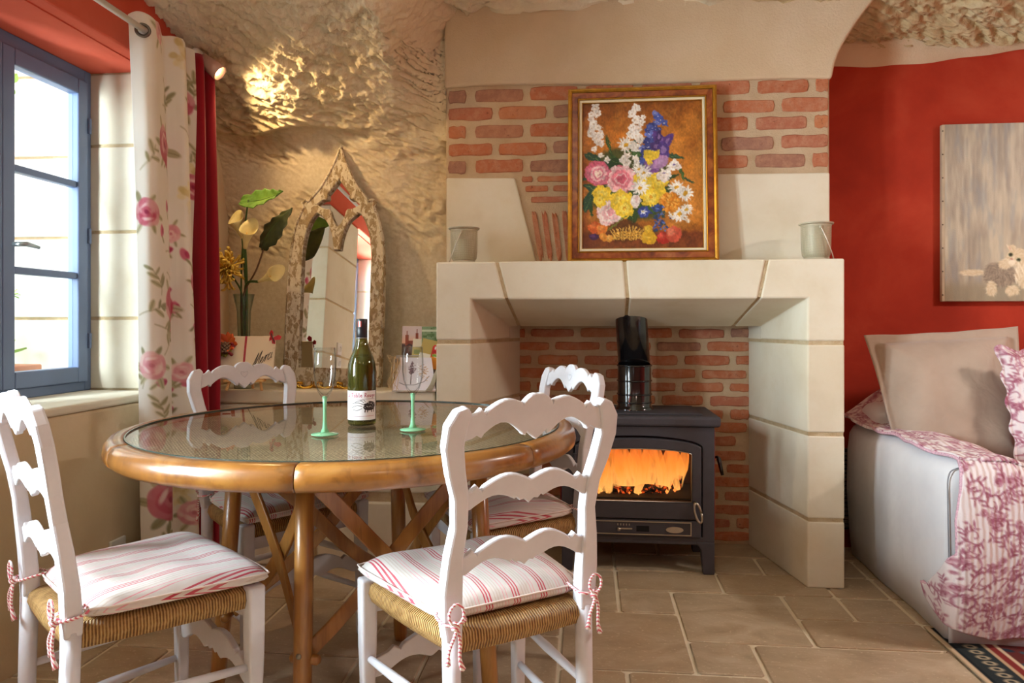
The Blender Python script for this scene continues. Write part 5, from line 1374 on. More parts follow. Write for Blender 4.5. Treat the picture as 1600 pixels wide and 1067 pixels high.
def script(strokes, sx, sz, ox, oz, slope, r):
    for st_ in strokes:
        pts = catmull([(ox + x * sx + z * sz * 0.25, -0.0010, oz + z * sz + x * sx * slope) for x, z in st_], 5)
        MB().tube(pts, r, 5).build('lettering', INK, hold)
script([[(0.0, -0.3), (0.12, 0.2), (0.3, 1.1), (0.28, 0.4), (0.28, 0.0), (0.42, 0.6), (0.58, 1.1), (0.56, 0.4), (0.60, 0.02), (0.72, 0.15)], 
        [(0.72, 0.2), (0.86, 0.42), (0.80, 0.56), (0.70, 0.32), (0.78, 0.05), (0.95, 0.12)], [(0.95, 0.12), (1.05, 0.50), (1.12, 0.45), (1.12, 0.05)], [(1.08, 0.30), (1.22, 0.52), (1.30, 0.44)],
        [(1.50, 0.46), (1.40, 0.52), (1.32, 0.25), (1.40, 0.05), (1.54, 0.12)], [(1.60, 0.48), (1.60, 0.10), (1.70, 0.08)], [(1.62, 0.72), (1.63, 0.74), (1.64, 0.72)]], 0.052, 0.062, 0.020, 0.035, 0.62, 0.0011)
# butterfly
BUT = plain('butterfly_red', '#b3202c', 0.5); 
for s in (-1, 1):
    w1 = [(0, 0), (s * 0.012, 0.024), (s * 0.028, 0.026), (s * 0.030, 0.010), (s * 0.014, -0.002), (s * 0.024, -0.016), (s * 0.012, -0.022), (0, -0.008)]
    o = link('butterfly_wing', plate([w1], 0.0016), BUT, hold); o.location = (0.108, -0.008, 0.176); o.rotation_euler = (0, 0.5, s * 0.5)
MB().tube([(0.118, -0.009, 0.156), (0.100, -0.009, 0.196)], 0.0022, 6).build('butterfly_body', INK, hold)
# autumn flower: orange petals, cone, berries, leaves
ORP = N('orange_petal'); ORP.base(ORP.mix(ORP.rnd(), '#e0722c', '#c44a1e')).set(rough=0.7); ORP = ORP.m
fc = Vector((-0.078, -0.010, 0.150))
def petal_mesh(l, w):
    P = [[(-w * math.sin(PI * min(1, q * 1.05)) ** 0.7, 0.004 * (1 - 4 * (q - .5) ** 2) - 0.006 * q, l * q), (0, -0.002 - 0.008 * q, l * q), (w * math.sin(PI * min(1, q * 1.05)) ** 0.7, 0.004 * (1 - 4 * (q - .5) ** 2) - 0.006 * q, l * q)] for q in np.linspace(0.02, 0.98, 8)]
    mb = MB(); mb.grid(P); return mb.mesh('petal')
pm = petal_mesh(0.052, 0.014)
for k in range(11):
    o = link('flower_petal', pm, ORP, hold, True); o.location = fc + Vector((0, -0.002 * (k % 3), 0)); o.rotation_euler = (0.25 + 0.1 * (k % 3), 2 * PI * k / 11, 0)
lm = petal_mesh(0.05, 0.016); LF = plain('autumn_leaf', '#8f8a34', 0.7, var=0.3, vscale=40)
for a in (2.0, 2.7, 3.6, 4.3):
    o = link('autumn_leaf', lm, LF, hold, True); o.location = fc + Vector((-0.02, 0.004, -0.02)); o.rotation_euler = (0.2, a, 0)
CONE = plain('pine_cone_brown', '#4a2f20', 0.8, var=0.3, vscale=60)
cn = MB().lathe([(0, -0.026), (0.013, -0.02), (0.019, -0.006), (0.017, 0.010), (0.009, 0.022), (0, 0.026)], 14).build('pine_cone', CONE, hold, True); cn.location = fc + Vector((-0.004, -0.018, -0.022))
sc = MB(); sc.add([(-0.006, 0, 0), (0.006, 0, 0), (0.004, -0.007, 0.004), (-0.004, -0.007, 0.004), (0, -0.003, -0.004)], [(0, 1, 2, 3), (0, 4, 1), (1, 4, 2), (2, 4, 3), (3, 4, 0)]); scm = sc.mesh('cone_scale')
for i in range(6):
    for k in range(7):
        z_ = -0.019 + 0.0075 * i; r_ = 0.018 * math.sqrt(max(0.05, 1 - (z_ / 0.027) ** 2)); a = 2 * PI * (k + 0.5 * (i % 2)) / 7
        if math.sin(a) > 0.4: continue
        o = link('cone_scale', scm, plain('cone_tip', '#9c8468', 0.8) if (i == 0 and k == 0) else bpy.data.materials.get('cone_tip') or CONE, cn); o.location = (r_ * math.cos(a), r_ * math.sin(a), z_); o.rotation_euler = (0, 0, a + PI / 2)
BER = plain('berry_red', '#7c1420', 0.35)
for (dx, dz) in ((0.022, -0.004), (0.030, -0.014), (0.016, -0.044), (0.024, -0.050)):
    o = MB().lathe([(0, -0.008), (0.006, -0.005), (0.008, 0), (0.006, 0.005), (0, 0.008)], 10).build('berry', BER, hold, True); o.location = fc + Vector((dx, -0.014, dz))

# ---- letter holder with postcards and leaflets, at the foot of the fireplace
lp_ = at(652, 606, 3.06)
lh = thing('letter_holder', 'white paper letter holder with tree drawing and raffia bow by the fireplace', 'letter holder', (lp_.x - 0.005, lp_.y, LZ), 0.06)
im = Img(60, 60, '#e9e6ee', 2.0)
im.put(np.clip(fbm(im.X / 9, im.Y / 9, 2, 3), 0, 1) * 0.3, '#cfd2df')
for k in range(130):
    a = random.uniform(0, PI); q = random.random(); im.ell(24 + 8 * q * math.cos(a) * random.uniform(.3, 1), 30 - 22 * q * math.sin(a), 1.3, 0.8, random.choice(['#6a5560', '#8a7078', '#54484e']), random.uniform(0, 3), 0.6, 0.8)
im.line([(24, 30), (24.5, 48)], 1.2, '#4a4046'); im.line([(8, 46), (16, 50), (30, 50), (44, 44), (52, 34)], 0.8, '#555058')
for k in range(60): im.ell(44 + random.gauss(0, 4), 26 + random.gauss(0, 6), 1.2, 0.8, random.choice(['#b08a68', '#c9a480', '#9a7a66']), 0, 0.6, 0.7)
def trap(P):
    q = P[..., 2] / 0.135; P = P.copy(); P[..., 0] *= (1 - 0.28 * q); P[..., 1] = 0.05 * q; return P
o = picture('front_panel', im.a, 0.185, 0.135, PRINT, lh, trap); o.location = (0, -0.055, 0.006)
mb = MB(); mb.prism([(-0.056, 0.0), (0.056, 0.0), (0.012, 0.14), (-0.004, 0.14)], -0.093, -0.090, 'x'); 
mb.box(-0.092, 0.092, -0.055, 0.055, 0.0, 0.006); mb.prism([(0.052, 0.006), (0.055, 0.006), (0.012, 0.15), (0.009, 0.15)], -0.088, 0.088, 'x'); mb.build('back_panel', plain('grey_card', '#c7bfb2', 0.8, var=0.1), lh)
RAF = plain('raffia', '#c2a377', 0.8, var=0.2)
for k in range(12):
    a = k / 12; mb = MB(); x = -0.075 + 0.012 * math.sin(k * 2.1)
    P = [(x, -0.02, 0.135 + 0.012 * math.sin(k)), (x - 0.004 + 0.01 * math.sin(k * 3), -0.045, 0.09), (x - 0.010 + 0.012 * math.sin(k * 5), -0.064, 0.05), (x - 0.015 + 0.018 * math.sin(k * 1.7), -0.072, 0.006 + 0.004 * (k % 4))]
    mb.tube(catmull(P, 4), 0.0011, 5); mb.build('raffia_strand', RAF, lh)
for k in range(5):
    P = [(-0.07, -0.022, 0.13), (-0.095 - 0.006 * k, -0.02, 0.140 + 0.003 * k), (-0.115 + 0.004 * k, -0.02, 0.128 - 0.004 * k)]
    MB().tube(catmull(P, 4), 0.0011, 5).build('raffia_strand', RAF, lh)
for k in range(5):
    P = [(0.05 + 0.006 * k, -0.055, 0.002), (0.070 + 0.005 * k, -0.052, 0.03 + 0.004 * k), (0.082 + 0.003 * k, -0.03, 0.07 + 0.006 * k)]
    MB().tube(catmull(P, 4), 0.003, 6).build('paper_twig', plain('grey_twig', '#a8a08c', 0.8) if k == 0 else bpy.data.materials['grey_twig'], lh)
def pcard(name, img, w, h, dx, dy, z, tilt, roll, label):
    t = picture(name, img, w, h, PRINT); t.location = (lp_.x + dx, lp_.y + dy, LZ + z); t.rotation_euler = (tilt, roll, 0.06)
    m_ = t.modifiers.new('thick', 'SOLIDIFY'); m_.thickness = 0.0012; m_.offset = -1
    setp(t, label, 'postcard' if 'post' in name else 'leaflet', 'cards in the letter holder'); return t
im = Img(40, 60, '#d9c6c4', 1.6); im.put(sstep(14, 34, im.Y), '#e6b9a0'); im.put(sstep(34, 38, im.Y), '#4a2a22')
for (x, w, h) in ((10, 7, 22), (30, 6, 26), (20, 14, 10), (10, 2.4, 30), (30, 2, 34)): im.rect(x - w / 2, 40 - h, x + w / 2, 42, '#8a4630')
for k in range(14): im.ell(4 + 2.4 * k, 40 + 2 * math.sin(k), 2, 2, '#3a2420')
pcard('postcard', im.a, 0.085, 0.125, -0.030, 0.020, 0.150, -0.10, 0.0, 'postcard of a castle at sunset standing highest in the letter holder')
im = Img(40, 60, '#7c9470', 1.6); im.put(np.clip(fbm(im.X / 4, im.Y / 4, 3, 3) + 0.2, 0, 1), '#4c6b3c'); im.rect(0, 6, 40, 10, '#c8d2b8'); im.put(sstep(30, 40, im.Y), '#9fb4b4')
pcard('postcard', im.a, 0.085, 0.125, 0.058, 0.014, 0.148, -0.10, 0.0, 'green garden postcard half hidden by the fireplace stone')
im = Img(30, 40, '#e8e2d2', 1.6); im.rect(0, 0, 30, 20, '#b9a35c'); im.rect(16, 8, 20, 40, '#c23020'); im.rect(18, 14, 30, 18, '#b8242c'); im.rect(18, 19, 30, 22, '#7aa83c'); im.rect(16, 23, 30, 40, '#e8962a'); im.rect(17, 6, 23, 14, '#d42c28'); im.rect(19, 8, 21, 12, '#ffffff')
pcard('leaflet', im.a, 0.090, 0.120, 0.042, -0.004, 0.098, -0.16, 0.22, 'orange and red tourist leaflet in front of the green postcard')
im = Img(30, 40, '#c9b56a', 1.6); im.rect(0, 0, 30, 12, '#e6dfc8'); im.rect(3, 16, 27, 22, '#8a9a5a')
pcard('leaflet', im.a, 0.080, 0.115, 0.012, 0.006, 0.105, -0.14, 0.05, 'olive and cream leaflet behind the tree-drawing panel')

# ================================================================== ON THE TABLE
FLG = m_clear('thin_crystal', (0.96, 0.97, 0.97), 1.5, 0.0, (0.58, 0.61, 0.62))
GLS = N('clear_crystal'); GLS.base((1, 1, 1)).set(rough=0.0, trans=1.0, ior=1.45); GLS = GLS.m
GRN = N('green_glass'); GRN.base((0.42, 0.95, 0.55)).set(rough=0.08, trans=0.55, ior=1.4, sss=0.0); GRN = GRN.m
TT = TZ + 0.0005
def flute(px, py, label):
    d = (CAMH - TT) * FPX / (py - YH); p = at(px, py, d)
    t = thing('champagne_flute', label, 'glass', (p.x, p.y, TT), 0, 'green-stemmed flutes')
    MB().lathe([(0, 0.0), (0.034, 0.0), (0.035, 0.0015), (0.034, 0.003), (0.012, 0.0065), (0, 0.008)], 40).build('foot', GRN, t, True)
    MB().lathe([(0, 0.006), (0.011, 0.007), (0.0065, 0.016), (0.0045, 0.04), (0.0045, 0.075), (0.0065, 0.098), (0, 0.100)], 20).build('stem', GRN, t, True)
    MB().lathe([(0, 0.094), (0.008, 0.096), (0.018, 0.112), (0.0255, 0.135), (0.0285, 0.160), (0.0285, 0.19), (0.0265, 0.224), (0.0255, 0.2245), (0.0272, 0.19), (0.0272, 0.160), (0.024, 0.136), (0.0165, 0.114), (0.006, 0.103), (0, 0.102)], 40).build('bowl', FLG, t, True)
flute(507.5, 679, 'green-stemmed champagne flute left of the wine bottle')
flute(645, 671.5, 'green-stemmed champagne flute right of the wine bottle')
d_ = (CAMH - TT) * FPX / (662.5 - YH); bp = at(565.5, 662.5, d_)
bt = thing('wine_bottle', 'dark green wine bottle with white label on the glass table', 'bottle', (bp.x, bp.y, TT), -0.12)
BG = N('bottle_glass'); BG.base((0.20, 0.19, 0.03)).set(rough=0.02, trans=0.82, ior=1.5); BG = BG.m
prf = [(0, 0.004), (0.020, 0.006), (0.036, 0.0), (0.0395, 0.006), (0.040, 0.02), (0.040, 0.155), (0.0385, 0.172), (0.033, 0.190), (0.024, 0.210), (0.0175, 0.230), (0.0148, 0.250), (0.0143, 0.294), (0.0, 0.295)]
MB().lathe(catmull([(r_, 0, z_) for r_, z_ in prf][:0] or [(0, 0)], 1)[:0] or prf, 48).build('glass_body', BG, bt, True)
MB().lathe([(0, 0.010), (0.036, 0.010), (0.0365, 0.02), (0.0365, 0.148), (0.034, 0.168), (0.028, 0.19), (0.0, 0.198)], 40).build('wine', plain('wine_dark', '#2e2a0a', 0.1), bt, True)
MB().lathe([(0.0150, 0.246), (0.0156, 0.247), (0.0156, 0.268), (0.0152, 0.270), (0.0156, 0.272), (0.0156, 0.298), (0.0145, 0.300), (0, 0.300)], 32).build('capsule', plain('black_capsule', '#1c1a1c', 0.35), bt, True)
MB().lathe([(0.0151, 0.2445), (0.0160, 0.245), (0.0160, 0.2465), (0.0151, 0.247)], 32, closed=True).build('capsule_band', plain('capsule_silver', '#9a9aa0', 0.3, 0.8), bt, True)
im = Img(10, 14, '#f0e6e6', 2); im.rect(0, 0, 3.4, 14, '#d0503c'); im.rect(6.6, 0, 10, 14, '#b03024')
def capmap(P):
    a = P[..., 0] / 0.0158 - PI / 2; return np.stack([0.0158 * np.cos(a), 0.0158 * np.sin(a), P[..., 2]], -1)
o = picture('capsule_mark', im.a, 0.010, 0.016, PRINT, bt, capmap); o.location = (0, 0, 0.277)
# label raster: title lettering, creature drawing, small print
LBL = Img(112, 100, '#efeaea', 2.0)
FONT = {'L': [[(0, 0), (0, 1), (.6, 1)]], 'a': [[(.55, .45), (.1, .5), (0, .75), (.15, 1), (.5, .9), (.55, .45), (.6, 1)]], 'T': [[(-.1, .05), (.8, 0)], [(.35, 0), (.3, 1)]],
        'b': [[(0, 0), (0.05, 1), (.5, .95), (.5, .55), (.05, .6)]], 'l': [[(.1, 0), (.1, 1), (.25, .95)]], 'e': [[(0, .75), (.5, .65), (.4, .45), (.1, .5), (0, .8), (.25, 1), (.55, .9)]],
        'R': [[(0, 1), (0.05, 0), (.55, .1), (.5, .45), (.05, .5), (.65, 1)]], 'o': [[(.3, .45), (0, .65), (.15, 1), (.5, .9), (.5, .55), (.3, .45)]], 'u': [[(0, .45), (.05, .95), (.45, .95), (.5, .45), (.55, 1)]],
        'g': [[(.5, .5), (.1, .5), (.05, .85), (.45, .85), (.5, .5), (.45, 1.3), (.05, 1.3)]], ' ': []}
x = 6
for ch in 'La Table Rouge':
    for st_ in FONT[ch]: LBL.line([(x + px_ * 8.5, 8 + py_ * 13) for px_, py_ in st_], 1.7, '#a03048')
    x += 5 if ch in ' l' else 7.9
for k in range(34): LBL.line([(38 + 2 * k, 27 + (k % 3) * .4), (39.1 + 2 * k, 27.5)], 0.8, '#8a6a78')
for (x0, y0, x1, y1, x2, y2, w) in [(64, 46, 46, 40, 30, 44, 1.6), (60, 52, 44, 50, 26, 58, 1.5), (66, 40, 54, 33, 40, 38, 1.4), (60, 60, 46, 66, 32, 64, 1.4), (70, 38, 66, 31, 56, 32, 1.3)]: LBL.line(catmull([(x0, y0), (x1, y1), (x2, y2)], 6), w, '#2a2220')
LBL.ell(84, 56, 20, 11, '#2b2321'); LBL.ell(98, 50, 9, 10, '#2b2321'); LBL.ell(78, 44, 14, 4, '#2b2321', -0.3); LBL.ell(92, 40, 12, 3.2, '#2b2321', 0.3)
for xx in (70, 78, 92, 100): LBL.line([(xx, 62), (xx - 1, 72)], 3, '#2b2321')
for k in range(14): LBL.ell(66 + 3 * k, 50 + 8 * math.sin(k * 2.2), 2.6, 1.0, '#efeaea', 0.4, 0.7, 0.75)
for k in range(46): LBL.line([(10 + 2 * k, 86), (11.2 + 2 * k, 85.4 + (k % 2))], 0.9, '#8a4a5a' if k < 28 else '#b03a4a')
def lblmap(P):
    a = P[..., 0] / 0.0403 - PI / 2; return np.stack([0.0403 * np.cos(a), 0.0403 * np.sin(a), P[..., 2]], -1)
o = picture('label', LBL.a, 0.104, 0.082, PRINT, bt, lblmap); o.location = (0, 0, 0.016); o.rotation_euler = (0, 0, 0.33)
# ================================================================== CURTAINS, ROD, LAMP
RX, RZ = -1.552, 2.086
rod = thing('curtain_rod', 'white metal curtain rod running under the red lintel', 'curtain rod', (RX, 0, RZ))
RODM = plain('white_rod', '#e6e2de', 0.3, 0.1)
MB().tube([(0, 0.0, 0), (0, 2.398, 0)], 0.011, 16).build('rod', RODM, rod, True)
MB().lathe([(0, 0), (0.012, 0), (0.018, 0.012), (0.014, 0.026), (0, 0.032)], 16).build('finial', RODM, rod, True).matrix_local = Matrix.Translation((0, -0.0, 0)) @ Matrix.Rotation(PI / 2, 4, 'X')
for y in (0.12, 1.50): MB().tube([(-0.138, y, 0.0), (0, y, 0.0), (0, y, 0.012)], 0.006, 8).build('bracket', RODM, rod, True)
def fold_path(pts, n):
    return np.array(catmull(pts, n))
def curtain(name, path, ztop, zbot, spread, img, mat, drift):
    """path: plan points (x, y) at the top; spread: how far folds relax at the bottom"""
    P0 = np.array(catmull(path, 9)); seg = np.r_[0, np.cumsum(np.hypot(*np.diff(P0, axis=0).T))]; L = seg[-1]
    nx, nz = img.shape[1], img.shape[0]
    s = np.linspace(0, L, nx); X0 = np.interp(s, seg, P0[:, 0]); Y0 = np.interp(s, seg, P0[:, 1])
    T = np.linspace(0, 1, nz)[:, None]
    cx, cy = X0.mean(), Y0.mean()
    f = 1 + spread * T ** 1.2
    X = cx + (X0 - cx) * (1 + 0.35 * spread * T) + 0.010 * np.sin(5 * T + s * 30) * T + 0.0 * T
    Y = cy + (Y0 - cy) * f + 0.008 * np.sin(7 * T + s * 22) * T + drift * T ** 0.8
    Z = ztop + (zbot - ztop) * T + 0.006 * np.sin(s * 45) * (1 - T) + 0 * X
    mb = MB(); mb.grid(np.stack([X, Y, Z], -1)); me = mb.mesh(name); color_attr(me, img)
    o = link(name, me, mat, None, True); m_ = o.modifiers.new('thick', 'SOLIDIFY'); m_.thickness = 0.0025
    return o, L, (X0, Y0)
CLOTH = N('printed_cotton'); CLOTH.base(CLOTH.attr('Col')).set(rough=0.9, spec=0.15, sheen=0.15); CLOTH.bump(CLOTH.noise(CLOTH.coord(), 400, 2), 0.15, 0.001); CLOTH = CLOTH.m
def roses(w, h, res):
    im = Img(w, h, '#ece6dc', res); r = random.Random(21); X, Y = im.X, im.Y
    im.put(np.clip(fbm(X / 10, Y / 14, 3, 3), 0, 1) * 0.35, '#e2d8c8')
    def leaf(x, y, a, l=5, c=None):
        c = c or r.choice(['#b3ab88', '#bfb694', '#9c9878', '#c9c0a2']); im.ell(x + math.cos(a) * l * .5, y + math.sin(a) * l * .5, l * .5, l * .2, c, a, 0.5); im.line([(x, y), (x + math.cos(a) * l * .9, y + math.sin(a) * l * .9)], 0.25, '#85805e')
    def sprig(x, y, a, n=4, l=12):
        pts = [(x + math.cos(a) * l * t + math.sin(t * 4) * 1.2, y + math.sin(a) * l * t) for t in np.linspace(0, 1, 7)]; im.line(pts, 0.35, '#a89e7c')
        for k in range(n): p = pts[2 + k % 5]; leaf(p[0], p[1], a + (0.9 if k % 2 else -0.9), r.uniform(3, 5))
        return pts[-1]
    def rose(x, y, R, strong=1.0):
        cols = ['#b8485f', '#cb7484', '#dba3a8', '#c05a6e', '#98304c'] if strong > .8 else ['#d9909a', '#e8b8ba', '#efd2cc', '#df9ca4', '#c87884']
        for k in range(6): leaf(x + math.cos(k) * R * .7, y + math.sin(k) * R * .7, k + 0.3, R * r.uniform(.8, 1.2))
        for q, n, f in ((0.75, 9, 0.5), (0.45, 7, 0.42), (0.2, 5, 0.3)):
            for k in range(n):
                a = 2 * PI * k / n + r.uniform(-.3, .3); im.ell(x + math.cos(a) * R * q, y + math.sin(a) * R * q * .9, R * f, R * f * .7, r.choice(cols[:4]), a + 1.5, 0.6, 0.85)
        im.ell(x, y, R * .2, R * .16, cols[4], 0.4, 0.5)
        for k in range(3): a = r.uniform(0, 6); im.ell(x + math.cos(a) * R * .5, y + math.sin(a) * R * .5, R * .34, R * .1, '#f0d4d4', a + 1.5, 0.5, 0.8)
    def pale(x, y, R):
        for k in range(26): a, q = r.uniform(0, 6.3), math.sqrt(r.random()) * R; im.ell(x + math.cos(a) * q, y + math.sin(a) * q, 1.6, 1.2, r.choice(['#dccb9a', '#e6d8ae', '#cdb87e', '#e9dfc4']), a, 0.5, 0.8)
    def bud(x, y, a):
        im.ell(x, y, 2.4, 1.4, '#cf7088', a, 0.5); im.ell(x + 1, y, 1.4, 0.8, '#b04464', a, 0.5); leaf(x - math.cos(a) * 2, y - math.sin(a) * 2, a + 2.6, 3)
    for k in range(int(w * h / 230)):
        x, y = r.uniform(0, w), r.uniform(0, h); t = r.random()
        if t < 0.35: e = sprig(x, y, r.uniform(-2.2, 0.8)); bud(e[0], e[1], r.uniform(-1, 0)) if r.random() < .6 else None
        elif t < 0.6: pale(x, y, r.uniform(3.5, 6))
        elif t < 0.8: sprig(x, y, r.uniform(-3, 0), 6, 9)
        else: bud(x, y, r.uniform(-2, 0))
    for (fx, z_, R, st_) in FIX: rose(fx * w, (2.150 - z_) * 100, R, st_)
    return np.clip(im.a, 0, 1)
FIX = [(0.34, 2.13, 5.0, 0.5), (0.40, 1.72, 7.0, 1), (0.86, 1.93, 5.5, 1), (0.56, 1.40, 3.5, 0.5), (0.42, 1.12, 7.0, 1), (0.80, 1.22, 4.5, 1), (0.62, 0.86, 4.0, 0.5), (0.84, 0.60, 5.0, 0.6), (0.22, 0.40, 7.5, 1), (0.66, 0.30, 5.0, 0.5), (0.10, 1.45, 5.0, 1), (0.12, 0.9, 5.0, 0.6), (0.95, 1.6, 5.0, 1)]
# plan of the folds: first a return edge, then the broad fold that faces the room, then two narrower ones
fpath = [(-1.620, 2.400), (-1.565, 2.392), (-1.545, 2.420), (-1.560, 2.475), (-1.590, 2.545), (-1.610, 2.590), (-1.585, 2.612), (-1.555, 2.630), (-1.570, 2.672), (-1.610, 2.690), (-1.590, 2.715), (-1.560, 2.730)]
Lf = np.hypot(*np.diff(np.array(catmull(fpath, 9)), axis=0).T).sum() * 100
fl, _, _ = curtain('floral_curtain', fpath, 2.150, 0.02, 0.02, roses(Lf, 213.0, 2.6), CLOTH, 0.10)
setp(fl, 'cream rose-printed curtain gathered beside the blue window', 'curtain')
im = np.empty((60, 110, 3)); im[:] = (0.56, 0.045, 0.12)
REDC = N('red_cotton'); REDC.base(REDC.attr('Col')).set(rough=0.85, sheen=0.3, spec=0.2); REDC = REDC.m
rpath = [(-1.60, 2.735), (-1.545, 2.735), (-1.535, 2.755), (-1.57, 2.775), (-1.575, 2.795), (-1.535, 2.800), (-1.525, 2.820), (-1.56, 2.840), (-1.60, 2.850), (-1.64, 2.868), (-1.685, 2.885)]
rc, _, _ = curtain('red_curtain', rpath, 2.130, 0.02, 0.10, im, REDC, 0.065)
setp(rc, 'deep crimson curtain hanging behind the rose-printed one', 'curtain')
RING = plain('bronze_eyelet', '#6a6058', 0.3, 0.8)
for (x, y, a) in ((-1.5640, 2.3885, -1.05),):
    o = MB().lathe([(0.016, -0.004), (0.026, -0.003), (0.027, 0.0), (0.026, 0.003), (0.016, 0.004)], 28, closed=True).build('eyelet', RING, fl, True)
    o.matrix_local = Matrix.Translation((x + 0.006, y, RZ)) @ Matrix.Rotation(a, 4, 'Z') @ Matrix.Rotation(PI / 2 - 0.05, 4, 'Y')
# ---- small wall spot lamp in the corner, warm
lp0 = at(316, 92, 2.95)
wlp = thing('wall_spot_lamp', 'small pinkish spot lamp on white mount beside the red curtain, lit', 'lamp', lp0)
MB().lathe([(0, -0.012), (0.034, -0.012), (0.036, 0.0), (0.030, 0.012), (0, 0.014)], 24).build('mount', WHITEP, wlp, True).matrix_local = Matrix.Translation((-0.02, 0.01, 0.015)) @ Matrix.Rotation(1.2, 4, 'Y')
MB().lathe([(0, -0.02), (0.018, -0.016), (0.024, 0.0), (0.018, 0.016), (0, 0.02)], 20).build('joint', WHITEP, wlp, True).matrix_local = Matrix.Translation((-0.005, 0, -0.02))
axis = Vector((0.75, 0.10, -0.62)).normalized(); q = axis.to_track_quat('Z', 'Y').to_matrix().to_4x4()
SH = plain('pink_enamel_shade', '#c9a396', 0.4)
MB().lathe([(0.012, -0.005), (0.026, 0.0), (0.032, 0.06), (0.034, 0.095), (0.031, 0.095), (0.028, 0.06), (0.02, 0.006)], 28).build('shade', SH, wlp, True).matrix_local = Matrix.Translation((0.0, 0, 0.0)) @ q
BUL = N('bulb_glow'); BUL.base('#fff0d0').emit((1.0, 0.72, 0.36), 14.0)
MB().lathe([(0, 0.045), (0.016, 0.05), (0.022, 0.065), (0.016, 0.085), (0, 0.09)], 20).build('bulb', BUL.m, wlp, True).matrix_local = q
sl = bpy.data.lights.new('spot_light', 'SPOT'); sl.energy = 14; sl.color = (1.0, 0.68, 0.34); sl.spot_size = 2.5; sl.spot_blend = 0.7; sl.shadow_soft_size = 0.02
so = bpy.data.objects.new('spot_light', sl); COL.objects.link(so); so.parent = wlp
so.location = axis * 0.10; so.rotation_euler = (-axis).to_track_quat('Z', 'Y').to_euler()

# ================================================================== SOFA, THROW, PILLOWS, RUG
LINEN = N('white_slipcover'); _c = LINEN.coord('Object'); LINEN.base(LINEN.ramp(LINEN.noise(_c, 4, 4), [(0.3, '#cfcdd0'), (0.7, '#dedcdd')])).set(rough=0.92, sheen=0.15, spec=0.15)
_b = LINEN.bump(LINEN.noise(_c, 260, 2), 0.2, 0.001); LINEN.bump(LINEN.noise(_c, 5, 3), 0.35, 0.03, _b); LINEN = LINEN.m
SXL, SYF, SYB = 1.178, 2.490, 3.41
sf = thing('sofa', 'white slipcovered sofa against the red wall', 'sofa', (SXL, SYF, 0))
def rbox(name, x0, x1, y0, y1, z0, z1, bv, mat, par, n=0):
    o = MB().box(x0, x1, y0, y1, z0, z1).build(name, mat, par, True); bevel(o, bv, 4); return o
# arm as a soft lofted block: slightly fuller at the top, rounded crown
def loft(name, secs, mat, par):
    """secs: list of (y, outline points (x,z)) same count"""
    mb = MB(); P = [[(x, y, z) for x, z in o_] for y, o_ in secs]; n = len(P[0])
    vs = [p for row in P for p in row]; m = len(P)
    fs = [(i * n + k, i * n + (k + 1) % n, (i + 1) * n + (k + 1) % n, (i + 1) * n + k) for i in range(m - 1) for k in range(n)] + [tuple(range(n))[::-1], tuple(range((m - 1) * n, m * n))]
    mb.add(vs, fs); o = mb.build(name, mat, par, True); return o
def arm_sec(s, zt, flare):
    return [(0.012 * s + flare, 0.004), (0.006 + flare * 0.5, 0.12), (0.0, 0.30), (0.004, 0.48), (0.012, zt - 0.045), (0.030, zt - 0.014), (0.060, zt), (0.15, zt + 0.004), (0.195, zt - 0.006), (0.218, zt - 0.03), (0.222, 0.30), (0.222, 0.004)]
SECS = []
for y, zt, fl_, ins in ((0.0, 0.55, 0.0, 0.02), (0.006, 0.575, -0.004, 0.006), (0.02, 0.588, -0.008, 0.0), (0.25, 0.592, 0.006, 0.0), (0.55, 0.600, 0.0, 0.0), (0.80, 0.606, 0.012, 0.0), (0.90, 0.600, 0.010, 0.0), (0.918, 0.585, 0.012, 0.012)):
    SECS.append((y, [(x + (ins if x < 0.1 else -ins), z) for x, z in arm_sec(1, zt, fl_)]))
loft('arm', SECS, LINEN, sf)
rbox('back', 0.05, 2.2, 0.68, 0.915, 0.02, 0.700, 0.06, LINEN, sf)
rbox('seat_base', 0.222, 2.2, 0.015, 0.70, 0.02, 0.30, 0.02, LINEN, sf)
rbox('seat_cushion', 0.225, 1.35, -0.005, 0.68, 0.295, 0.440, 0.05, LINEN, sf)
# skirt panels along the front with an inverted pleat
mb = MB(); xs = np.linspace(0.0, 2.0, 120); P = []
for x in xs:
    pl = 0.016 * math.exp(-((x - 0.295) / 0.012) ** 2) + 0.004 * math.sin(x * 16)
    P.append([(x, -0.012 + pl, 0.20), (x, -0.016 + pl * 1.1, 0.10), (x, -0.022 + pl * 1.3, 0.008)])
mb.grid(P); o = mb.build('skirt', LINEN, sf, True); m_ = o.modifiers.new('thick', 'SOLIDIFY'); m_.thickness = 0.004
seam = [(0.012, -0.006, 0.008), (0.008, -0.004, 0.25), (0.006, -0.001, 0.45), (0.010, 0.004, 0.545), (0.035, 0.004, 0.572), (0.09, 0.0, 0.580), (0.16, 0.0, 0.578)]
MB().tube(catmull(seam, 6), 0.0022, 6).build('seam_piping', plain('grey_seam', '#8d8b90', 0.8), sf, True)

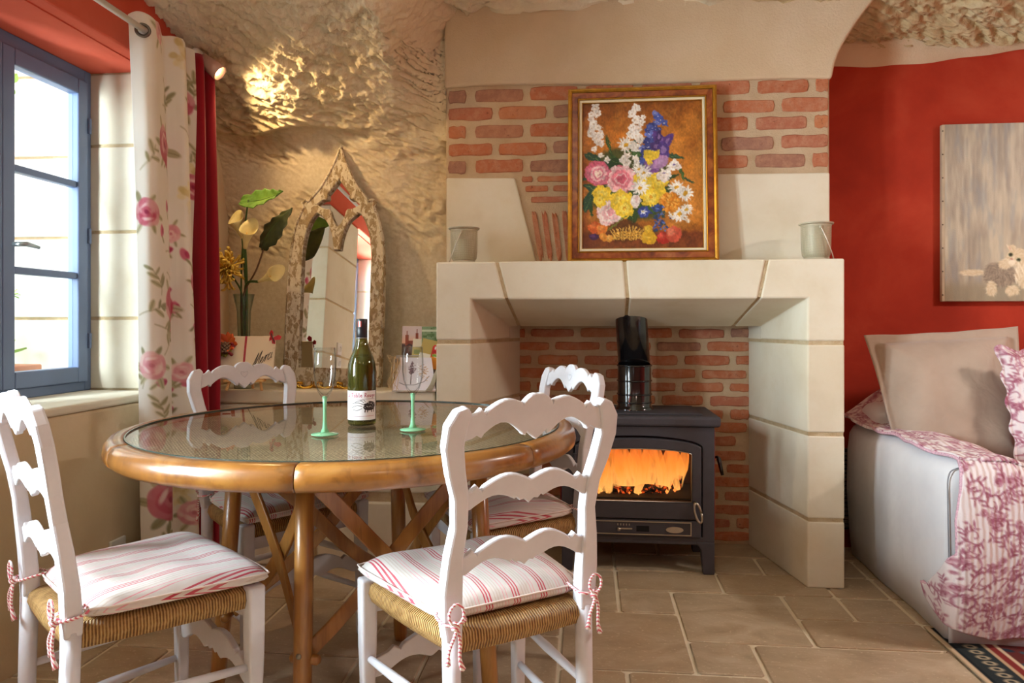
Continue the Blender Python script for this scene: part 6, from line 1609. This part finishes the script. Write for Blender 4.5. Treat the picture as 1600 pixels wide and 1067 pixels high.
def m_toile():
    m = N('toile_quilt'); co = m.coord('World'); m.base(m.attr('Col')).set(rough=0.92, sheen=0.2, spec=0.12)
    wv = m.n('ShaderNodeTexWave', wave_type='BANDS', bands_direction='X'); wv.inputs['Scale'].default_value = 17; wv.inputs['Distortion'].default_value = 1.6; wv.inputs['Detail Scale'].default_value = 2; m.l(co, wv.inputs[0])
    b = m.bump(wv.outputs['Fac'], 0.45, 0.006); m.bump(m.noise(co, 80, 3), 0.35, 0.004, b); return m.m
TOILE = m_toile()
def toile_img(w, h, seed):
    """raspberry flower-and-scroll print on white quilted cotton; coordinates in cm"""
    im = Img(w, h, '#dccfce', 2.6); r = random.Random(seed); K1, K2, K3 = '#924c60', '#ad7885', '#c4a2a8'
    im.put(np.clip(fbm(im.X / 7, im.Y / 7, seed, 3), 0, 1) * 0.35, '#cfbabb')
    def rose(x, y, R):
        for k in range(9):
            a = 2 * PI * k / 9 + r.random(); im.ell(x + math.cos(a) * R * .62, y + math.sin(a) * R * .62, R * .42, R * .3, r.choice([K2, K3, K3]), a + 1.5, 0.35, .9)
        for k in range(6):
            a = 2 * PI * k / 6 + r.random(); im.ell(x + math.cos(a) * R * .34, y + math.sin(a) * R * .34, R * .3, R * .16, r.choice([K1, K2]), a + 1.5, 0.3, .9)
        im.ell(x, y, R * .16, R * .16, K1, 0, .3)
    def leafs(x, y, a, n, l):
        for k in range(n):
            t = k / max(1, n - 1); px, py = x + math.cos(a) * l * t, y + math.sin(a) * l * t; s = 1 if k % 2 else -1
            im.ell(px + math.cos(a + s) * .9, py + math.sin(a + s) * .9, 1.1, .36, r.choice([K1, K2]), a + s * .8, .3, .85)
        im.line([(x, y), (x + math.cos(a) * l, y + math.sin(a) * l)], .22, K1, .3, .9)
    def scroll(x, y, R, a0, s):
        pts = [(x + R * (1 - .75 * t) * math.cos(a0 + s * t * 7.5), y + R * (1 - .75 * t) * math.sin(a0 + s * t * 7.5)) for t in np.linspace(0, 1, 26)]
        im.line(pts, .42, K1, .35, .85); im.line([(px + .35, py + .3) for px, py in pts], .25, K3, .3, .7)
        for k in (2, 6, 10, 14): leafs(pts[k][0], pts[k][1], a0 + s * k * .28 + 1.2, 3, 1.8)
    for gy in range(int(h / 13) + 2):
        for gx in range(int(w / 13) + 2):
            x, y = gx * 13 + (6.5 if gy % 2 else 0) + r.uniform(-1.5, 1.5), gy * 13 + r.uniform(-1.5, 1.5)
            scroll(x + 4.5, y + 2, r.uniform(3.2, 4.6), r.uniform(0, 6.3), r.choice((-1, 1))); scroll(x - 3.5, y + 6, r.uniform(2.6, 3.8), r.uniform(0, 6.3), r.choice((-1, 1)))
            for k in range(3): a = r.uniform(0, 6.3); rose(x + math.cos(a) * 1.9, y + math.sin(a) * 1.9, r.uniform(1.2, 2.0))
            for k in range(5): a = r.uniform(0, 6.3); leafs(x + math.cos(a) * 2.6, y + math.sin(a) * 2.6, a + r.uniform(-.5, .5), 5, r.uniform(2.2, 4.2))
            for k in range(3): rose(x + r.uniform(-6, 6), y + r.uniform(-6, 6), r.uniform(.6, .95))
    return np.clip(im.a, 0, 1)
def sample(img, nu, nv):
    """image -> (nu, nv) vertex colours, u along the image's x"""
    ix = np.clip((np.linspace(0, 1, nu) * (img.shape[1] - 1)).round().astype(int), 0, None); iy = np.clip((np.linspace(0, 1, nv) * (img.shape[0] - 1)).round().astype(int), 0, None)
    return img[iy][:, ix].transpose(1, 0, 2).reshape(-1, 3)
# throw: one sheet that lies on seat and arm, then hangs over the front and round the corner
def support(x, y):
    """height of arm and seat under the sheet (x, y relative to the sofa)"""
    arm = 0.606 - 0.012 * sstep(0.3, 0.0, y); seat = 0.452
    return seat + (arm - seat) * (1 - sstep(0.16, 0.46 - 0.10 * sstep(0.35, 0.8, y), x))
nu, nv = 300, 330; P = np.zeros((nu, nv, 3)); HANG = 0.56
for j in range(nv):
    b = j / (nv - 1) * (0.74 + HANG)                # arc length from the back towards the front and down
    for i in range(nu):
        a = i / (nu - 1)
        if b <= 0.72:
            y = 0.70 - b
            xl = 0.016 - 0.012 * math.sin(b * 17) * sstep(0.0, 0.2, b) + 0.02 * sstep(0.45, 0.72, b)
            x = xl + (1.15 - xl) * a
            z = support(x, y) + 0.010 + 0.006 * math.sin(x * 13 + y * 9) * a + 0.004 * math.sin(y * 31 + x * 5)
            if a < 0.06: z -= 0.004
            P[i, j] = (x, y, z)
        else:
            h = b - 0.72; t = min(1.0, h / (HANG + 0.02))
            e_l = float(np.interp(t, [0, 0.15, 0.35, 0.55, 0.8, 1.0], [0.036, 0.022, 0.002, 0.0, -0.085, -0.14]))
            e = e_l + (1.15 - e_l) * a
            zb = float(np.interp(e, [-0.14, -0.12, -0.07, 0.0, 0.12, 0.25, 0.4, 0.6, 0.8, 1.0, 1.2], [0.165, 0.125, 0.095, 0.072, 0.036, 0.052, 0.022, 0.045, 0.022, 0.05, 0.03]))
            z0 = support(max(e, 0.03), 0.0) + 0.010
            z = z0 + (zb - z0) * t
            y = -(0.030 + 0.030 * math.sin(PI * t) + 0.016 * (1 + math.sin(e * 15 + t * 2)) * t) * (1 - math.exp(-h / 0.02)) - 0.006
            x = e
            if e < 0.02:                       # wrap back round the arm's outer corner
                q = 0.02 - e; y = y + max(0.0, q - 0.02) * 1.05 + 0.012 * min(1, q / 0.03); x = 0.02 - min(q, 0.036) - 0.06 * max(0.0, q - 0.036)
            P[i, j] = (x, y, z)
TIMG = toile_img(118, 130, 3)
mb = MB(); mb.grid(P); th_me = mb.mesh('quilted_throw'); color_attr(th_me, sample(TIMG, nu, nv)); th_ = link('quilted_throw', th_me, TOILE, None, True); th_.location = (SXL, SYF, 0)
m_ = th_.modifiers.new('thick', 'SOLIDIFY'); m_.thickness = 0.010; m_.offset = 1
setp(th_, 'white quilted throw printed with raspberry flowers draped over the sofa arm', 'throw')
EDG = plain('throw_binding', '#c9a0ac', 0.9, var=0.3, vscale=160)
edge = [tuple(P[0, j]) for j in range(0, nv, 3)] + [tuple(P[i, nv - 1]) for i in range(1, nu, 3)]
MB().tube(edge, 0.0062, 6).build('binding', EDG, th_, True)
# fold of the throw standing up at the back corner of the arm, over the sofa back
Pb = []
for i in range(120):
    a = i / 119; row = []
    for j in range(64):
        t = j / 63
        x = -0.02 + 0.40 * a; y = 0.93 - 0.30 * t + 0.05 * a * (1 - t)
        z = 0.630 + (0.15 * sstep(0.02, 0.60, a)) * (1 - t) ** 0.8 + 0.012 * math.sin(a * 9 + t * 3) - 0.010 * t
        row.append((x + 0.01 * math.sin(t * 7), y, z))
    Pb.append(row)
mb = MB(); mb.grid(Pb); c_me = mb.mesh('throw_corner'); color_attr(c_me, sample(toile_img(40, 32, 5), 120, 64)); o = link('throw_corner', c_me, TOILE, th_, True); m_ = o.modifiers.new('thick', 'SOLIDIFY'); m_.thickness = 0.010
# pillows
def pillow(name, TL, TR, BR, BL, thick, flange, mat, label, scallop=0, img=None):
    TL, TR, BR, BL = [Vector(p) for p in (TL, TR, BR, BL)]
    nrm = (TR - TL).cross(BL - TL).normalized()
    if nrm.y > 0: nrm = -nrm
    c0 = (TL + TR + BR + BL) / 4; n = 121 if img is not None else 61; Fp, Bp = [], []
    fl_ = flange
    for i in range(n):
        u = i / (n - 1); r1, r2 = [], []
        for j in range(n):
            v = j / (n - 1); uu, vv = u, v
            e = min(u, 1 - u, v, 1 - v)
            p = TL.lerp(TR, u).lerp(BL.lerp(BR, u), v)
            # edges curve inwards between the corners
            cen = c0 - p; k = 0.10 * (4 * u * (1 - u) * abs(v - .5) ** 2 + 4 * v * (1 - v) * abs(u - .5) ** 2)
            p = p + cen * k
            if scallop:
                w = 1 + scallop * math.sin((u if min(v, 1 - v) < min(u, 1 - u) else v) * 2 * PI * 5) * max(0, 1 - e / 0.08); p = c0 + (p - c0) * w
            q = max(0, (e - fl_) / (0.5 - fl_)); b = thick * (1 - (1 - q) ** 2.6) ** 0.55 if q > 0 else 0
            wr = 0.004 * math.sin(u * 19 + v * 7) * (1 - q) + 0.010 * fb1(u * 5 + len(label), v * 4) * q ** 0.5
            r1.append(tuple(p + nrm * (b + wr + 0.003))); r2.append(tuple(p - nrm * (b * 0.8 - wr + 0.003)))
        Fp.append(r1); Bp.append(r2)
    A, B = np.array(Fp), np.array(Bp); lo = np.array((c0.x, c0.y, min(A[..., 2].min(), B[..., 2].min())))
    mb = MB(); mb.grid(A - lo); mb.grid(B - lo); N2 = n * n
    idx = [i * n for i in range(n)] + [(n - 1) * n + j for j in range(1, n)] + [i * n + n - 1 for i in range(n - 2, -1, -1)] + [j for j in range(n - 2, 0, -1)]
    m = len(idx); mb.f += [(idx[k], idx[(k + 1) % m], N2 + idx[(k + 1) % m], N2 + idx[k]) for k in range(m)]
    me = mb.mesh(name)
    if img is not None: color_attr(me, np.concatenate([sample(img, n, n)] * 2))
    o = link(name, me, mat, None, True); o.location = tuple(lo); setp(o, label, 'pillow'); return o
TAUPE = N('taupe_linen'); _c = TAUPE.coord('Object'); TAUPE.base(TAUPE.ramp(TAUPE.noise(_c, 5, 4), [(0.3, '#a08b79'), (0.7, '#b09b89')])).set(rough=0.8, sheen=0.25, spec=0.25)
_b = TAUPE.bump(TAUPE.noise(_c, 300, 2), 0.12, 0.001); TAUPE.bump(TAUPE.noise(_c, 7, 3, 0.5, 1.0), 0.35, 0.03, _b); TAUPE = TAUPE.m
pillow('pillow', at(1350, 524, 3.06), at(1590, 510, 3.00), at(1606, 742, 2.80), at(1412, 748, 2.84), 0.090, 0.065, TAUPE, 'large plain taupe pillow leaning on the sofa')
pillow('pillow', at(1555, 541, 2.80), at(1760, 560, 2.74), at(1775, 760, 2.62), at(1592, 742, 2.66), 0.055, 0.03, TOILE, 'quilted raspberry-flowered pillow at the right edge', 0.035, toile_img(48, 48, 9))
# rug
im = Img(120, 150, '#5c2a28', 2.0); r = random.Random(2); X, Y = im.X, im.Y
cols = ['#7a2e2c', '#24303e', '#b08a6a', '#3d4a55', '#8c4a3c', '#c9b090']
for k in range(900):
    x, y = r.uniform(14, 120), r.uniform(14, 150); im.ell(x, y, r.uniform(.8, 2.6), r.uniform(.6, 1.6), r.choice(cols), r.uniform(0, 3), 0.5)
for k in range(12):
    for q in range(14): x, y = 22 + 9 * k, 20 + 10 * q; im.flower(x + (q % 2) * 4.5, y, 3.4, 6, r.choice(['#a85a4a', '#c9a98a', '#8f3a36']), '#22303c', 0.35, 0.6)
for c0, c1, c in ((0, 1.2, '#c4ad90'), (1.2, 2.4, '#1e2428'), (2.4, 9.5, '#2c3234'), (9.5, 10.5, '#b59a7a'), (10.5, 12.5, '#7a2e2c'), (12.5, 13.4, '#c4ad90')):
    e = np.minimum(X, Y); im.put(((e >= c0) & (e < c1)).astype(float), c)
for k in range(60):
    for (x, y) in ((6.0, 4 + 4.2 * k), (4 + 4.2 * k, 6.0)):
        if x < 120 and y < 150: im.ell(x, y, 1.6, 1.6, '#a89a80', 0, 0.5); im.ell(x, y, 0.8, 0.8, '#2c3234', 0, 0.4)
RUGM = attr_mat('woven_rug', 0.95, 0.5, 500, 0, 0.1)
rug = picture('rug', im.a, 1.5, 1.35, RUGM); rug.rotation_euler = (PI / 2, 0, 0)
rug.data.transform(Matrix.Translation((0.75, 0, 0)) @ Matrix.Scale(-1, 4, (1, 0, 0)) if False else Matrix.Translation((0.75, 0, 0)))
rug.location = (1.158, 2.60 - 1.35, 0.005)
rug.rotation_euler = (-PI / 2, 0, 0)
m_ = rug.modifiers.new('thick', 'SOLIDIFY'); m_.thickness = 0.005; m_.offset = 0
setp(rug, 'dark red and navy oriental rug under the sofa front', 'rug')
# dark ribbed radiator in the gap behind the sofa
rd = thing('radiator', 'dark ribbed radiator in the gap between fireplace and sofa', 'radiator', (1.10, 3.44, 0))
DK = plain('dark_metal', '#3a342f', 0.5, 0.4)
bevel(MB().box(-0.04, 0.30, 0.0, 0.04, 0.10, 0.47).build('body', DK, rd), 0.006, 2)
for k in range(18): bevel(MB().box(-0.042, 0.302, -0.012, 0.002, 0.112 + 0.0195 * k, 0.124 + 0.0195 * k).build('rib', plain('rib_metal', '#6a6058', 0.45, 0.4) if k == 0 else bpy.data.materials['rib_metal'], rd), 0.002, 1)
for x in (0.0, 0.26): MB().box(x - 0.012, x + 0.012, 0.005, 0.035, 0, 0.10).build('foot', DK, rd)
# ---- kitten canvas on the red wall
c0 = atY(1471, 471, 3.475); c1 = atY(1471, 195, 3.475); CWd, CHt = 0.92, c1.z - c0.z
cv = thing('kitten_canvas', 'unframed grey canvas painted with kittens on the red wall', 'painting', (c0.x + CWd / 2, 3.478, c0.z))
bevel(MB().box(-CWd / 2, CWd / 2, -0.008, 0.014, 0, CHt).build('stretcher', plain('raw_canvas', '#b9a58a', 0.9, var=0.12), cv), 0.003, 2)
im = Img(150, 131, '#a89a85', 1.7); X, Y = im.X, im.Y; r = random.Random(8)
n = fbm(X / 3, Y / 22, 1, 4); im.put(np.clip(n, 0, 1), '#bdb19a'); im.put(np.clip(-n, 0, 1) * .8, '#8f8474'); n = fbm(X / 14, Y / 30, 4, 3); im.put(np.clip(n, 0, 1) * .7, '#c4b79c'); im.put(np.clip(fbm(X / 4, Y / 18, 7, 3), 0, 1) * .4, '#7f8488')
im.put(sstep(70, 140, X) * sstep(60, 10, Y) * 0.5, '#cfc6a6'); im.put(sstep(112, 122, Y) * .7, '#8d8268')
K = lambda zx, zy: ((zx - 38) / 3.443 * (150 / (CWd / 3.295 * 1120)), (zy - 52) / 3.443 * (131 / 276.0))
def fur(zx, zy, rx, ry, cs, n=80, al=.8, ang=None):
    x, y = K(zx, zy); x2, y2 = K(zx + rx, zy + ry); im.ell(x, y, abs(x2 - x) * .92, abs(y2 - y) * .92, r.choice(cs), 0, 1.6, .8)
    for k in range(int(n * 2.5)):
        a, q = r.uniform(0, 6.3), math.sqrt(r.random()); x, y = K(zx + rx * q * math.cos(a), zy + ry * q * math.sin(a))
        im.ell(x, y, r.uniform(.7, 1.5), r.uniform(.2, .4), r.choice(cs), (a * .4 + 1.2 if ang is None else ang) + r.uniform(-.7, .7), 0.5, al * .8)
Wt = ['#d9c7a4', '#cdb894', '#e2d4b6', '#c2ab86']; Gy = ['#7d6f5e', '#968672', '#6a5e50', '#a8977f']
fur(180, 845, 62, 16, Wt, 60, .7, 0.1); fur(320, 860, 85, 62, Gy, 200, .75); fur(290, 830, 50, 40, Gy, 70, .7); fur(455, 860, 62, 70, Wt, 220); fur(410, 765, 58, 46, Wt, 200, .9)
fur(380, 715, 16, 14, Wt, 24); fur(465, 740, 18, 20, ['#c9a884', '#d9c0a0'], 26); fur(345, 800, 34, 26, Wt, 50); fur(275, 930, 26, 40, Wt, 60); fur(380, 940, 34, 26, Wt, 60)
for (zx, zy, rr, c) in ((372, 750, 1.5, '#3a4a2a'), (412, 778, 1.5, '#4a5a34'), (372, 750, .8, '#14140e'), (412, 778, .8, '#14140e')):
    x, y = K(zx, zy); im.ell(x, y, rr, rr * .9, c)
for (zx, zy, an) in ((366, 712, 1.0), (452, 724, 2.3)):
    for k in range(10): x, y = K(zx + r.uniform(-9, 9), zy + r.uniform(-6, 14)); im.ell(x, y, 2.0, .6, r.choice(Wt), an + r.uniform(-.25, .25), .5, .8)
    x, y = K(zx + 2, zy + 4); im.ell(x, y, 1.5, .6, '#c49a80', an, .6, .7)
for k in range(26): x, y = K(r.uniform(395, 470), r.uniform(800, 900)); im.ell(x, y, 2.4, .35, r.choice(['#efe4ca', '#e6d8ba']), 1.3 + r.uniform(-.3, .3), .4, .7)
x, y = K(376, 774); im.ell(x, y, 1.0, .7, '#b07a6a'); fur(378, 790, 14, 10, ['#e8dcc2'], 14)
fur(560, 850, 80, 70, ['#4a4038', '#6b5d50', '#8a7a68'], 160); fur(600, 770, 55, 45, ['#4a4038', '#75665a', '#cbb898'], 120); fur(500, 715, 12, 18, ['#4a4038'], 20)
x, y = K(585, 765); im.ell(x, y, 1.4, 1.3, '#5a6a34'); x, y = K(625, 770); im.ell(x, y, 1.4, 1.3, '#5a6a34')
o = picture('painted_face', np.clip(im.a, 0, 1), CWd - 0.012, CHt - 0.004, PAINT, cv); o.location = (0.006, -0.0092, 0.002)
TACK = plain('tack', '#5a4a3a', 0.5, 0.6)
tk = MB().lathe([(0, 0.002), (0.003, 0.001), (0.0035, 0)], 8).mesh('tack')
for k in range(8):
    o = link('tack', tk, TACK, cv, True); o.matrix_local = Matrix.Translation((-CWd / 2 + 0.003, -0.0085, 0.03 + k * (CHt - 0.06) / 7)) @ Matrix.Rotation(PI / 2, 4, 'X')

# ================================================================== OUTSIDE THE WINDOW
OS = bevel(MB().box(-2.62, XO - 0.002, 1.7, 2.884, 0.70, 0.765).build('trim_3', OUTW), 0.008, 2)
setp(OS, 'stone outer sill below the blue window', 'sill', kind='structure')
TER = plain('terracotta', '#c98a6c', 0.8, var=0.1)
pl = thing('planter', 'terracotta-rimmed white planter on the outer sill', 'planter', (-2.33, 2.62, 0.765))
bevel(MB().prism([(-0.30, 0.0), (0.13, 0.0), (0.14, 0.085), (-0.31, 0.085)], -0.065, 0.065, 'x').build('trough', plain('white_trough', '#dfe0e2', 0.6), pl), 0.006, 2)
bevel(MB().prism([(-0.325, 0.08), (0.155, 0.08), (0.155, 0.115), (-0.325, 0.115)], -0.075, 0.075, 'x').build('rim', TER, pl), 0.006, 2)
MB().box(-0.06, 0.06, -0.29, 0.12, 0.08, 0.10).build('soil', plain('soil', '#4a3a2a', 0.95), pl)
VINE = N('vine_leaf'); VINE.base(VINE.mix(VINE.rnd(), '#8fbf4a', '#c4dc7a')).set(rough=0.6); VINE = VINE.m
def leafm(k):
    P = []; 
    for q in np.linspace(0, 1, 7):
        w = 0.5 * math.sin(PI * (0.06 + 0.94 * q) ** 0.75) * (1 + (0.18 if k else 0.0) * math.sin(q * 14)); P.append([(-w, 0.06 * q, q), (0, -0.04, q), (w, 0.06 * q, q)])
    mb = MB(); mb.grid(P); return mb.mesh('leaf')
LM = [leafm(0), leafm(1)]
def leaf_at(parent, p, d, s, k):
    o = link('leaf', LM[k % 2], VINE, parent, True); o.location = p; o.scale = (s, s, s); o.rotation_euler = Vector(d).to_track_quat('Z', 'Y').to_euler()
vr = random.Random(12)
hb = thing('potted_herb', 'leafy green plant growing in the window planter', 'plant', (-2.33, 2.62, 0.865))
for k in range(18):
    y = vr.uniform(-0.26, 0.09); h = vr.uniform(0.01, 0.10)
    leaf_at(hb, (vr.uniform(-.04, .04), y, h), (vr.uniform(-1, 1), vr.uniform(-1, 1), vr.uniform(.2, 1)), vr.uniform(0.05, 0.09), k)
MB().tube(catmull([(0, 0.0, 0), (0.01, 0.03, 0.12), (0.0, 0.055, 0.22), (0.0, 0.075, 0.30)], 5), 0.003, 6).build('stalk', VINE, hb, True)
for k in range(7): leaf_at(hb, (0, 0.075, 0.30), (vr.uniform(-1, 1), vr.uniform(-1, 1), vr.uniform(-.2, .3)), 0.035, k)
vi = thing('climbing_vine', 'bright green vine climbing outside the window', 'vine', (-2.53, 2.78, 0.3))
stem_ = [(0.05 * math.sin(z * 4), 0.06 * math.sin(z * 3 + 1), z) for z in np.linspace(0.47, 2.2, 20)]
MB().tube(stem_, 0.018, 8).build('stem', plain('vine_bark', '#a89878', 0.9), vi, True)
for k in range(120):
    z = vr.uniform(0.5, 2.2); b = Vector((0.05 * math.sin(z * 4), 0.06 * math.sin(z * 3 + 1), z)); d = Vector((vr.uniform(-1, 1), vr.uniform(-1, 0.1), vr.uniform(-.7, .5)))
    leaf_at(vi, b + d * vr.uniform(0.03, 0.13), d, vr.uniform(0.05, 0.09), k)
# the small glowing meshes (flames, embers, bulb) are seen and lit by chance hits; the lamp objects are sampled directly
for n_ in ('flame', 'embers', 'hot_coal', 'bulb_glow'):
    bpy.data.materials[n_].cycles.emission_sampling = 'NONE'
